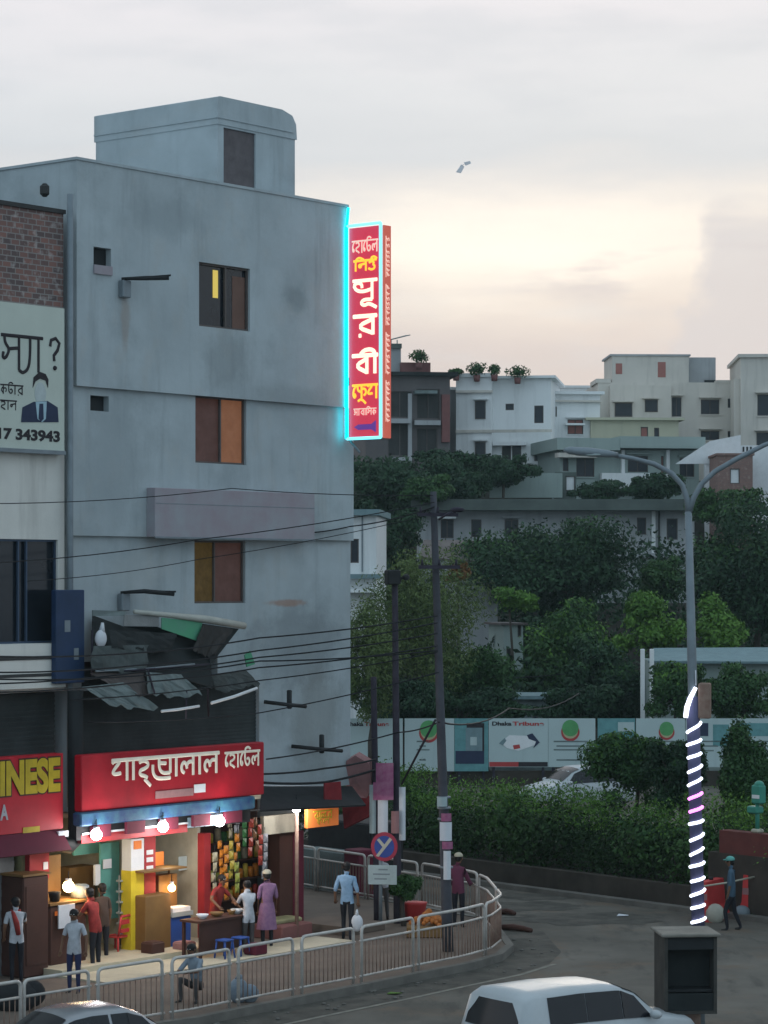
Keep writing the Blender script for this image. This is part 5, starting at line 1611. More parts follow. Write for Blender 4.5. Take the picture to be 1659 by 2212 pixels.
tag(k.build('dark_red_cloth', 'tarp_red'), 'dark red cloth hanging below the pink sack', 'cloth')
mm = MB(Fr(P(775, V0, 70).xy, R(-50))); mm.bbox(-1.5, 1.2, -.6, .6, 0, 1.9, .05); tag(mm.build('parked_cart', 'tarp_dark'), 'dark covered cart behind the side street railing', 'cart')
mm = MB(Fr(P(777, V0, 67.6).xy, R(-50))); mm.bbox(-.3, .3, -.3, .3, 0, 1.35, .03); tag(mm.build('brown_crate', 'maroon'), 'maroon crate standing behind the side street railing', 'crate')
mm = MB(Fr(P(715, V0, 68.9).xy, R(-50))); mm.bbox(-.9, .9, -.3, .3, .0, 1.2, .03); tag(mm.build('grey_crate', 'tin'), 'long grey box behind the side street railing', 'box')
# lit paving board in front of the column
mm = MB(FA); a, b, c, d = hole(FA, 660, 740, 1990, 2010, .3); mm.box(a, b, -1.6, .2, PAV + .01, PAV + .2); tag(mm.build('step', 'pave'), 'low stone step by the building corner', 'step')

# flower seller's things at the corner
p = v3(G(895, 1990, PAV), PAV)
bk = root('red_tub', p, 0, 'red plastic tub beside the thick concrete pole', 'tub')
MB(bk.matrix_world).tube([(0, 0, .02), (0, 0, .42), (0, 0, .46)], [.22, .30, .32], 16).build('tub_body', 'plasticred', bk)
k = MB(); c_ = v3(P(925, V0, 59.8), PAV + .25)
for i in range(60):
    a_ = random.random() * 6.28; r_ = random.random() * .4
    k.ball(c_ + Vector((math.cos(a_) * r_, math.sin(a_) * r_, (.4 - r_) * .7 + random.random() * .06)), random.uniform(.05, .08), 8, 5)
M['fruit'] = mat('orange_fruit', (.42, .14, .03), .6)
tag(k.build('orange_heap', 'fruit'), 'heap of orange fruit on a tray by the thick pole', 'fruit heap', kind='stuff')
tag(MB(Matrix.Translation(v3(P(925, V0, 59.8), PAV))).bbox(-.5, .5, -.42, .42, .0, .26, .03).build('fruit_tray', 'brown'), 'brown crate under the orange fruit heap', 'crate')
#PART4
# ================================================================== FAR BUILDINGS
def far_frame(u, d, yaw): return Fr(P(u, V0, d).xy, R(yaw))


def house(name, label, cat, fr, u0, u1, vt, vb, dep, m, wins=(), roof=None, overh=.25, rth=.22, base=None, pane='glass_far', shade=True):
    a_, b_, c_, d_ = hole(fr, u0, u1, vt, vb, 0)
    zb_ = c_ if base is None else base
    t_ = froot(fr, name, (a_ + b_) / 2, 0, zb_, label, cat)
    hs_ = [hole(fr, *w_[:4]) for w_ in wins]
    k = MB(fr)
    k.holed(a_, b_, zb_, d_, hs_, 0, .22); k.shell(a_, b_, 0, dep, zb_, d_)
    wl_ = k.build('wall', m, t_)
    for w_, h_ in zip(wins, hs_):
        pm = w_[4] if len(w_) > 4 else pane
        q = .06
        kk = MB(fr)
        kk.box(h_[0], h_[1], .07, .12, h_[2], h_[2] + q); kk.box(h_[0], h_[1], .07, .12, h_[3] - q, h_[3])
        kk.box(h_[0], h_[0] + q, .07, .12, h_[2] + q, h_[3] - q); kk.box(h_[1] - q, h_[1], .07, .12, h_[2] + q, h_[3] - q)
        if h_[1] - h_[0] > .7: kk.box((h_[0] + h_[1]) / 2 - .03, (h_[0] + h_[1]) / 2 + .03, .07, .12, h_[2] + q, h_[3] - q)
        wo = kk.build('window', 'frame', t_)
        MB(fr).box(h_[0] + .01, h_[1] - .01, .13, .15, h_[2] + .01, h_[3] - .01).build('pane', pm, wo)
        if shade and (h_[1] - h_[0]) > .7:
            MB(fr).box(h_[0] - .15, h_[1] + .15, -.45, -.003, h_[3] + .10, h_[3] + .18).build('sunshade', m, wo)
            MB(fr).box(h_[0] - .08, h_[1] + .08, -.08, -.003, h_[2] - .09, h_[2] - .01).build('sill', m, wo)
    if roof:
        MB(fr).box(a_ - overh, b_ + overh, -overh, dep + overh, d_, d_ + rth).build('roof', roof, t_)
    return t_, (a_, b_, zb_, d_)


def slab(fr, parent, u0, u1, v0, v1, n, th, m, name):
    a_, b_, c_, d_ = hole(fr, u0, u1, v0, v1, n)
    return MB(fr).box(a_, b_, -n, -n + th, c_, d_).build(name, m, parent)


GB = 8.0
# white house
f1 = far_frame(1080, 184, -8)
h1, _ = house('white_house', 'white two storey house with plants on its roof terrace', 'house', f1, 992, 1190, 818, 1030, 9, 'house_white',
              [(1092, 1110, 872, 886), (1154, 1174, 876, 914), (1154, 1174, 958, 996), (1084, 1104, 955, 1000, 'dark_grey'), (1106, 1126, 957, 990)], 'house_white', .35, .18, base=GB + 5)
slab(f1, h1, 985, 1062, 812, 1012, .9, .898, 'house_white', 'bay')
for (u0, u1, v0, v1) in ((1026, 1049, 866, 905), (1026, 1049, 955, 1000)):
    slab(f1, h1, u0, u1, v0, v1, .96, .03, 'frame', 'window'); slab(f1, h1, u0 + 2, u1 - 2, v0 + 2, v1 - 2, .97, .02, 'glass_far', 'pane')
    slab(f1, h1, u0 - 4, u1 + 4, v0 - 6, v0 - 3, 1.4, .498, 'house_white', 'sunshade')
slab(f1, h1, 984, 1192, 928, 934, 1.05, .13, 'house_beige', 'floor_band')
slab(f1, h1, 984, 1064, 843, 848, 1.15, .24, 'house_beige', 'floor_band')
slab(f1, h1, 982, 1066, 806, 814, 1.1, 1.2, 'house_white', 'cornice')
slab(f1, h1, 1064, 1135, 954, 962, .7, .68, 'house_white', 'porch_slab')
f1b = far_frame(960, 186, 30)
h1b, _ = house('grey_annexe', 'grey shaded annexe left of the white house', 'house', f1b, 938, 995, 842, 1010, 6, 'house_old', [(962, 968, 870, 900), (962, 968, 958, 985)], 'house_white', .3, .2, base=GB + 5)
# wing to the right
f2 = far_frame(1240, 188, 6)
h2, _ = house('white_wing', 'pale blue white house wing with a sunshaded window', 'house', f2, 1186, 1296, 852, 985, 8, 'house_white', [(1226, 1260, 906, 938, 'salmon'), (1194, 1203, 878, 900)], 'house_white', .3, .22, base=GB + 5)
slab(f2, h2, 1222, 1264, 914, 918, .8, .79, 'house_white', 'sunshade_slab')
slab(f2, h2, 1182, 1300, 864, 868, .3, .29, 'house_beige', 'floor_band')
# low house roofs behind
f2b = far_frame(1270, 215, 4)
house('distant_block', 'pale flat block just showing behind the white wing', 'house', f2b, 1206, 1330, 838, 980, 8, 'house_white', (), 'house_white', .1, .2, base=GB + 6)
# beige building
f3 = far_frame(1450, 196, 2)
h3, (a, b, c, d) = house('beige_building', 'large raw beige concrete building with a rooftop block', 'building', f3, 1292, 1602, 826, 985, 12, 'house_beige',
                         [(1328, 1366, 870, 900), (1393, 1421, 863, 890), (1451, 1472, 858, 900), (1514, 1554, 863, 895), (1572, 1580, 861, 881), (1514, 1554, 931, 951), (1572, 1580, 931, 955)], None, base=GB + 6)
slab(f3, h3, 1322, 1488, 768, 826, -.4, 5.0, 'house_beige', 'rooftop_block')
slab(f3, h3, 1488, 1546, 772, 826, -1.2, 4.0, 'house_old', 'rooftop_side')
slab(f3, h3, 1330, 1344, 785, 808, -.38, .03, 'salmon', 'brown_shutter'); slab(f3, h3, 1421, 1438, 782, 815, -.38, .03, 'salmon', 'brown_shutter')
slab(f3, h3, 1318, 1492, 765, 769, -.3, 5.3, 'house_old', 'roof_edge')
slab(f3, h3, 1522, 1546, 821, 826, -1.1, .2, 'dark', 'gap')
slab(f3, h3, 1288, 1320, 818, 827, .05, 4.0, 'house_beige', 'parapet'); slab(f3, h3, 1548, 1602, 821, 827, .05, 4.0, 'house_beige', 'parapet')
slab(f3, h3, 1318, 1450, 832, 950, .5, .498, 'house_beige', 'front_bay')
for (u0, u1, v0, v1) in ((1328, 1366, 870, 900), (1393, 1421, 863, 890)):
    slab(f3, h3, u0, u1, v0, v1, .54, .03, 'frame', 'window'); slab(f3, h3, u0 + 2, u1 - 2, v0 + 2, v1 - 2, .56, .02, 'glass_far', 'pane')
    slab(f3, h3, u0 - 4, u1 + 4, v0 - 5, v0 - 2, .95, .44, 'house_beige', 'sunshade')
f4 = far_frame(1640, 192, -3)
h4, _ = house('stair_tower', 'tall beige tower block at the right edge', 'building', f4, 1600, 1725, 772, 985, 10, 'house_beige', [(1636, 1690, 852, 898), (1634, 1690, 934, 975)], 'house_beige', .2, .25, base=GB + 6)
slab(f4, h4, 1586, 1600, 818, 985, -.5, 5.0, 'house_beige', 'side_bay')
# yellow house
f5 = far_frame(1370, 188, 3)
h5, _ = house('yellow_house', 'small pale yellow house in front of the beige building', 'house', f5, 1276, 1466, 908, 985, 6, 'house_yellow', [(1384, 1400, 922, 950, 'salmon'), (1413, 1424, 924, 950)], 'house_yellow', .4, .18, base=GB + 6)
# canopy house
f6 = far_frame(1360, 178, 10)
h6, (a, b, c, d) = house('canopy_house', 'grey green house under a broad flat canopy roof', 'house', f6, 1210, 1510, 972, 1085, 9, 'house_green',
                         [(1245, 1284, 990, 1030, 'glass_far'), (1216, 1228, 990, 1018), (1356, 1400, 985, 1020), (1428, 1434, 985, 1025, 'salmon'), (1468, 1500, 990, 1030)], None, base=GB + 4)
slab(f6, h6, 1204, 1340, 946, 972, 1.2, 9, 'house_green', 'canopy_roof'); slab(f6, h6, 1340, 1524, 943, 968, 1.25, 9, 'house_green', 'canopy_roof')
slab(f6, h6, 1206, 1290, 978, 988, 1.0, 1.0, 'house_beige', 'porch_slab')
for u in (1343, 1440): slab(f6, h6, u, u + 7, 972, 1060, .3, .3, 'house_white', 'column')
slab(f6, h6, 1300, 1420, 1022, 1062, .6, .5, 'house_white', 'balcony_wall')
# white shed with slots, brick building
f7 = far_frame(1600, 172, -6)
h7, _ = house('white_shed', 'white gabled shed with a row of dark slots', 'shed', f7, 1524, 1730, 962, 1075, 6, 'white', (), None, base=GB + 3)
k = MB(f7); a, b, c, d = hole(f7, 1524, 1600, 956, 1005, .01)
k.poly([(a - 2.0, -.05, c + .1), (b, -.05, c + .1), (b, -.05, d + .5), (a + .3, -.05, d + .1)], .08); k.build('gable', 'white', h7)
for i in range(6): slab(f7, h7, 1580 + i * 8, 1584 + i * 8, 965, 976, .02, .02, 'dark', 'vent_slot')
f8 = far_frame(1588, 168, 0)
h8, _ = house('brick_building', 'small red brick building below the white shed', 'building', f8, 1550, 1626, 984, 1090, 5, 'brick_far', [(1577, 1598, 1012, 1045, 'white')], 'brick_far', .1, .15, base=GB + 2)
# brown building
f9 = far_frame(880, 178, 8)
h9, _ = house('brown_apartment', 'dark brown apartment house with pale balcony edges', 'building', f9, 790, 972, 812, 1075, 9, 'house_brown',
              [(838, 890, 845, 902, 'dark_grey'), (900, 950, 840, 905, 'dark_grey'), (838, 890, 915, 985, 'dark_grey'), (900, 945, 925, 990, 'dark_grey')], 'tin_dark', .5, .25, base=GB + 3, shade=False)
slab(f9, h9, 830, 888, 904, 914, .6, .58, 'house_old', 'balcony_edge'); slab(f9, h9, 896, 952, 908, 918, .6, .58, 'house_old', 'balcony_edge')
slab(f9, h9, 846, 890, 988, 1000, .6, .58, 'house_old', 'balcony_edge')
slab(f9, h9, 897, 945, 843, 850, .9, .88, 'tin', 'awning_sheet'); slab(f9, h9, 955, 972, 852, 955, .35, .34, 'redbox', 'red_column')
slab(f9, h9, 882, 890, 850, 990, .3, .29, 'house_old', 'column')
slab(f9, h9, 835, 866, 752, 812, -1, 4, 'house_old', 'rooftop_tower'); slab(f9, h9, 866, 930, 783, 812, -.5, 5, 'redbox', 'rooftop_room')
slab(f9, h9, 830, 868, 742, 752, -.8, 4.2, 'roof_old', 'rooftop_tank')
k = MB(f9); q = f9.pt(852, 733, -2); k.poly([q + Vector((-.7, -.4, -.15)), q + Vector((1.1, -.2, .3)), q + Vector((.9, .7, .35)), q + Vector((-.6, .5, -.1))], .05); k.build('satellite_panel', 'tin', h9)
k = MB(f9)
for u in (835, 845, 858): k.tube([f9.pt(u, 752, -1.5), f9.pt(u, 734, -1.5)], .04, 5)
k.build('aerial_frame', 'tin', h9)
# old flat roofed house
f10 = far_frame(1190, 160, 0)
h10, (a, b, c, d) = house('old_house', 'old stained flat roofed house half hidden by the big dark tree', 'house', f10, 905, 1500, 1102, 1200, 10, 'house_old',
                          [(952, 980, 1122, 1163), (1018, 1040, 1122, 1160), (1376, 1396, 1118, 1155), (1440, 1464, 1120, 1166), (1090, 1120, 1122, 1160)], None, base=4)
slab(f10, h10, 888, 1508, 1078, 1102, 1.4, 12, 'roof_old', 'flat_roof')
slab(f10, h10, 940, 985, 1114, 1120, .9, .88, 'house_white', 'sunshade_slab')
slab(f10, h10, 900, 1500, 1196, 1204, .35, .34, 'house_old', 'plinth_band')
slab(f10, h10, 1408, 1416, 1104, 1195, .12, .11, 'house_white', 'drain_pipe'); slab(f10, h10, 1422, 1426, 1104, 1195, .12, .11, 'dark_grey', 'stain_pipe')
# tin roofed hut
f11 = far_frame(1010, 138, 6)
h11, (a, b, c, d) = house('tin_roof_hut', 'small hut under a sagging brown tin roof', 'hut', f11, 985, 1075, 1212, 1285, 5, 'house_old', [(1020, 1040, 1222, 1255)], None, base=2)
k = MB(f11); k.poly([f11.pt(905, 1205, 1.2), f11.pt(1082, 1218, 1.3), f11.pt(1060, 1170, -3), f11.pt(915, 1168, -3)], .12); k.build('tin_roof', 'roof_tin', h11)
# white house at the hotel corner
f12 = far_frame(780, 124, -4)
h12, (a, b, c, d) = house('corner_house', 'narrow white house with a teal roof edge beside the hotel wall', 'house', f12, 690, 813, 1112, 1420, 7, 'house_white', [(757, 775, 1164, 1216)], None, base=0)
slab(f12, h12, 690, 820, 1100, 1113, .5, 8, 'tealsheet', 'roof_edge'); slab(f12, h12, 690, 822, 1240, 1250, .7, .69, 'tealsheet', 'canopy'); slab(f12, h12, 690, 826, 1272, 1280, .9, .89, 'house_white', 'canopy')
slab(f12, h12, 781, 784, 1115, 1235, .06, .05, 'galv', 'drain_pipe')
# retaining wall under the white house
f13 = far_frame(1100, 172, 0)
tag(fbox(1058, 1215, 1022, 1075, 0, .5, 'retaining_wall', 'house_green', None, frame=f13), 'grey green retaining wall below the white house', 'wall')
slw, _ = house('stone_hut', 'small grey hut by the retaining wall with a white door', 'hut', far_frame(1225, 173, 0), 1200, 1245, 1020, 1065, 2, 'roof_old', [(1222, 1242, 1028, 1060, 'white')], None, base=GB, shade=False)
# ruin and sheds in the trees
f14 = far_frame(1110, 128, 12)
hr, _ = house('ruined_hut', 'pale crumbling hut wall among the middle trees', 'hut', f14, 1088, 1130, 1350, 1475, 3, 'house_green', [(1118, 1126, 1350, 1376), (1094, 1106, 1400, 1440, 'dark_grey')], 'roof_tin', .2, .1, base=1, shade=False)
f15 = far_frame(1140, 112, 3)
hs2, _ = house('grey_shed', 'low grey shed roofline behind the hoarding', 'shed', f15, 1068, 1192, 1510, 1560, 3, 'tin', [(1098, 1120, 1525, 1555), (1150, 1162, 1525, 1555)], 'tealsheet', .3, .15, base=0, shade=False)
f16 = far_frame(1540, 112, 0)
hs3, _ = house('teal_roof_shed', 'long shed with a teal tin roof among the trees', 'shed', f16, 1405, 1720, 1428, 1560, 4, 'house_green', [(1425, 1450, 1470, 1520, 'dark_grey')], None, base=0, shade=False)
k = MB(f16); k.poly([f16.pt(1400, 1430, .6), f16.pt(1740, 1432, .6), f16.pt(1740, 1400, -3), f16.pt(1412, 1402, -3)], .1); k.build('tin_roof', 'tealsheet', hs3)
for (u, lb) in ((1384, 'pale square post at the left of the teal roofed shed'), (1404, 'second pale post beside the teal roofed shed')):
    k = MB(f16); a, b, c, d = hole(f16, u, u + 9, 1402, 1560, 1.0); k.bbox(a, b, -1.0, -.8, 0, d, .02); tag(k.build('post', 'house_white'), lb, 'post')

# hoarding of printed panels
fh = far_frame(1030, 105, -1)
PANS = [(735, 870, 'hoard'), (874, 981, 'hoard'), (981.6, 1055, 'hoard_teal'), (1056, 1184, 'hoard'), (1184.6, 1286, 'hoard'), (1291, 1372, 'hoard_teal'), (1374, 1480, 'hoard'), (1482, 1590, 'hoard'), (1592, 1720, 'hoard')]
HL = ['leftmost white hoarding panel behind the dark poles', 'white hoarding panel with an emblem behind the thick pole', 'teal hoarding panel picturing a dark desk', 'white hoarding panel with a newspaper heading and red foot strip',
      'white hoarding panel with a round green and red emblem above the parked car', 'teal hoarding panel half covered by the bush', 'white hoarding panel left of the lit pole', 'white hoarding panel right of the lit pole', 'last hoarding panel at the right edge']
hp = []
for i, ((u0, u1, m), lb) in enumerate(zip(PANS, HL)):
    a, b, c, d = hole(fh, u0, u1, 1552, 1666 if i < 3 else 1657, 0)
    t_ = froot(fh, 'hoarding_panel', (a + b) / 2, 0, 0, lb, 'hoarding', 'printed hoarding panels along the far road')
    MB(fh).box(a, b, 0, .06, c, d).build('printed_sheet', m, t_)
    for x in (a + .15, b - .25): MB(fh).box(x, x + .1, .061, .16, 0, d - .02).build('support_post', 'poled', t_)
    hp.append((t_, a, b, c, d))


def hprint(i, u0, u1, v0, v1, m, name, n=.008):
    a, b, c, d = hole(fh, u0, u1, v0, v1, n)
    MB(fh).box(a, b, -n, -.001, c, d).build(name, m, hp[i][0])


def emblem(i, u, v, r):
    x, z = fh.loc(u, v, .01); q = r / FPX * 105
    MB(fh).disc((x, 0, z - q * .25), q * .95, -.008, -.001, 24).build('emblem_ring', 'hred', hp[i][0])
    MB(fh).disc((x, 0, z - q * .15), q * .78, -.014, -.009, 24).build('emblem_disc', 'hyellow', hp[i][0])
    MB(fh).disc((x, 0, z + q * .15), q * .85, -.020, -.015, 24).build('emblem_leaf', 'hgreen', hp[i][0])


emblem(1, 926, 1578, 22); emblem(4, 1232, 1576, 21)
for i, u, w_ in ((1, 900, 28), (4, 1196, 74)):
    for k_, v in enumerate((1600, 1610, 1618, 1640)):
        hprint(i, u + 6 * (k_ % 2), u + w_ - 8 * (k_ % 2), v, v + 3.2, 'tin', 'text_line')
x, z = fh.loc(1063, 1567, .006); xb = fh.loc(1105, 1567, .006)[0]; xc = fh.loc(1175, 1567, .006)[0]
latin('Dhaka', .22, x, z, -.006, fh, 'heading', 'ink', hp[3][0], width=xb - x, off=.008)
latin('Tribune', .22, xb + .04, z, -.006, fh, 'heading', 'hred', hp[3][0], width=xc - xb - .04, off=.008)
x, z = fh.loc(745, 1568, .006); xb = fh.loc(785, 1568, .006)[0]; xc = fh.loc(840, 1568, .006)[0]
latin('Dhaka', .22, x, z, -.006, fh, 'heading', 'ink', hp[0][0], width=xb - x, off=.008)
latin('Tribune', .22, xb + .04, z, -.006, fh, 'heading', 'hred', hp[0][0], width=xc - xb - .04, off=.008)
hprint(3, 1057, 1120, 1656 - 10, 1656, 'hred', 'red_strip'); hprint(3, 1120, 1183, 1646, 1656, 'ink', 'dark_strip')
k = MB(fh)
k.poly([fh.pt(u, v, .01) for u, v in ((1082, 1604), (1100, 1588), (1150, 1590), (1165, 1606), (1120, 1622), (1095, 1616))], .006); k.build('picture_pages', 'white', hp[3][0])
k = MB(fh); k.poly([fh.pt(u, v, .016) for u, v in ((1138, 1588), (1150, 1584), (1166, 1604), (1152, 1616), (1158, 1602), (1142, 1596))], .006); k.build('picture_phone', 'navy', hp[3][0])
k = MB(fh); k.poly([fh.pt(u, v, .016) for u, v in ((1078, 1606), (1090, 1594), (1094, 1600), (1086, 1610))], .006); k.build('picture_cover', 'tealsheet', hp[3][0])
k = MB(fh); k.poly([fh.pt(u, v, .016) for u, v in ((1108, 1610), (1122, 1608), (1124, 1616), (1110, 1619))], .006); k.build('picture_cover', 'hred', hp[3][0])
hprint(2, 984, 1046, 1622, 1650, 'navy', 'picture_desk'); hprint(2, 1008, 1044, 1562, 1572, 'ink', 'picture_top'); hprint(2, 1006, 1042, 1572, 1622, 'tealsheet', 'picture_screen')
hprint(2, 1016, 1030, 1592, 1610, 'hoard', 'picture_paper', .012); hprint(2, 1042, 1046, 1562, 1622, 'ink', 'picture_edge')
hprint(5, 1335, 1370, 1560, 1580, 'hoard', 'picture_patch'); hprint(7, 1540, 1575, 1565, 1612, 'hoard_teal', 'picture_patch')
for i_, u_ in ((6, 1395), (7, 1500), (8, 1620)):
    for k_, v in enumerate((1600, 1610, 1620)): hprint(i_, u_ + 5 * k_, u_ + 60 - 9 * k_, v, v + 3, 'tin', 'text_line')
emblem(6, 1440, 1577, 18); hprint(8, 1598, 1660, 1562, 1590, 'hoard_teal', 'picture_patch'); hprint(7, 1490, 1530, 1562, 1590, 'navy', 'picture_patch')
tag(MB(fh).box(hp[0][1] - 2, hp[-1][2], .2, .4, 0, .62).build('plinth_wall', 'planter'), 'low dark wall under the printed hoarding', 'low wall')

# ================================================================== TREES
def leaves(mb, c, r, n, size, mi=0, shell=.55, flat=.5):
    for _ in range(n):
        while True:
            x, y, z = random.uniform(-1, 1), random.uniform(-1, 1), random.uniform(-1, 1)
            q = x * x + y * y + z * z
            if .02 < q <= 1: break
        q = math.sqrt(q); rr = shell + (1 - shell) * random.random(); rr *= 1.08 if random.random() < .06 else 1
        p = Vector((c[0] + x / q * rr * r[0], c[1] + y / q * rr * r[1], c[2] + z / q * rr * r[2]))
        nn = Vector((x / q + random.uniform(-.9, .9), y / q + random.uniform(-.9, .9), z / q * .6 + random.uniform(-.5, 1.0)))
        if nn.length < .1: continue
        nn.normalize()
        t1 = nn.cross(Vector((random.uniform(-1, 1), random.uniform(-1, 1), random.uniform(-1, 1))))
        if t1.length < .05: continue
        t1.normalize(); t2 = nn.cross(t1)
        s_ = size * random.uniform(.6, 1.3); w_ = s_ * flat
        b_ = len(mb.v)
        mb.v.extend((p - t1 * s_, p + t2 * w_ - t1 * .1 * s_, p + t1 * s_, p - t2 * w_ - t1 * .1 * s_))
        mb.f.append((b_, b_ + 1, b_ + 2, b_ + 3)); mb.mi.append(mi); mb.sm.append(False)


def tree(name, label, u, v, ru, rv, d, m, n=5000, size=.2, clumps=22, flat=.5, grp='trees on the wooded rise', trunk_h=None, cat='tree', tip=None):
    c = P(u, v, d); rx = ru / FPX * d; rz = rv / FPX * d; ry = max(rx * .8, min(rz, rx * 1.2))
    zg = hz(c.x, c.y)
    t_ = root(name, (c.x, c.y, zg), 0, label, cat, grp)
    cl_ = []
    for i in range(clumps):
        while True:
            x, y, z = random.uniform(-1, 1), random.uniform(-1, 1), random.uniform(-1, 1)
            q = math.sqrt(x * x + y * y + z * z)
            if .15 < q <= 1: break
        e = random.uniform(.45, .92) / q if i % 3 else .6
        x *= e; y *= e; z *= e
        k = random.uniform(.20, .46)
        cl_.append((Vector((c.x + x * rx, c.y + y * ry, c.z + z * rz)), (rx * k * random.uniform(.8, 1.3), ry * k, rz * k * random.uniform(.65, 1.0))))
    tot = sum(r[0] * r[2] for p, r in cl_)
    mb_ = MB()
    for p, r in cl_:
        leaves(mb_, p, r, int(n * r[0] * r[2] / tot), size, 0, .35, flat)
    leaves(mb_, c, (rx * .8, ry * .8, rz * .8), int(n * .12), size, 0, .1, flat)
    mb_.build('crown', m, t_)
    if tip:                 # paler leaves on the upper side of the clumps
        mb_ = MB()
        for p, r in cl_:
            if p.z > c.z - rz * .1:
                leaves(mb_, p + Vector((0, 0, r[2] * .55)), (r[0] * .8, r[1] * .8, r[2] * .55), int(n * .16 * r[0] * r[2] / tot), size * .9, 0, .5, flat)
        if mb_.f: mb_.build('upper_leaves', tip, t_)
    k = MB()
    base_ = Vector((c.x, c.y, zg)); fork = Vector((c.x + random.uniform(-.2, .2) * rx, c.y, max(zg + .6, c.z - rz * .5)))
    tr = max(.08, min(.4, rx * .06))
    k.tube([base_, base_.lerp(fork, .5) + Vector((.1 * rx * random.uniform(-1, 1), 0, 0)), fork], [tr, tr * .8, tr * .65], 8)
    for p, r in cl_[:9]:
        k.tube([fork, fork.lerp(p, .5) + Vector((0, 0, .08 * rz)), p], [tr * .5, tr * .3, tr * .12], 5)
    k.build('trunk', 'bark', t_)
    return t_


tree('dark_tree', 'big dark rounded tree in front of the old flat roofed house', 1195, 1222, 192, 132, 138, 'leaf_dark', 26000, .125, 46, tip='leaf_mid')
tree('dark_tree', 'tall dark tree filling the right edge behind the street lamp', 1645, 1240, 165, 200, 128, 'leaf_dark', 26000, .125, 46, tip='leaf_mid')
tree('feathery_tree', 'feathery green tree around the thick concrete pole', 915, 1345, 150, 185, 112, 'leaf_feather', 21000, .095, 48, .3)
tree('feathery_tree', 'feathery tree growing low beside the hotel wall', 800, 1430, 85, 145, 104, 'leaf_feather', 12000, .095, 30, .3)
tree('dark_tree', 'dark lower tree between the thick pole and the ruined hut', 1010, 1470, 112, 110, 113, 'leaf_mid', 14000, .10, 34)
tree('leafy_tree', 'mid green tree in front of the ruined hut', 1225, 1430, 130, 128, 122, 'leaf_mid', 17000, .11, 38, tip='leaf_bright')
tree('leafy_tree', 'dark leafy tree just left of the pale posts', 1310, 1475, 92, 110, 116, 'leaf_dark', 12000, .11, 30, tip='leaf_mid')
tree('leafy_tree', 'wide leafy tree under the big dark tree', 1140, 1390, 75, 55, 130, 'leaf_dark', 6000, .12, 20)
tree('bright_tree', 'bright green young tree left of the street lamp', 1400, 1352, 84, 84, 118, 'leaf_bright', 8000, .115, 24)
tree('bright_tree', 'bright green bush tree right of the street lamp pole', 1545, 1362, 58, 82, 118, 'leaf_bright', 6000, .115, 18)
tree('bright_tree', 'light green sprig tree above the ruined hut', 1110, 1295, 60, 34, 126, 'leaf_bright', 3600, .11, 12)
tree('dark_tree', 'dark tree mass below the brown apartment house', 860, 1055, 135, 95, 162, 'leaf_dark', 15000, .15, 32)
tree('dark_tree', 'dark tree at the foot of the grey annexe', 965, 1012, 70, 58, 172, 'leaf_dark', 7500, .14, 20)
tree('leafy_tree', 'small round tree before the white house door', 1085, 1016, 72, 46, 170, 'leaf_dark', 7000, .13, 22)
tree('dark_tree', 'low dark tree on the bank left of the retaining wall', 1000, 1052, 75, 42, 167, 'leaf_dark', 7000, .13, 20)
tree('leafy_tree', 'low green tree at the left of the flat mossy roof', 930, 1058, 62, 40, 158, 'leaf_mid', 5500, .13, 18)
tree('leafy_tree', 'low dark shrub tree before the canopy house', 1290, 1062, 72, 30, 164, 'leaf_dark', 4500, .13, 14)
tree('leafy_tree', 'dark shrub tree in front of the canopy house column', 1415, 1050, 72, 42, 164, 'leaf_dark', 5500, .13, 18)
tree('leafy_tree', 'green tree at the foot of the brick building', 1565, 1095, 90, 52, 150, 'leaf_mid', 7500, .13, 22)
tree('dark_tree', 'shaded dark tree at the hotel wall under the apartment house', 810, 1180, 108, 105, 145, 'leaf_dark', 13000, .14, 28)
tree('rusty_tree', 'rust coloured leafy clump beside the thick concrete pole', 990, 1238, 36, 26, 116, 'leaf_rust', 2000, .09, 10)
tree('leafy_tree', 'tangled tree below the old house between two trunks', 1425, 1255, 62, 60, 140, 'leaf_mid', 6500, .12, 20)
tree('leafy_tree', 'lower leafy tree over the teal roofed shed', 1590, 1505, 100, 66, 108, 'leaf_mid', 10000, .10, 28)
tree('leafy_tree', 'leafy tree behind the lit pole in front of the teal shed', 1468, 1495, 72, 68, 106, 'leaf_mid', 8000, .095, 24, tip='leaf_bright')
tree('dark_tree', 'dark undergrowth tree above the left hoarding', 870, 1512, 125, 60, 108, 'leaf_dark', 11000, .10, 28)
tree('dark_tree', 'dark low tree above the newspaper hoarding', 1055, 1528, 85, 42, 108, 'leaf_dark', 6500, .095, 20)
tree('dark_tree', 'dark tree over the grey shed', 1255, 1515, 90, 55, 109, 'leaf_dark', 8500, .10, 24)
# a mass of growth that closes the gaps low on the slope
k = MB()
for i in range(90):
    x = random.uniform(-26, 34); y = random.uniform(120, 156)
    leaves(k, (x, y, hz(x, y) + random.uniform(.4, 3.0)), (3.2, 2.4, 2.4), 420, .19, 0, .3)
tag(k.build('undergrowth', 'leaf_dark'), 'dark tangled growth covering the slope between the trees', 'undergrowth', kind='stuff')
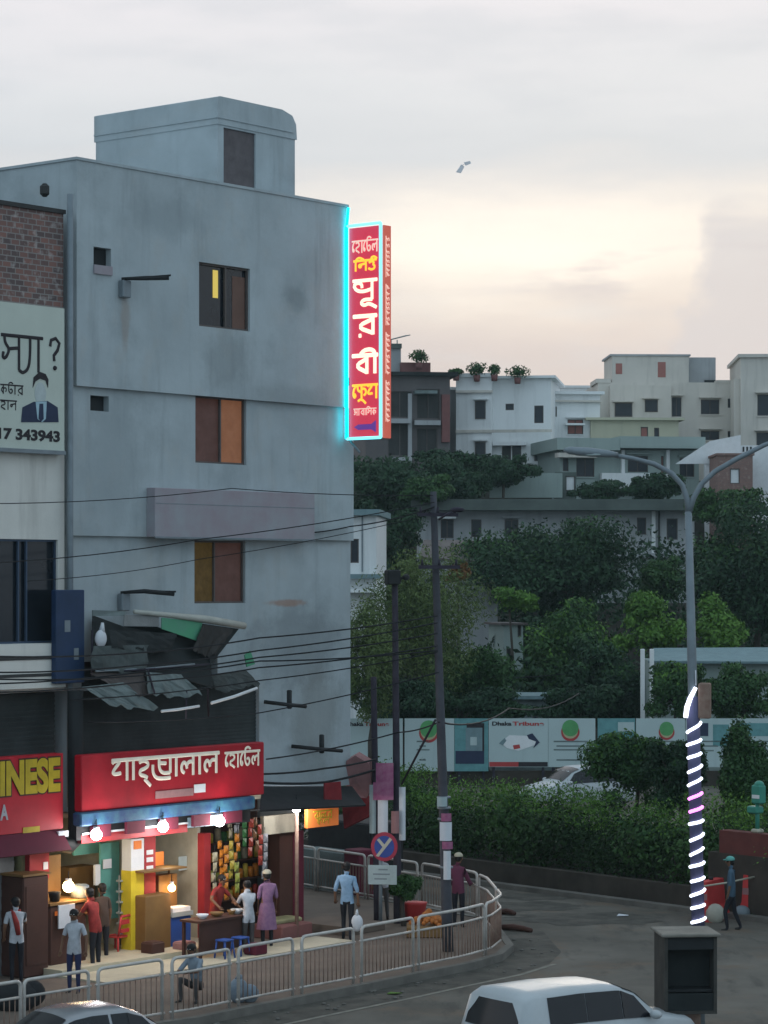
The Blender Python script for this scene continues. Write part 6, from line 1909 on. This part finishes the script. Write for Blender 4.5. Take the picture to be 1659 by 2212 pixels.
# roof terrace plants
for (u, v, ru, rv, d, lb) in ((1030, 796, 26, 16, 183, 'leafy pot plants on the left of the white house roof'), (1068, 798, 14, 13, 183, 'small round plant in the middle of the white house roof'), (1118, 803, 30, 14, 183, 'spreading plant on the right of the white house roof'), (905, 770, 24, 15, 178, 'feathery plant on the brown apartment roof'), (985, 803, 18, 7, 183, 'low plant at the edge of the white house roof')):
    c = P(u, v, d); r = (ru / FPX * d, ru / FPX * d * .8, rv / FPX * d)
    t_ = root('roof_plant', (c.x, c.y, c.z - r[2] - .4), 0, lb, 'plant', 'roof terrace plants')
    k = MB(); leaves(k, c, r, 420, .12, 0, .2, .45); k.build('foliage', 'leaf_mid', t_)
    MB().tube([(c.x, c.y, c.z - r[2] - .4), (c.x, c.y, c.z - r[2] * .9)], [.2, .25], 8).build('pot', 'redbox', t_)
    MB().tube([(c.x, c.y, c.z - r[2] * .9), c], .04, 5).build('stem', 'bark', t_)

# hedge along the planter, in bulges
hd = froot(fw, 'hedge', LW_ / 2, -1.5, .5, 'long shaggy green hedge along the low dark wall', 'hedge')
k = MB(); k2 = MB(); tips = []
x = 0.0
while x < LW_ - 2:
    sp_ = math.sin(x * .9) + .6 * math.sin(x * 2.3 + 1)          # shrubs of two kinds, standing unevenly
    for row in (0, 1):
        kk_ = k2 if sp_ > .55 else k
        p = fw.m @ Vector((x + random.uniform(-.35, .35), 1.1 + row * 1.6 + random.uniform(-.35, .3), 1.36 + .20 * sp_ + random.uniform(-.25, .2) + row * .12))
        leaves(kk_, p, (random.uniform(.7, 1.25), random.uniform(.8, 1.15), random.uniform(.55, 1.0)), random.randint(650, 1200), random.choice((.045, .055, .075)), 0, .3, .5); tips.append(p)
        leaves(k, p - Vector((0, 0, .75)), (1.0, .9, .5), 330, .055, 0, .2, .5)
        if random.random() < .3:                                # a shoot that sticks out
            leaves(kk_, p + Vector((random.uniform(-.5, .5), -.2, .95)), (.16, .16, .4), 60, .05, 0, .2, .4)
    x += .8
k.build('foliage', 'leaf_hedge', hd)
k2.build('foliage', 'leaf_mid', hd)
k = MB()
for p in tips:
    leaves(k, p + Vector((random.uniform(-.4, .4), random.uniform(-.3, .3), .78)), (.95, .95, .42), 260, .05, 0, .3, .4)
k.build('lit_top_leaves', 'leaf_bright', hd)  # brighter leaves on the hedge top paint in the light from above
k = MB()
for i in range(60):
    p = fw.m @ Vector((LW_ * random.random(), 1 + random.random() * 1.6, .5)); k.tube([p, p + Vector((random.uniform(-.3, .3), random.uniform(-.3, .3), 1.0))], [.03, .012], 5)
k.build('stems', 'bark', hd)
tree('bush', 'rounded bush rising from the hedge beside the parked white car', 1362, 1660, 92, 88, 76, 'leaf_mid', 14000, .065, 34, .5, 'bushes behind the hedge', cat='bush', tip='leaf_bright')
tree('bush', 'leafy bush behind the green enamel box', 1612, 1680, 72, 120, 72, 'leaf_mid', 14000, .065, 36, .5, 'bushes behind the hedge', cat='bush')
tree('bush', 'bush behind the glowing light rope pole', 1466, 1675, 72, 95, 74, 'leaf_dark', 11000, .065, 28, .5, 'bushes behind the hedge', cat='bush', tip='leaf_mid')
tree('bush', 'small dark bush beside the red tub at the street corner', 875, 1918, 38, 36, 61.5, 'leaf_mid', 3600, .045, 14, .5, 'potted bushes at the corner', cat='bush')

# ================================================================== CARS
def car(label, paint, p, yaw, kind, name='parked_car', grp=None):
    """x forward. kind: 'wagon' or 'sedan'"""
    t_ = root(name, p, yaw, label, 'car', grp)
    m = t_.matrix_world
    # stations: x, lower z, belt z, roof z (None = bonnet level), half width, roof half width
    if kind == 'wagon':
        L = 2.05
        S = [(-2.05, .32, .72, .86, .74, .66), (-2.02, .28, .95, 1.02, .83, .76), (-1.92, .26, .98, 1.47, .85, .70), (-1.72, .26, .98, 1.56, .86, .70), (-.7, .26, .97, 1.58, .86, .70), (.15, .26, .95, 1.55, .86, .69),
             (.55, .26, .95, 1.40, .86, .67), (1.02, .26, .94, 1.02, .85, .70), (1.25, .26, .92, .97, .84, .66), (1.75, .28, .84, .89, .80, .58), (2.0, .32, .66, .72, .68, .48), (2.06, .38, .55, .58, .58, .42)]
        win = [(-1.42, -.62), (-.605, .17)]; wf = (.185, .86); rear = (-1.985, -1.83); frontg = (.20, .98)
    else:
        S = [(-2.2, .34, .70, .78, .70, .58), (-2.14, .30, .88, .94, .80, .66), (-1.55, .27, .93, .98, .84, .66), (-1.30, .26, .94, 1.06, .84, .64), (-.72, .26, .94, 1.40, .84, .56), (-.35, .26, .94, 1.45, .85, .57), (.30, .26, .93, 1.44, .85, .57), (.62, .26, .92, 1.33, .85, .57),
             (1.12, .26, .92, .98, .84, .66), (1.6, .28, .84, .89, .80, .58), (2.05, .32, .68, .74, .70, .5), (2.16, .38, .56, .6, .6, .44)]
        win = [(-.86, -.06), (-.0, .60)]; wf = (.30, .95); rear = (-1.26, -.74); frontg = (.66, 1.08)

    def st(x):
        for a_, b_ in zip(S, S[1:]):
            if a_[0] <= x <= b_[0]:
                q = (x - a_[0]) / (b_[0] - a_[0]); return [a_[i] + (b_[i] - a_[i]) * q for i in range(6)]
        return list(S[0] if x < S[0][0] else S[-1])

    def ring(s_):
        x, z0, zb_, zr_, w_, wr = s_
        half = [(w_ * .86, z0), (w_ * .98, z0 + .12), (w_, (z0 + zb_) / 2), (w_ * .985, zb_ - .04), (w_ * .965, zb_), (wr + (w_ * .965 - wr) * .12, zr_ - (zr_ - zb_) * .14), (wr * .93, zr_ - .015), (wr * .55, zr_ + .018)]
        return [(x, y, z) for y, z in half] + [(x, 0, zr_ + .028)] + [(x, -y, z) for y, z in reversed(half)]
    xs_ = []
    for a_, b_ in zip(S, S[1:]):
        k_ = max(1, int((b_[0] - a_[0]) / .16)); xs_ += [a_[0] + (b_[0] - a_[0]) * i / k_ for i in range(k_)]
    xs_.append(S[-1][0])
    rings = [ring(st(x)) for x in xs_]; n_ = 17
    k = MB(m)
    vs2 = [q for r_ in rings for q in r_]
    fs = [(i * n_ + j, i * n_ + j + 1, (i + 1) * n_ + j + 1, (i + 1) * n_ + j) for i in range(len(rings) - 1) for j in range(n_ - 1)]
    fs += [(i * n_, (i + 1) * n_, (i + 1) * n_ + n_ - 1, i * n_ + n_ - 1) for i in range(len(rings) - 1)]
    fs += [tuple(range(n_)), tuple(reversed(range((len(rings) - 1) * n_, len(rings) * n_)))]
    k.add(vs2, fs, 0, True)
    body = k.build('body', paint, t_)
    e = .012

    def sidept(x, f, sg):
        x_, z0, zb_, zr_, w_, wr = st(x)
        a_ = Vector((x, w_ * .965, zb_)); b_ = Vector((x, wr + (w_ * .965 - wr) * .12, zr_ - (zr_ - zb_) * .14))
        q = a_.lerp(b_, f); return Vector((q.x, (q.y + e) * sg, q.z + .004))
    for sg in (1, -1):
        for (x0_, x1_) in win:
            k = MB(m); g_ = 8; vs2 = []
            for i in range(g_ + 1):
                x = x0_ + (x1_ - x0_) * i / g_
                vs2 += [sidept(x, .10, sg), sidept(x, 1.0, sg)]
            vs2 += [Vector((q.x, q.y - .02 * sg, q.z)) for q in vs2]; o_ = 2 * (g_ + 1)
            fs = [(2 * i, 2 * i + 2, 2 * i + 3, 2 * i + 1) for i in range(g_)] + [(2 * i, 2 * i + 1, o_ + 2 * i + 1, o_ + 2 * i) for i in (0, g_)] + [(2 * i, 2 * i + 2, o_ + 2 * i + 2, o_ + 2 * i) for i in range(g_)] + [(2 * i + 1, 2 * i + 3, o_ + 2 * i + 3, o_ + 2 * i + 1) for i in range(g_)]
            k.add(vs2, fs); k.build('side_window', 'carglass', t_)
        # quarter light at the front
        k = MB(m); x0_, x1_ = wf
        k.poly([sidept(x0_, .10, sg), sidept(x1_ - .05, .12, sg), sidept(x0_ + .30, .96, sg), sidept(x0_, 1.0, sg)], .02); k.build('front_quarter_glass', 'carglass', t_)
        q = sidept(x1_ - .08, .1, sg)
        k = MB(m); k.ball((q.x, q.y + .13 * sg, q.z + .06), (.10, .12, .08), 10, 8); k.build('wing_mirror', paint, t_)
        k = MB(m)
        for x in (-.5, .38): k.box(x, x + .16, sg * (st(x)[4] + .0), sg * (st(x)[4] + .03), .80, .83)
        k.build('door_handle', paint, t_)
        k = MB(m); s_ = st(-1.98); k.box(S[1][0] - .02, S[1][0] + .1, sg * .52, sg * .78, .74, .92) if kind == 'sedan' else k.bbox(-2.04, -1.93, sg * .72, sg * .82, .68, .92, .02)
        k.build('tail_light', 'taillight', t_)
        k = MB(m); k.ball((1.83 if kind == 'wagon' else 1.9, sg * .58, .68), (.16, .15, .08), 10, 6); k.build('headlight', 'headlight', t_)
        for x in (-1.30, 1.28):
            k = MB(m); prof2 = [(.20, .0), (.29, .0), (.315, .03), (.315, .17), (.29, .20), (.20, .20)]; n2 = 24
            vs2 = [(x + r_ * math.cos(2 * math.pi * i / n2), sg * (.84 - y_), .315 + r_ * math.sin(2 * math.pi * i / n2)) for r_, y_ in prof2 for i in range(n2)]
            k.add(vs2, [(j * n2 + i, j * n2 + (i + 1) % n2, ((j + 1) % 6) * n2 + (i + 1) % n2, ((j + 1) % 6) * n2 + i) for j in range(6) for i in range(n2)], 0, True)
            wh = k.build('wheel', 'tyre', t_)
            k = MB(m); k.disc((x, 0, .315), .205, sg * .80, sg * .78, 20)
            for i in range(5):
                a_ = 2 * math.pi * i / 5; k.tube([(x, sg * .82, .315), (x + .19 * math.cos(a_), sg * .82, .315 + .19 * math.sin(a_))], .03, 5)
            k.build('rim', 'rim', wh)
    # screens
    def screen(x0_, x1_, nm, wk):
        k = MB(m); vs2 = []; g_ = 6; hx = 8
        for i in range(g_ + 1):
            x = x0_ + (x1_ - x0_) * i / g_; s_ = st(x)
            for j in range(hx + 1):
                y = (-1 + 2 * j / hx) * s_[5] * wk
                z = s_[3] + .034 - .05 * (abs(y) / max(.01, s_[5])) ** 2.2 * .9
                vs2.append(Vector((x, y, z + .004)))
        nv = len(vs2); vs2 += [q - Vector((0, 0, .02)) for q in vs2]
        fs = [(i * (hx + 1) + j, i * (hx + 1) + j + 1, (i + 1) * (hx + 1) + j + 1, (i + 1) * (hx + 1) + j) for i in range(g_) for j in range(hx)]
        fs += [tuple(nv + q for q in reversed(f)) for f in fs]
        k.add(vs2, fs, 0, True); k.build(nm, 'carglass', t_)
    screen(frontg[0] + .06, frontg[1] - .04, 'windscreen', .96)
    if kind == 'sedan': screen(rear[0], rear[1] - .05, 'rear_window', .92)
    else:
        k = MB(m)
        vs2 = []
        for f in (0, .5, 1):
            for j in range(7):
                y = -1 + 2 * j / 6
                z = .97 + .45 * f; x = -2.052 + .115 * f + .03 * y * y
                vs2.append((x - .012, y * (.70 - .07 * f), z))
        vs2 += [(x + .025, y, z) for x, y, z in vs2]
        fs = [(i * 7 + j, i * 7 + j + 1, (i + 1) * 7 + j + 1, (i + 1) * 7 + j) for i in range(2) for j in range(6)]
        fs += [tuple(21 + q for q in reversed(f)) for f in fs]
        k.add(vs2, fs, 0, True); k.build('rear_window', 'carglass', t_)
        k = MB(m); k.bbox(-2.10, -2.0, -.7, .7, .36, .56, .03); k.build('bumper', paint, t_)
        k = MB(m); k.box(-2.075, -2.05, -.24, .24, .62, .74); k.build('number_plate', 'paper', t_)
    return t_


c_ = P(1212, 2136, 43.7)
car('white estate car with dark rear and side glass in the lower right', 'paint_white', (c_.x + .42, c_.y + .35, 0), R(36), 'wagon', 'estate_car')
c_ = P(190, 2178, 42.3)
car('silver saloon car showing only its roof in the lower left', 'paint_silver', (c_.x + .05, c_.y, -.02), R(38), 'sedan', 'saloon_car')
c_ = P(1245, V0, 94.5)
car('white car parked beyond the hedge before the hoarding', 'paint_white', (c_.x, c_.y, .02), R(205), 'wagon', 'parked_car')

# ---- something drifting in the sky
ky = P(1000, 362, 70)
km = bpy.data.materials.new('kite_paper'); km.use_nodes = True
kt_ = km.node_tree; kt_.nodes.clear()
k1 = kt_.nodes.new('ShaderNodeBsdfDiffuse'); k2 = kt_.nodes.new('ShaderNodeBsdfTranslucent'); k3 = kt_.nodes.new('ShaderNodeMixShader'); k4 = kt_.nodes.new('ShaderNodeOutputMaterial')
k1.inputs[0].default_value = (.85, .87, .9, 1); k2.inputs[0].default_value = (.85, .87, .9, 1)
kt_.links.new(k1.outputs[0], k3.inputs[1]); kt_.links.new(k2.outputs[0], k3.inputs[2]); kt_.links.new(k3.outputs[0], k4.inputs[0])
M['kite'] = km
kt = root('paper_kite', P(994, 372, 70), 0, 'small pale paper kite drifting alone in the sky', 'kite')
k = MB(Matrix.Translation(P(994, 364, 70)) @ Matrix.Rotation(R(25), 4, 'Y')); k.poly([(-.06, 0, -.14), (.07, .03, -.10), (.08, .05, .10), (-.02, .03, .12)], .02); k.build('sail', 'kite', kt)
k = MB(Matrix.Translation(P(1010, 352, 70)) @ Matrix.Rotation(R(70), 4, 'Y')); k.poly([(-.05, 0, -.09), (.05, .02, -.07), (.04, .03, .09), (-.03, .01, .08)], .02); k.build('tail', 'kite', kt)
MB().tube([P(997, 358, 70), P(1006, 353, 70)], .006, 4).build('string', 'paper', kt)
#PART5
# ================================================================== PEOPLE
M['tee_white'] = mat('white_tee', (.44, .46, .50), .85, var=.22, vscale=7, bump=.6, bscale=9)
M['tee_red'] = mat('red_shirt', (.26, .03, .027), .85, var=.3, vscale=7, bump=.6, bscale=9)
M['shirt_blue'] = mat('light_blue_shirt', (.25, .39, .55), .85, var=.2, vscale=7, bump=.6, bscale=9)
M['shirt_brown'] = mat('dark_brown_shirt', (.07, .045, .035), .85)
M['shirt_maroon'] = mat('maroon_shirt', (.12, .03, .06), .85)
M['shirt_grey'] = mat('grey_blue_shirt', (.16, .20, .25), .85, c2=(.26, .31, .36), vscale=7)
M['shirt_teal'] = mat('dark_blue_shirt', (.06, .11, .16), .85)
M['dress'] = mat('purple_dress', (.20, .10, .21), .85, c2=(.30, .17, .26), vscale=14)
M['pants'] = mat('black_trousers', (.018, .018, .024), .85)
M['pants_navy'] = mat('navy_trousers', (.03, .035, .09), .85)
M['pants_grey'] = mat('grey_trousers', (.07, .065, .065), .85)
M['cap_cream'] = mat('cream_cap', (.46, .42, .32), .8)
M['cap_teal'] = mat('teal_cap', (.12, .38, .34), .8)
M['eye'] = mat('eye_white', (.6, .6, .58), .3)


def person(label, p, yaw, shirt, pants, h=1.68, arms=None, legs=None, hip=.90, lean=0.0, sleeve=.6, hem=.82, head=(0, 0), cap=None, scarf=None, skirt=None, group='people on the pavement'):
    t_ = root('person', p, R(yaw), label, 'person', group)
    k = h / 1.70
    V = Vector
    arms = arms or [(V((-.05, .0, -.28)), V((.0, .05, -.25))), (V((.05, .0, -.28)), V((-.0, .05, -.25)))]
    legs = legs or [(V((-.01, .02, -.43)), V((0, -.02, -.40))), (V((.01, .02, -.43)), V((0, -.02, -.40)))]
    vs, es, rd, cls = [], [], [], []

    def nd(q, r, par=None, c=None):
        vs.append(V(q) * k); rd.append(r * k)
        if par is not None: es.append((par, len(vs) - 1)); cls.append(c)
        return len(vs) - 1
    z0 = hip + .04
    sway = random.uniform(-.035, .035); head = (head[0] + random.uniform(-.03, .03) + sway, head[1] + random.uniform(0, .03))
    pel = nd((0, 0, z0), .118)
    sp = nd((sway * .6, lean * .4, z0 + .20), .112, pel, 'shirt')
    chs = nd((sway, lean * .8, z0 + .40), .128, sp, 'shirt')
    nk = nd((sway, lean * .98, z0 + .525), .056, chs, 'shirt')
    h0 = nd((head[0] * .3, lean * 1.03 + .012 + head[1] * .3, z0 + .59), .062, nk, 'skin')
    h1 = nd((head[0] * .7, lean * 1.05 + .03 + head[1] * .7, z0 + .665), .092, h0, 'skin')
    h2 = nd((head[0], lean * 1.05 + .025 + head[1], z0 + .735), .082, h1, 'skin')
    hands = []
    for sg, (e_, w_) in zip((-1, 1), arms):
        s0 = V((sg * .165 + sway, lean * .88, z0 + .455 + sg * sway * .4)); e1 = s0 + e_; wr = e1 + w_
        i0 = nd(s0, .064, chs, 'shirt'); im = nd(s0.lerp(e1, sleeve), .055, i0, 'shirt')
        i1 = nd(e1, .043, im, 'skin' if sleeve < .95 else 'shirt'); i2 = nd(wr, .029, i1, 'skin' if sleeve < 1.5 else 'shirt')
        d_ = w_.normalized(); i3 = nd(wr + d_ * .075, .034, i2, 'skin')
        hands.append((wr, d_, sg))
    for sg, (kn, an) in zip((-1, 1), legs):
        s0 = V((sg * .088, 0, hip - .04)); k1 = s0 + kn; a1 = k1 + an
        i0 = nd(s0, .088, pel, 'pants'); im = nd(s0.lerp(k1, .5), .078, i0, 'pants'); i1 = nd(k1, .058, im, 'pants'); im2 = nd(k1.lerp(a1, .4), .055, i1, 'pants')
        i2 = nd(a1, .040, im2, 'pants'); i3 = nd(a1 + V((sg * .01, .06, -.035)), .040, i2, 'shoe'); nd(a1 + V((sg * .03, .16, -.045)), .034, i3, 'shoe')
    me = bpy.data.meshes.new('body'); me.from_pydata([v[:] for v in vs], es, [])
    ob = bpy.data.objects.new('body', me); COL.objects.link(ob)
    sk = ob.modifiers.new('skin', 'SKIN'); sk.use_smooth_shade = True
    for i, q in enumerate(me.skin_vertices[0].data):
        q.radius = (rd[i], rd[i]); q.use_root = (i == 0)
    sb = ob.modifiers.new('sub', 'SUBSURF'); sb.levels = 1; sb.render_levels = 1
    dg = bpy.context.evaluated_depsgraph_get(); dg.update()
    m2 = bpy.data.meshes.new_from_object(ob.evaluated_get(dg))
    bpy.data.objects.remove(ob); bpy.data.meshes.remove(me)
    b = MB(t_.matrix_world)
    slot = {'skin': 0, 'shirt': 1, 'pants': 2, 'shoe': 3}
    segs = [(vs[a], vs[c], cl, rd[a]) for (a, c), cl in zip(es, cls)]
    for pg in m2.polygons:
        c = pg.center; best = None
        for a, q, cl, r in segs:
            ab = q - a; tt = max(0, min(1, (c - a).dot(ab) / max(1e-9, ab.length_squared))); dd = (c - a - ab * tt).length - r * .6
            if best is None or dd < best[0]: best = (dd, cl)
        cl = best[1]
        if cl == 'pants' and c.z > hem * k and hip > .6: cl = 'shirt'
        b.mi.append(slot[cl]); b.f.append(tuple(pg.vertices)); b.sm.append(True)
    b.v = [v.co.copy() for v in m2.vertices]
    bpy.data.meshes.remove(m2)
    for wr, d_, sg in hands:            # palm, four fingers of different length, thumb from the side of the palm
        side = d_.cross(V((0, 1, 0.15))).normalized(); fwd = side.cross(d_).normalized()
        for j, (o_, L) in enumerate(((-.027, .062), (-.009, .074), (.009, .070), (.026, .054))):
            a0 = wr + d_ * .085 + side * o_; a1 = a0 + d_ * L * .5 + fwd * .010; a2 = a1 + d_ * L * .42 + fwd * .026
            b.tube([(wr + d_ * .06 + side * o_ * .8) * k, a0 * k, a1 * k, a2 * k], [.010 * k, .0095 * k, .0085 * k, .006 * k], 6, 0)
        th = -sg
        a0 = wr + d_ * .035 + side * .026 * th; a1 = a0 + side * .022 * th + d_ * .03 + fwd * .015; a2 = a1 + d_ * .03 + fwd * .012
        b.tube([(wr + d_ * .03) * k, a0 * k, a1 * k, a2 * k], [.014 * k, .012 * k, .010 * k, .007 * k], 6, 0)
    hc = vs[h1].lerp(vs[h2], .5)
    f_ = .088 * k
    b.ball(hc + V((0, f_ * 1.05, -.018 * k)), (.013 * k, .022 * k, .024 * k), 8, 6, 0)          # nose
    for sg in (-1, 1): b.ball(hc + V((sg * f_ * 1.02, -.005, -.012 * k)), (.012 * k, .022 * k, .032 * k), 8, 6, 0)   # ears
    b.ball(hc + V((0, f_ * .96, -.062 * k)), (.024 * k, .010 * k, .007 * k), 8, 4, 3)           # mouth
    for sg in (-1, 1): b.ball(hc + V((sg * .032 * k, f_ * .93, .012 * k)), (.014 * k, .008 * k, .008 * k), 8, 4, 4)
    b.build('body', ['skin', shirt, pants, 'shoe', 'eye'], t_)
    hb = MB(t_.matrix_world)
    hb.ball(hc + V((0, -.016 * k, .030 * k)), (.098 * k, .104 * k, .092 * k), 14, 10)
    hb.ball(hc + V((0, -.052 * k, -.02 * k)), (.082 * k, .062 * k, .075 * k), 12, 8)
    hb.build('hair', 'hair', t_)
    if cap:
        cb = MB(t_.matrix_world)
        cb.ball(hc + V((0, -.012 * k, .058 * k)), (.104 * k, .112 * k, .080 * k), 14, 8)
        cb.tube([hc + V((-.07 * k, .07 * k, .045 * k)), hc + V((0, .15 * k, .04 * k)), hc + V((.07 * k, .07 * k, .045 * k))], .014 * k, 6)
        cb.build('cap', cap, t_)
    if skirt:
        sk_, top_, bot_, rt, rb = skirt
        cb = MB(t_.matrix_world); n_ = 20; rings = 7; vs2 = []
        for i in range(rings):
            q = i / (rings - 1); z = (top_ + (bot_ - top_) * q) * k; r_ = (rt + (rb - rt) * q ** .8) * k
            for j in range(n_):
                a_ = 2 * math.pi * j / n_; w_ = 1 + .06 * q * math.sin(a_ * 5)
                vs2.append(V((r_ * w_ * math.cos(a_), r_ * .78 * w_ * math.sin(a_), z)))
        cb.add(vs2, [(i * n_ + j, i * n_ + (j + 1) % n_, (i + 1) * n_ + (j + 1) % n_, (i + 1) * n_ + j) for i in range(rings - 1) for j in range(n_)], 0, True)
        cb.build('skirt', sk_, t_)
    if scarf:
        cb = MB(t_.matrix_world)
        cb.tube([V((.1, .05, z0 + .53)) * k, V((0, .11, z0 + .50)) * k, V((-.1, .05, z0 + .53)) * k, V((-.10, -.08, z0 + .50)) * k, V((-.05, -.15, z0 + .30)) * k, V((.0, -.13, z0 + .05)) * k], [.03 * k, .035 * k, .03 * k, .04 * k, .06 * k, .05 * k], 8, 0, True)
        cb.build('scarf', scarf, t_)
    return t_


VV = Vector
walk = [(VV((-.01, .14, -.41)), VV((0, -.06, -.41))), (VV((.01, -.06, -.43)), VV((0, -.16, -.37)))]
fwd_r = [(VV((-.06, .0, -.27)), VV((.02, .12, -.22))), (VV((.10, .16, -.20)), VV((.02, .24, .03)))]
both_f = [(VV((-.06, .14, -.23)), VV((.05, .22, .02))), (VV((.06, .14, -.23)), VV((-.05, .22, .02)))]


def at(u, d, z=PAV): return v3(P(u, V0, d), z)


person('person in a white tee with a red scarf reaching out at the far left', at(36, 53.0), 25, 'tee_white', 'pants', 1.68, arms=fwd_r, scarf='tee_red')
person('boyish person in a plain white tee and navy trousers facing the railing', at(160, 51.6), 165, 'tee_white', 'pants_navy', 1.62, arms=[(VV((-.10, .0, -.27)), VV((-.02, .08, -.23))), (VV((.10, .0, -.27)), VV((.02, .08, -.23)))])
person('person in a red shirt bending over the orange lit oven', at(207, 54.6), 58, 'tee_red', 'pants', 1.68, arms=both_f, lean=.10)
person('person in dark brown clothes close behind the red shirted cook', at(222, 55.6), 40, 'shirt_brown', 'pants', 1.66)
person('person in a red shirt leaning wide armed over the stall table', at(462, 57.75), -125, 'tee_red', 'pants', 1.66, hip=.86, arms=[(VV((-.20, .06, -.18)), VV((.02, .2, -.16))), (VV((.20, .06, -.18)), VV((-.02, .2, -.16)))], lean=.20)
person('person in a white shirt with bowed head at the snack stall', at(537, 57.0), 30, 'tee_white', 'pants_grey', 1.55, arms=both_f, lean=.08, head=(.03, .06), hem=.74)
person('person in a long purple dress and cream cap at the snack stall', at(577, 57.9), 20, 'dress', 'pants', 1.68, cap='cap_cream', sleeve=1.0, skirt=('dress', 1.02, .42, .155, .24))
person('man in a light blue shirt walking away with a white bag', at(750, 59.2), -6, 'shirt_blue', 'pants', 1.72, legs=walk, sleeve=.98, hem=.84, arms=[(VV((-.08, -.03, -.27)), VV((-.01, .09, -.22))), (VV((.09, -.04, -.27)), VV((.02, .03, -.25)))])
b_ = MB(Matrix.Translation(at(771, 59.1, .42)))
b_.ball((0, 0, .12), (.14, .09, .20), 14, 10); b_.tube([(0, 0, .28), (.0, 0, .43)], [.05, .02], 8)
tag(b_.build('carrier_bag', 'paper'), 'white carrier bag hanging from the hand of the man in blue', 'bag')
person('person in a pale shirt half hidden behind the no parking plate', at(826, 62.8), 10, 'tee_white', 'pants_grey', 1.60, legs=walk)
person('person in a maroon shirt and pale cap standing at the corner railing', at(990, 61.3), -25, 'shirt_maroon', 'pants', 1.70, cap='cap_cream', sleeve=1.6, arms=[(VV((-.06, .06, -.27)), VV((.02, .16, -.18))), (VV((.08, .10, -.25)), VV((.0, .20, -.10)))])
person('man in dark blue with a teal cap walking on the road by the barriers', at(1580, 61.9, .0), 75, 'shirt_teal', 'pants', 1.70, legs=walk, cap='cap_teal', hem=.80, sleeve=.98, group='people on the road')
sq = [(VV((-.10, .34, .20)), VV((.0, -.06, -.44))), (VV((.10, .34, .20)), VV((.0, -.06, -.44)))]
person('person in grey squatting with bowed head behind the railing', at(425, 50.6), 150, 'shirt_grey', 'pants_grey', 1.65, hip=.32, lean=.16, legs=sq, arms=[(VV((-.06, .20, -.18)), VV((.10, .16, .0))), (VV((.06, .20, -.18)), VV((-.10, .16, .0)))], sleeve=.9)
c_ = at(524, 50.4)
b_ = MB(Matrix.Translation(c_)); b_.ball((-.08, 0, .22), (.20, .17, .26), 12, 8); b_.ball((.14, .05, .16), (.18, .16, .19), 12, 8); b_.tube([(-.08, 0, .44), (-.05, 0, .54)], [.08, .05], 8)
tag(b_.build('cloth_bundle', 'shirt_grey'), 'pale grey cloth bundle on the pavement behind the railing', 'bundle')
b_ = MB(Matrix.Translation(at(30, 49.5))); b_.ball((0, 0, .25), (.5, .3, .32), 14, 8); b_.ball((.35, .1, .3), (.25, .2, .26), 12, 8)
tag(b_.build('dark_sack', 'tarp_dark'), 'dark sack on the pavement at the far left behind the railing', 'sack')
#HAZE
hm = bpy.data.materials.new('haze'); hm.use_nodes = True
ht = hm.node_tree; ht.nodes.clear()
hv = ht.nodes.new('ShaderNodeVolumePrincipled'); hv.inputs['Color'].default_value = (.66, .87, .92, 1); hv.inputs['Density'].default_value = .00024; hv.inputs['Anisotropy'].default_value = .2
ho = ht.nodes.new('ShaderNodeOutputMaterial'); ht.links.new(hv.outputs[0], ho.inputs['Volume'])
hz_ = MB().box(-310, 310, -110, 610, -1.1, 34).build('haze', hm)
tag(hz_, kind='stuff')
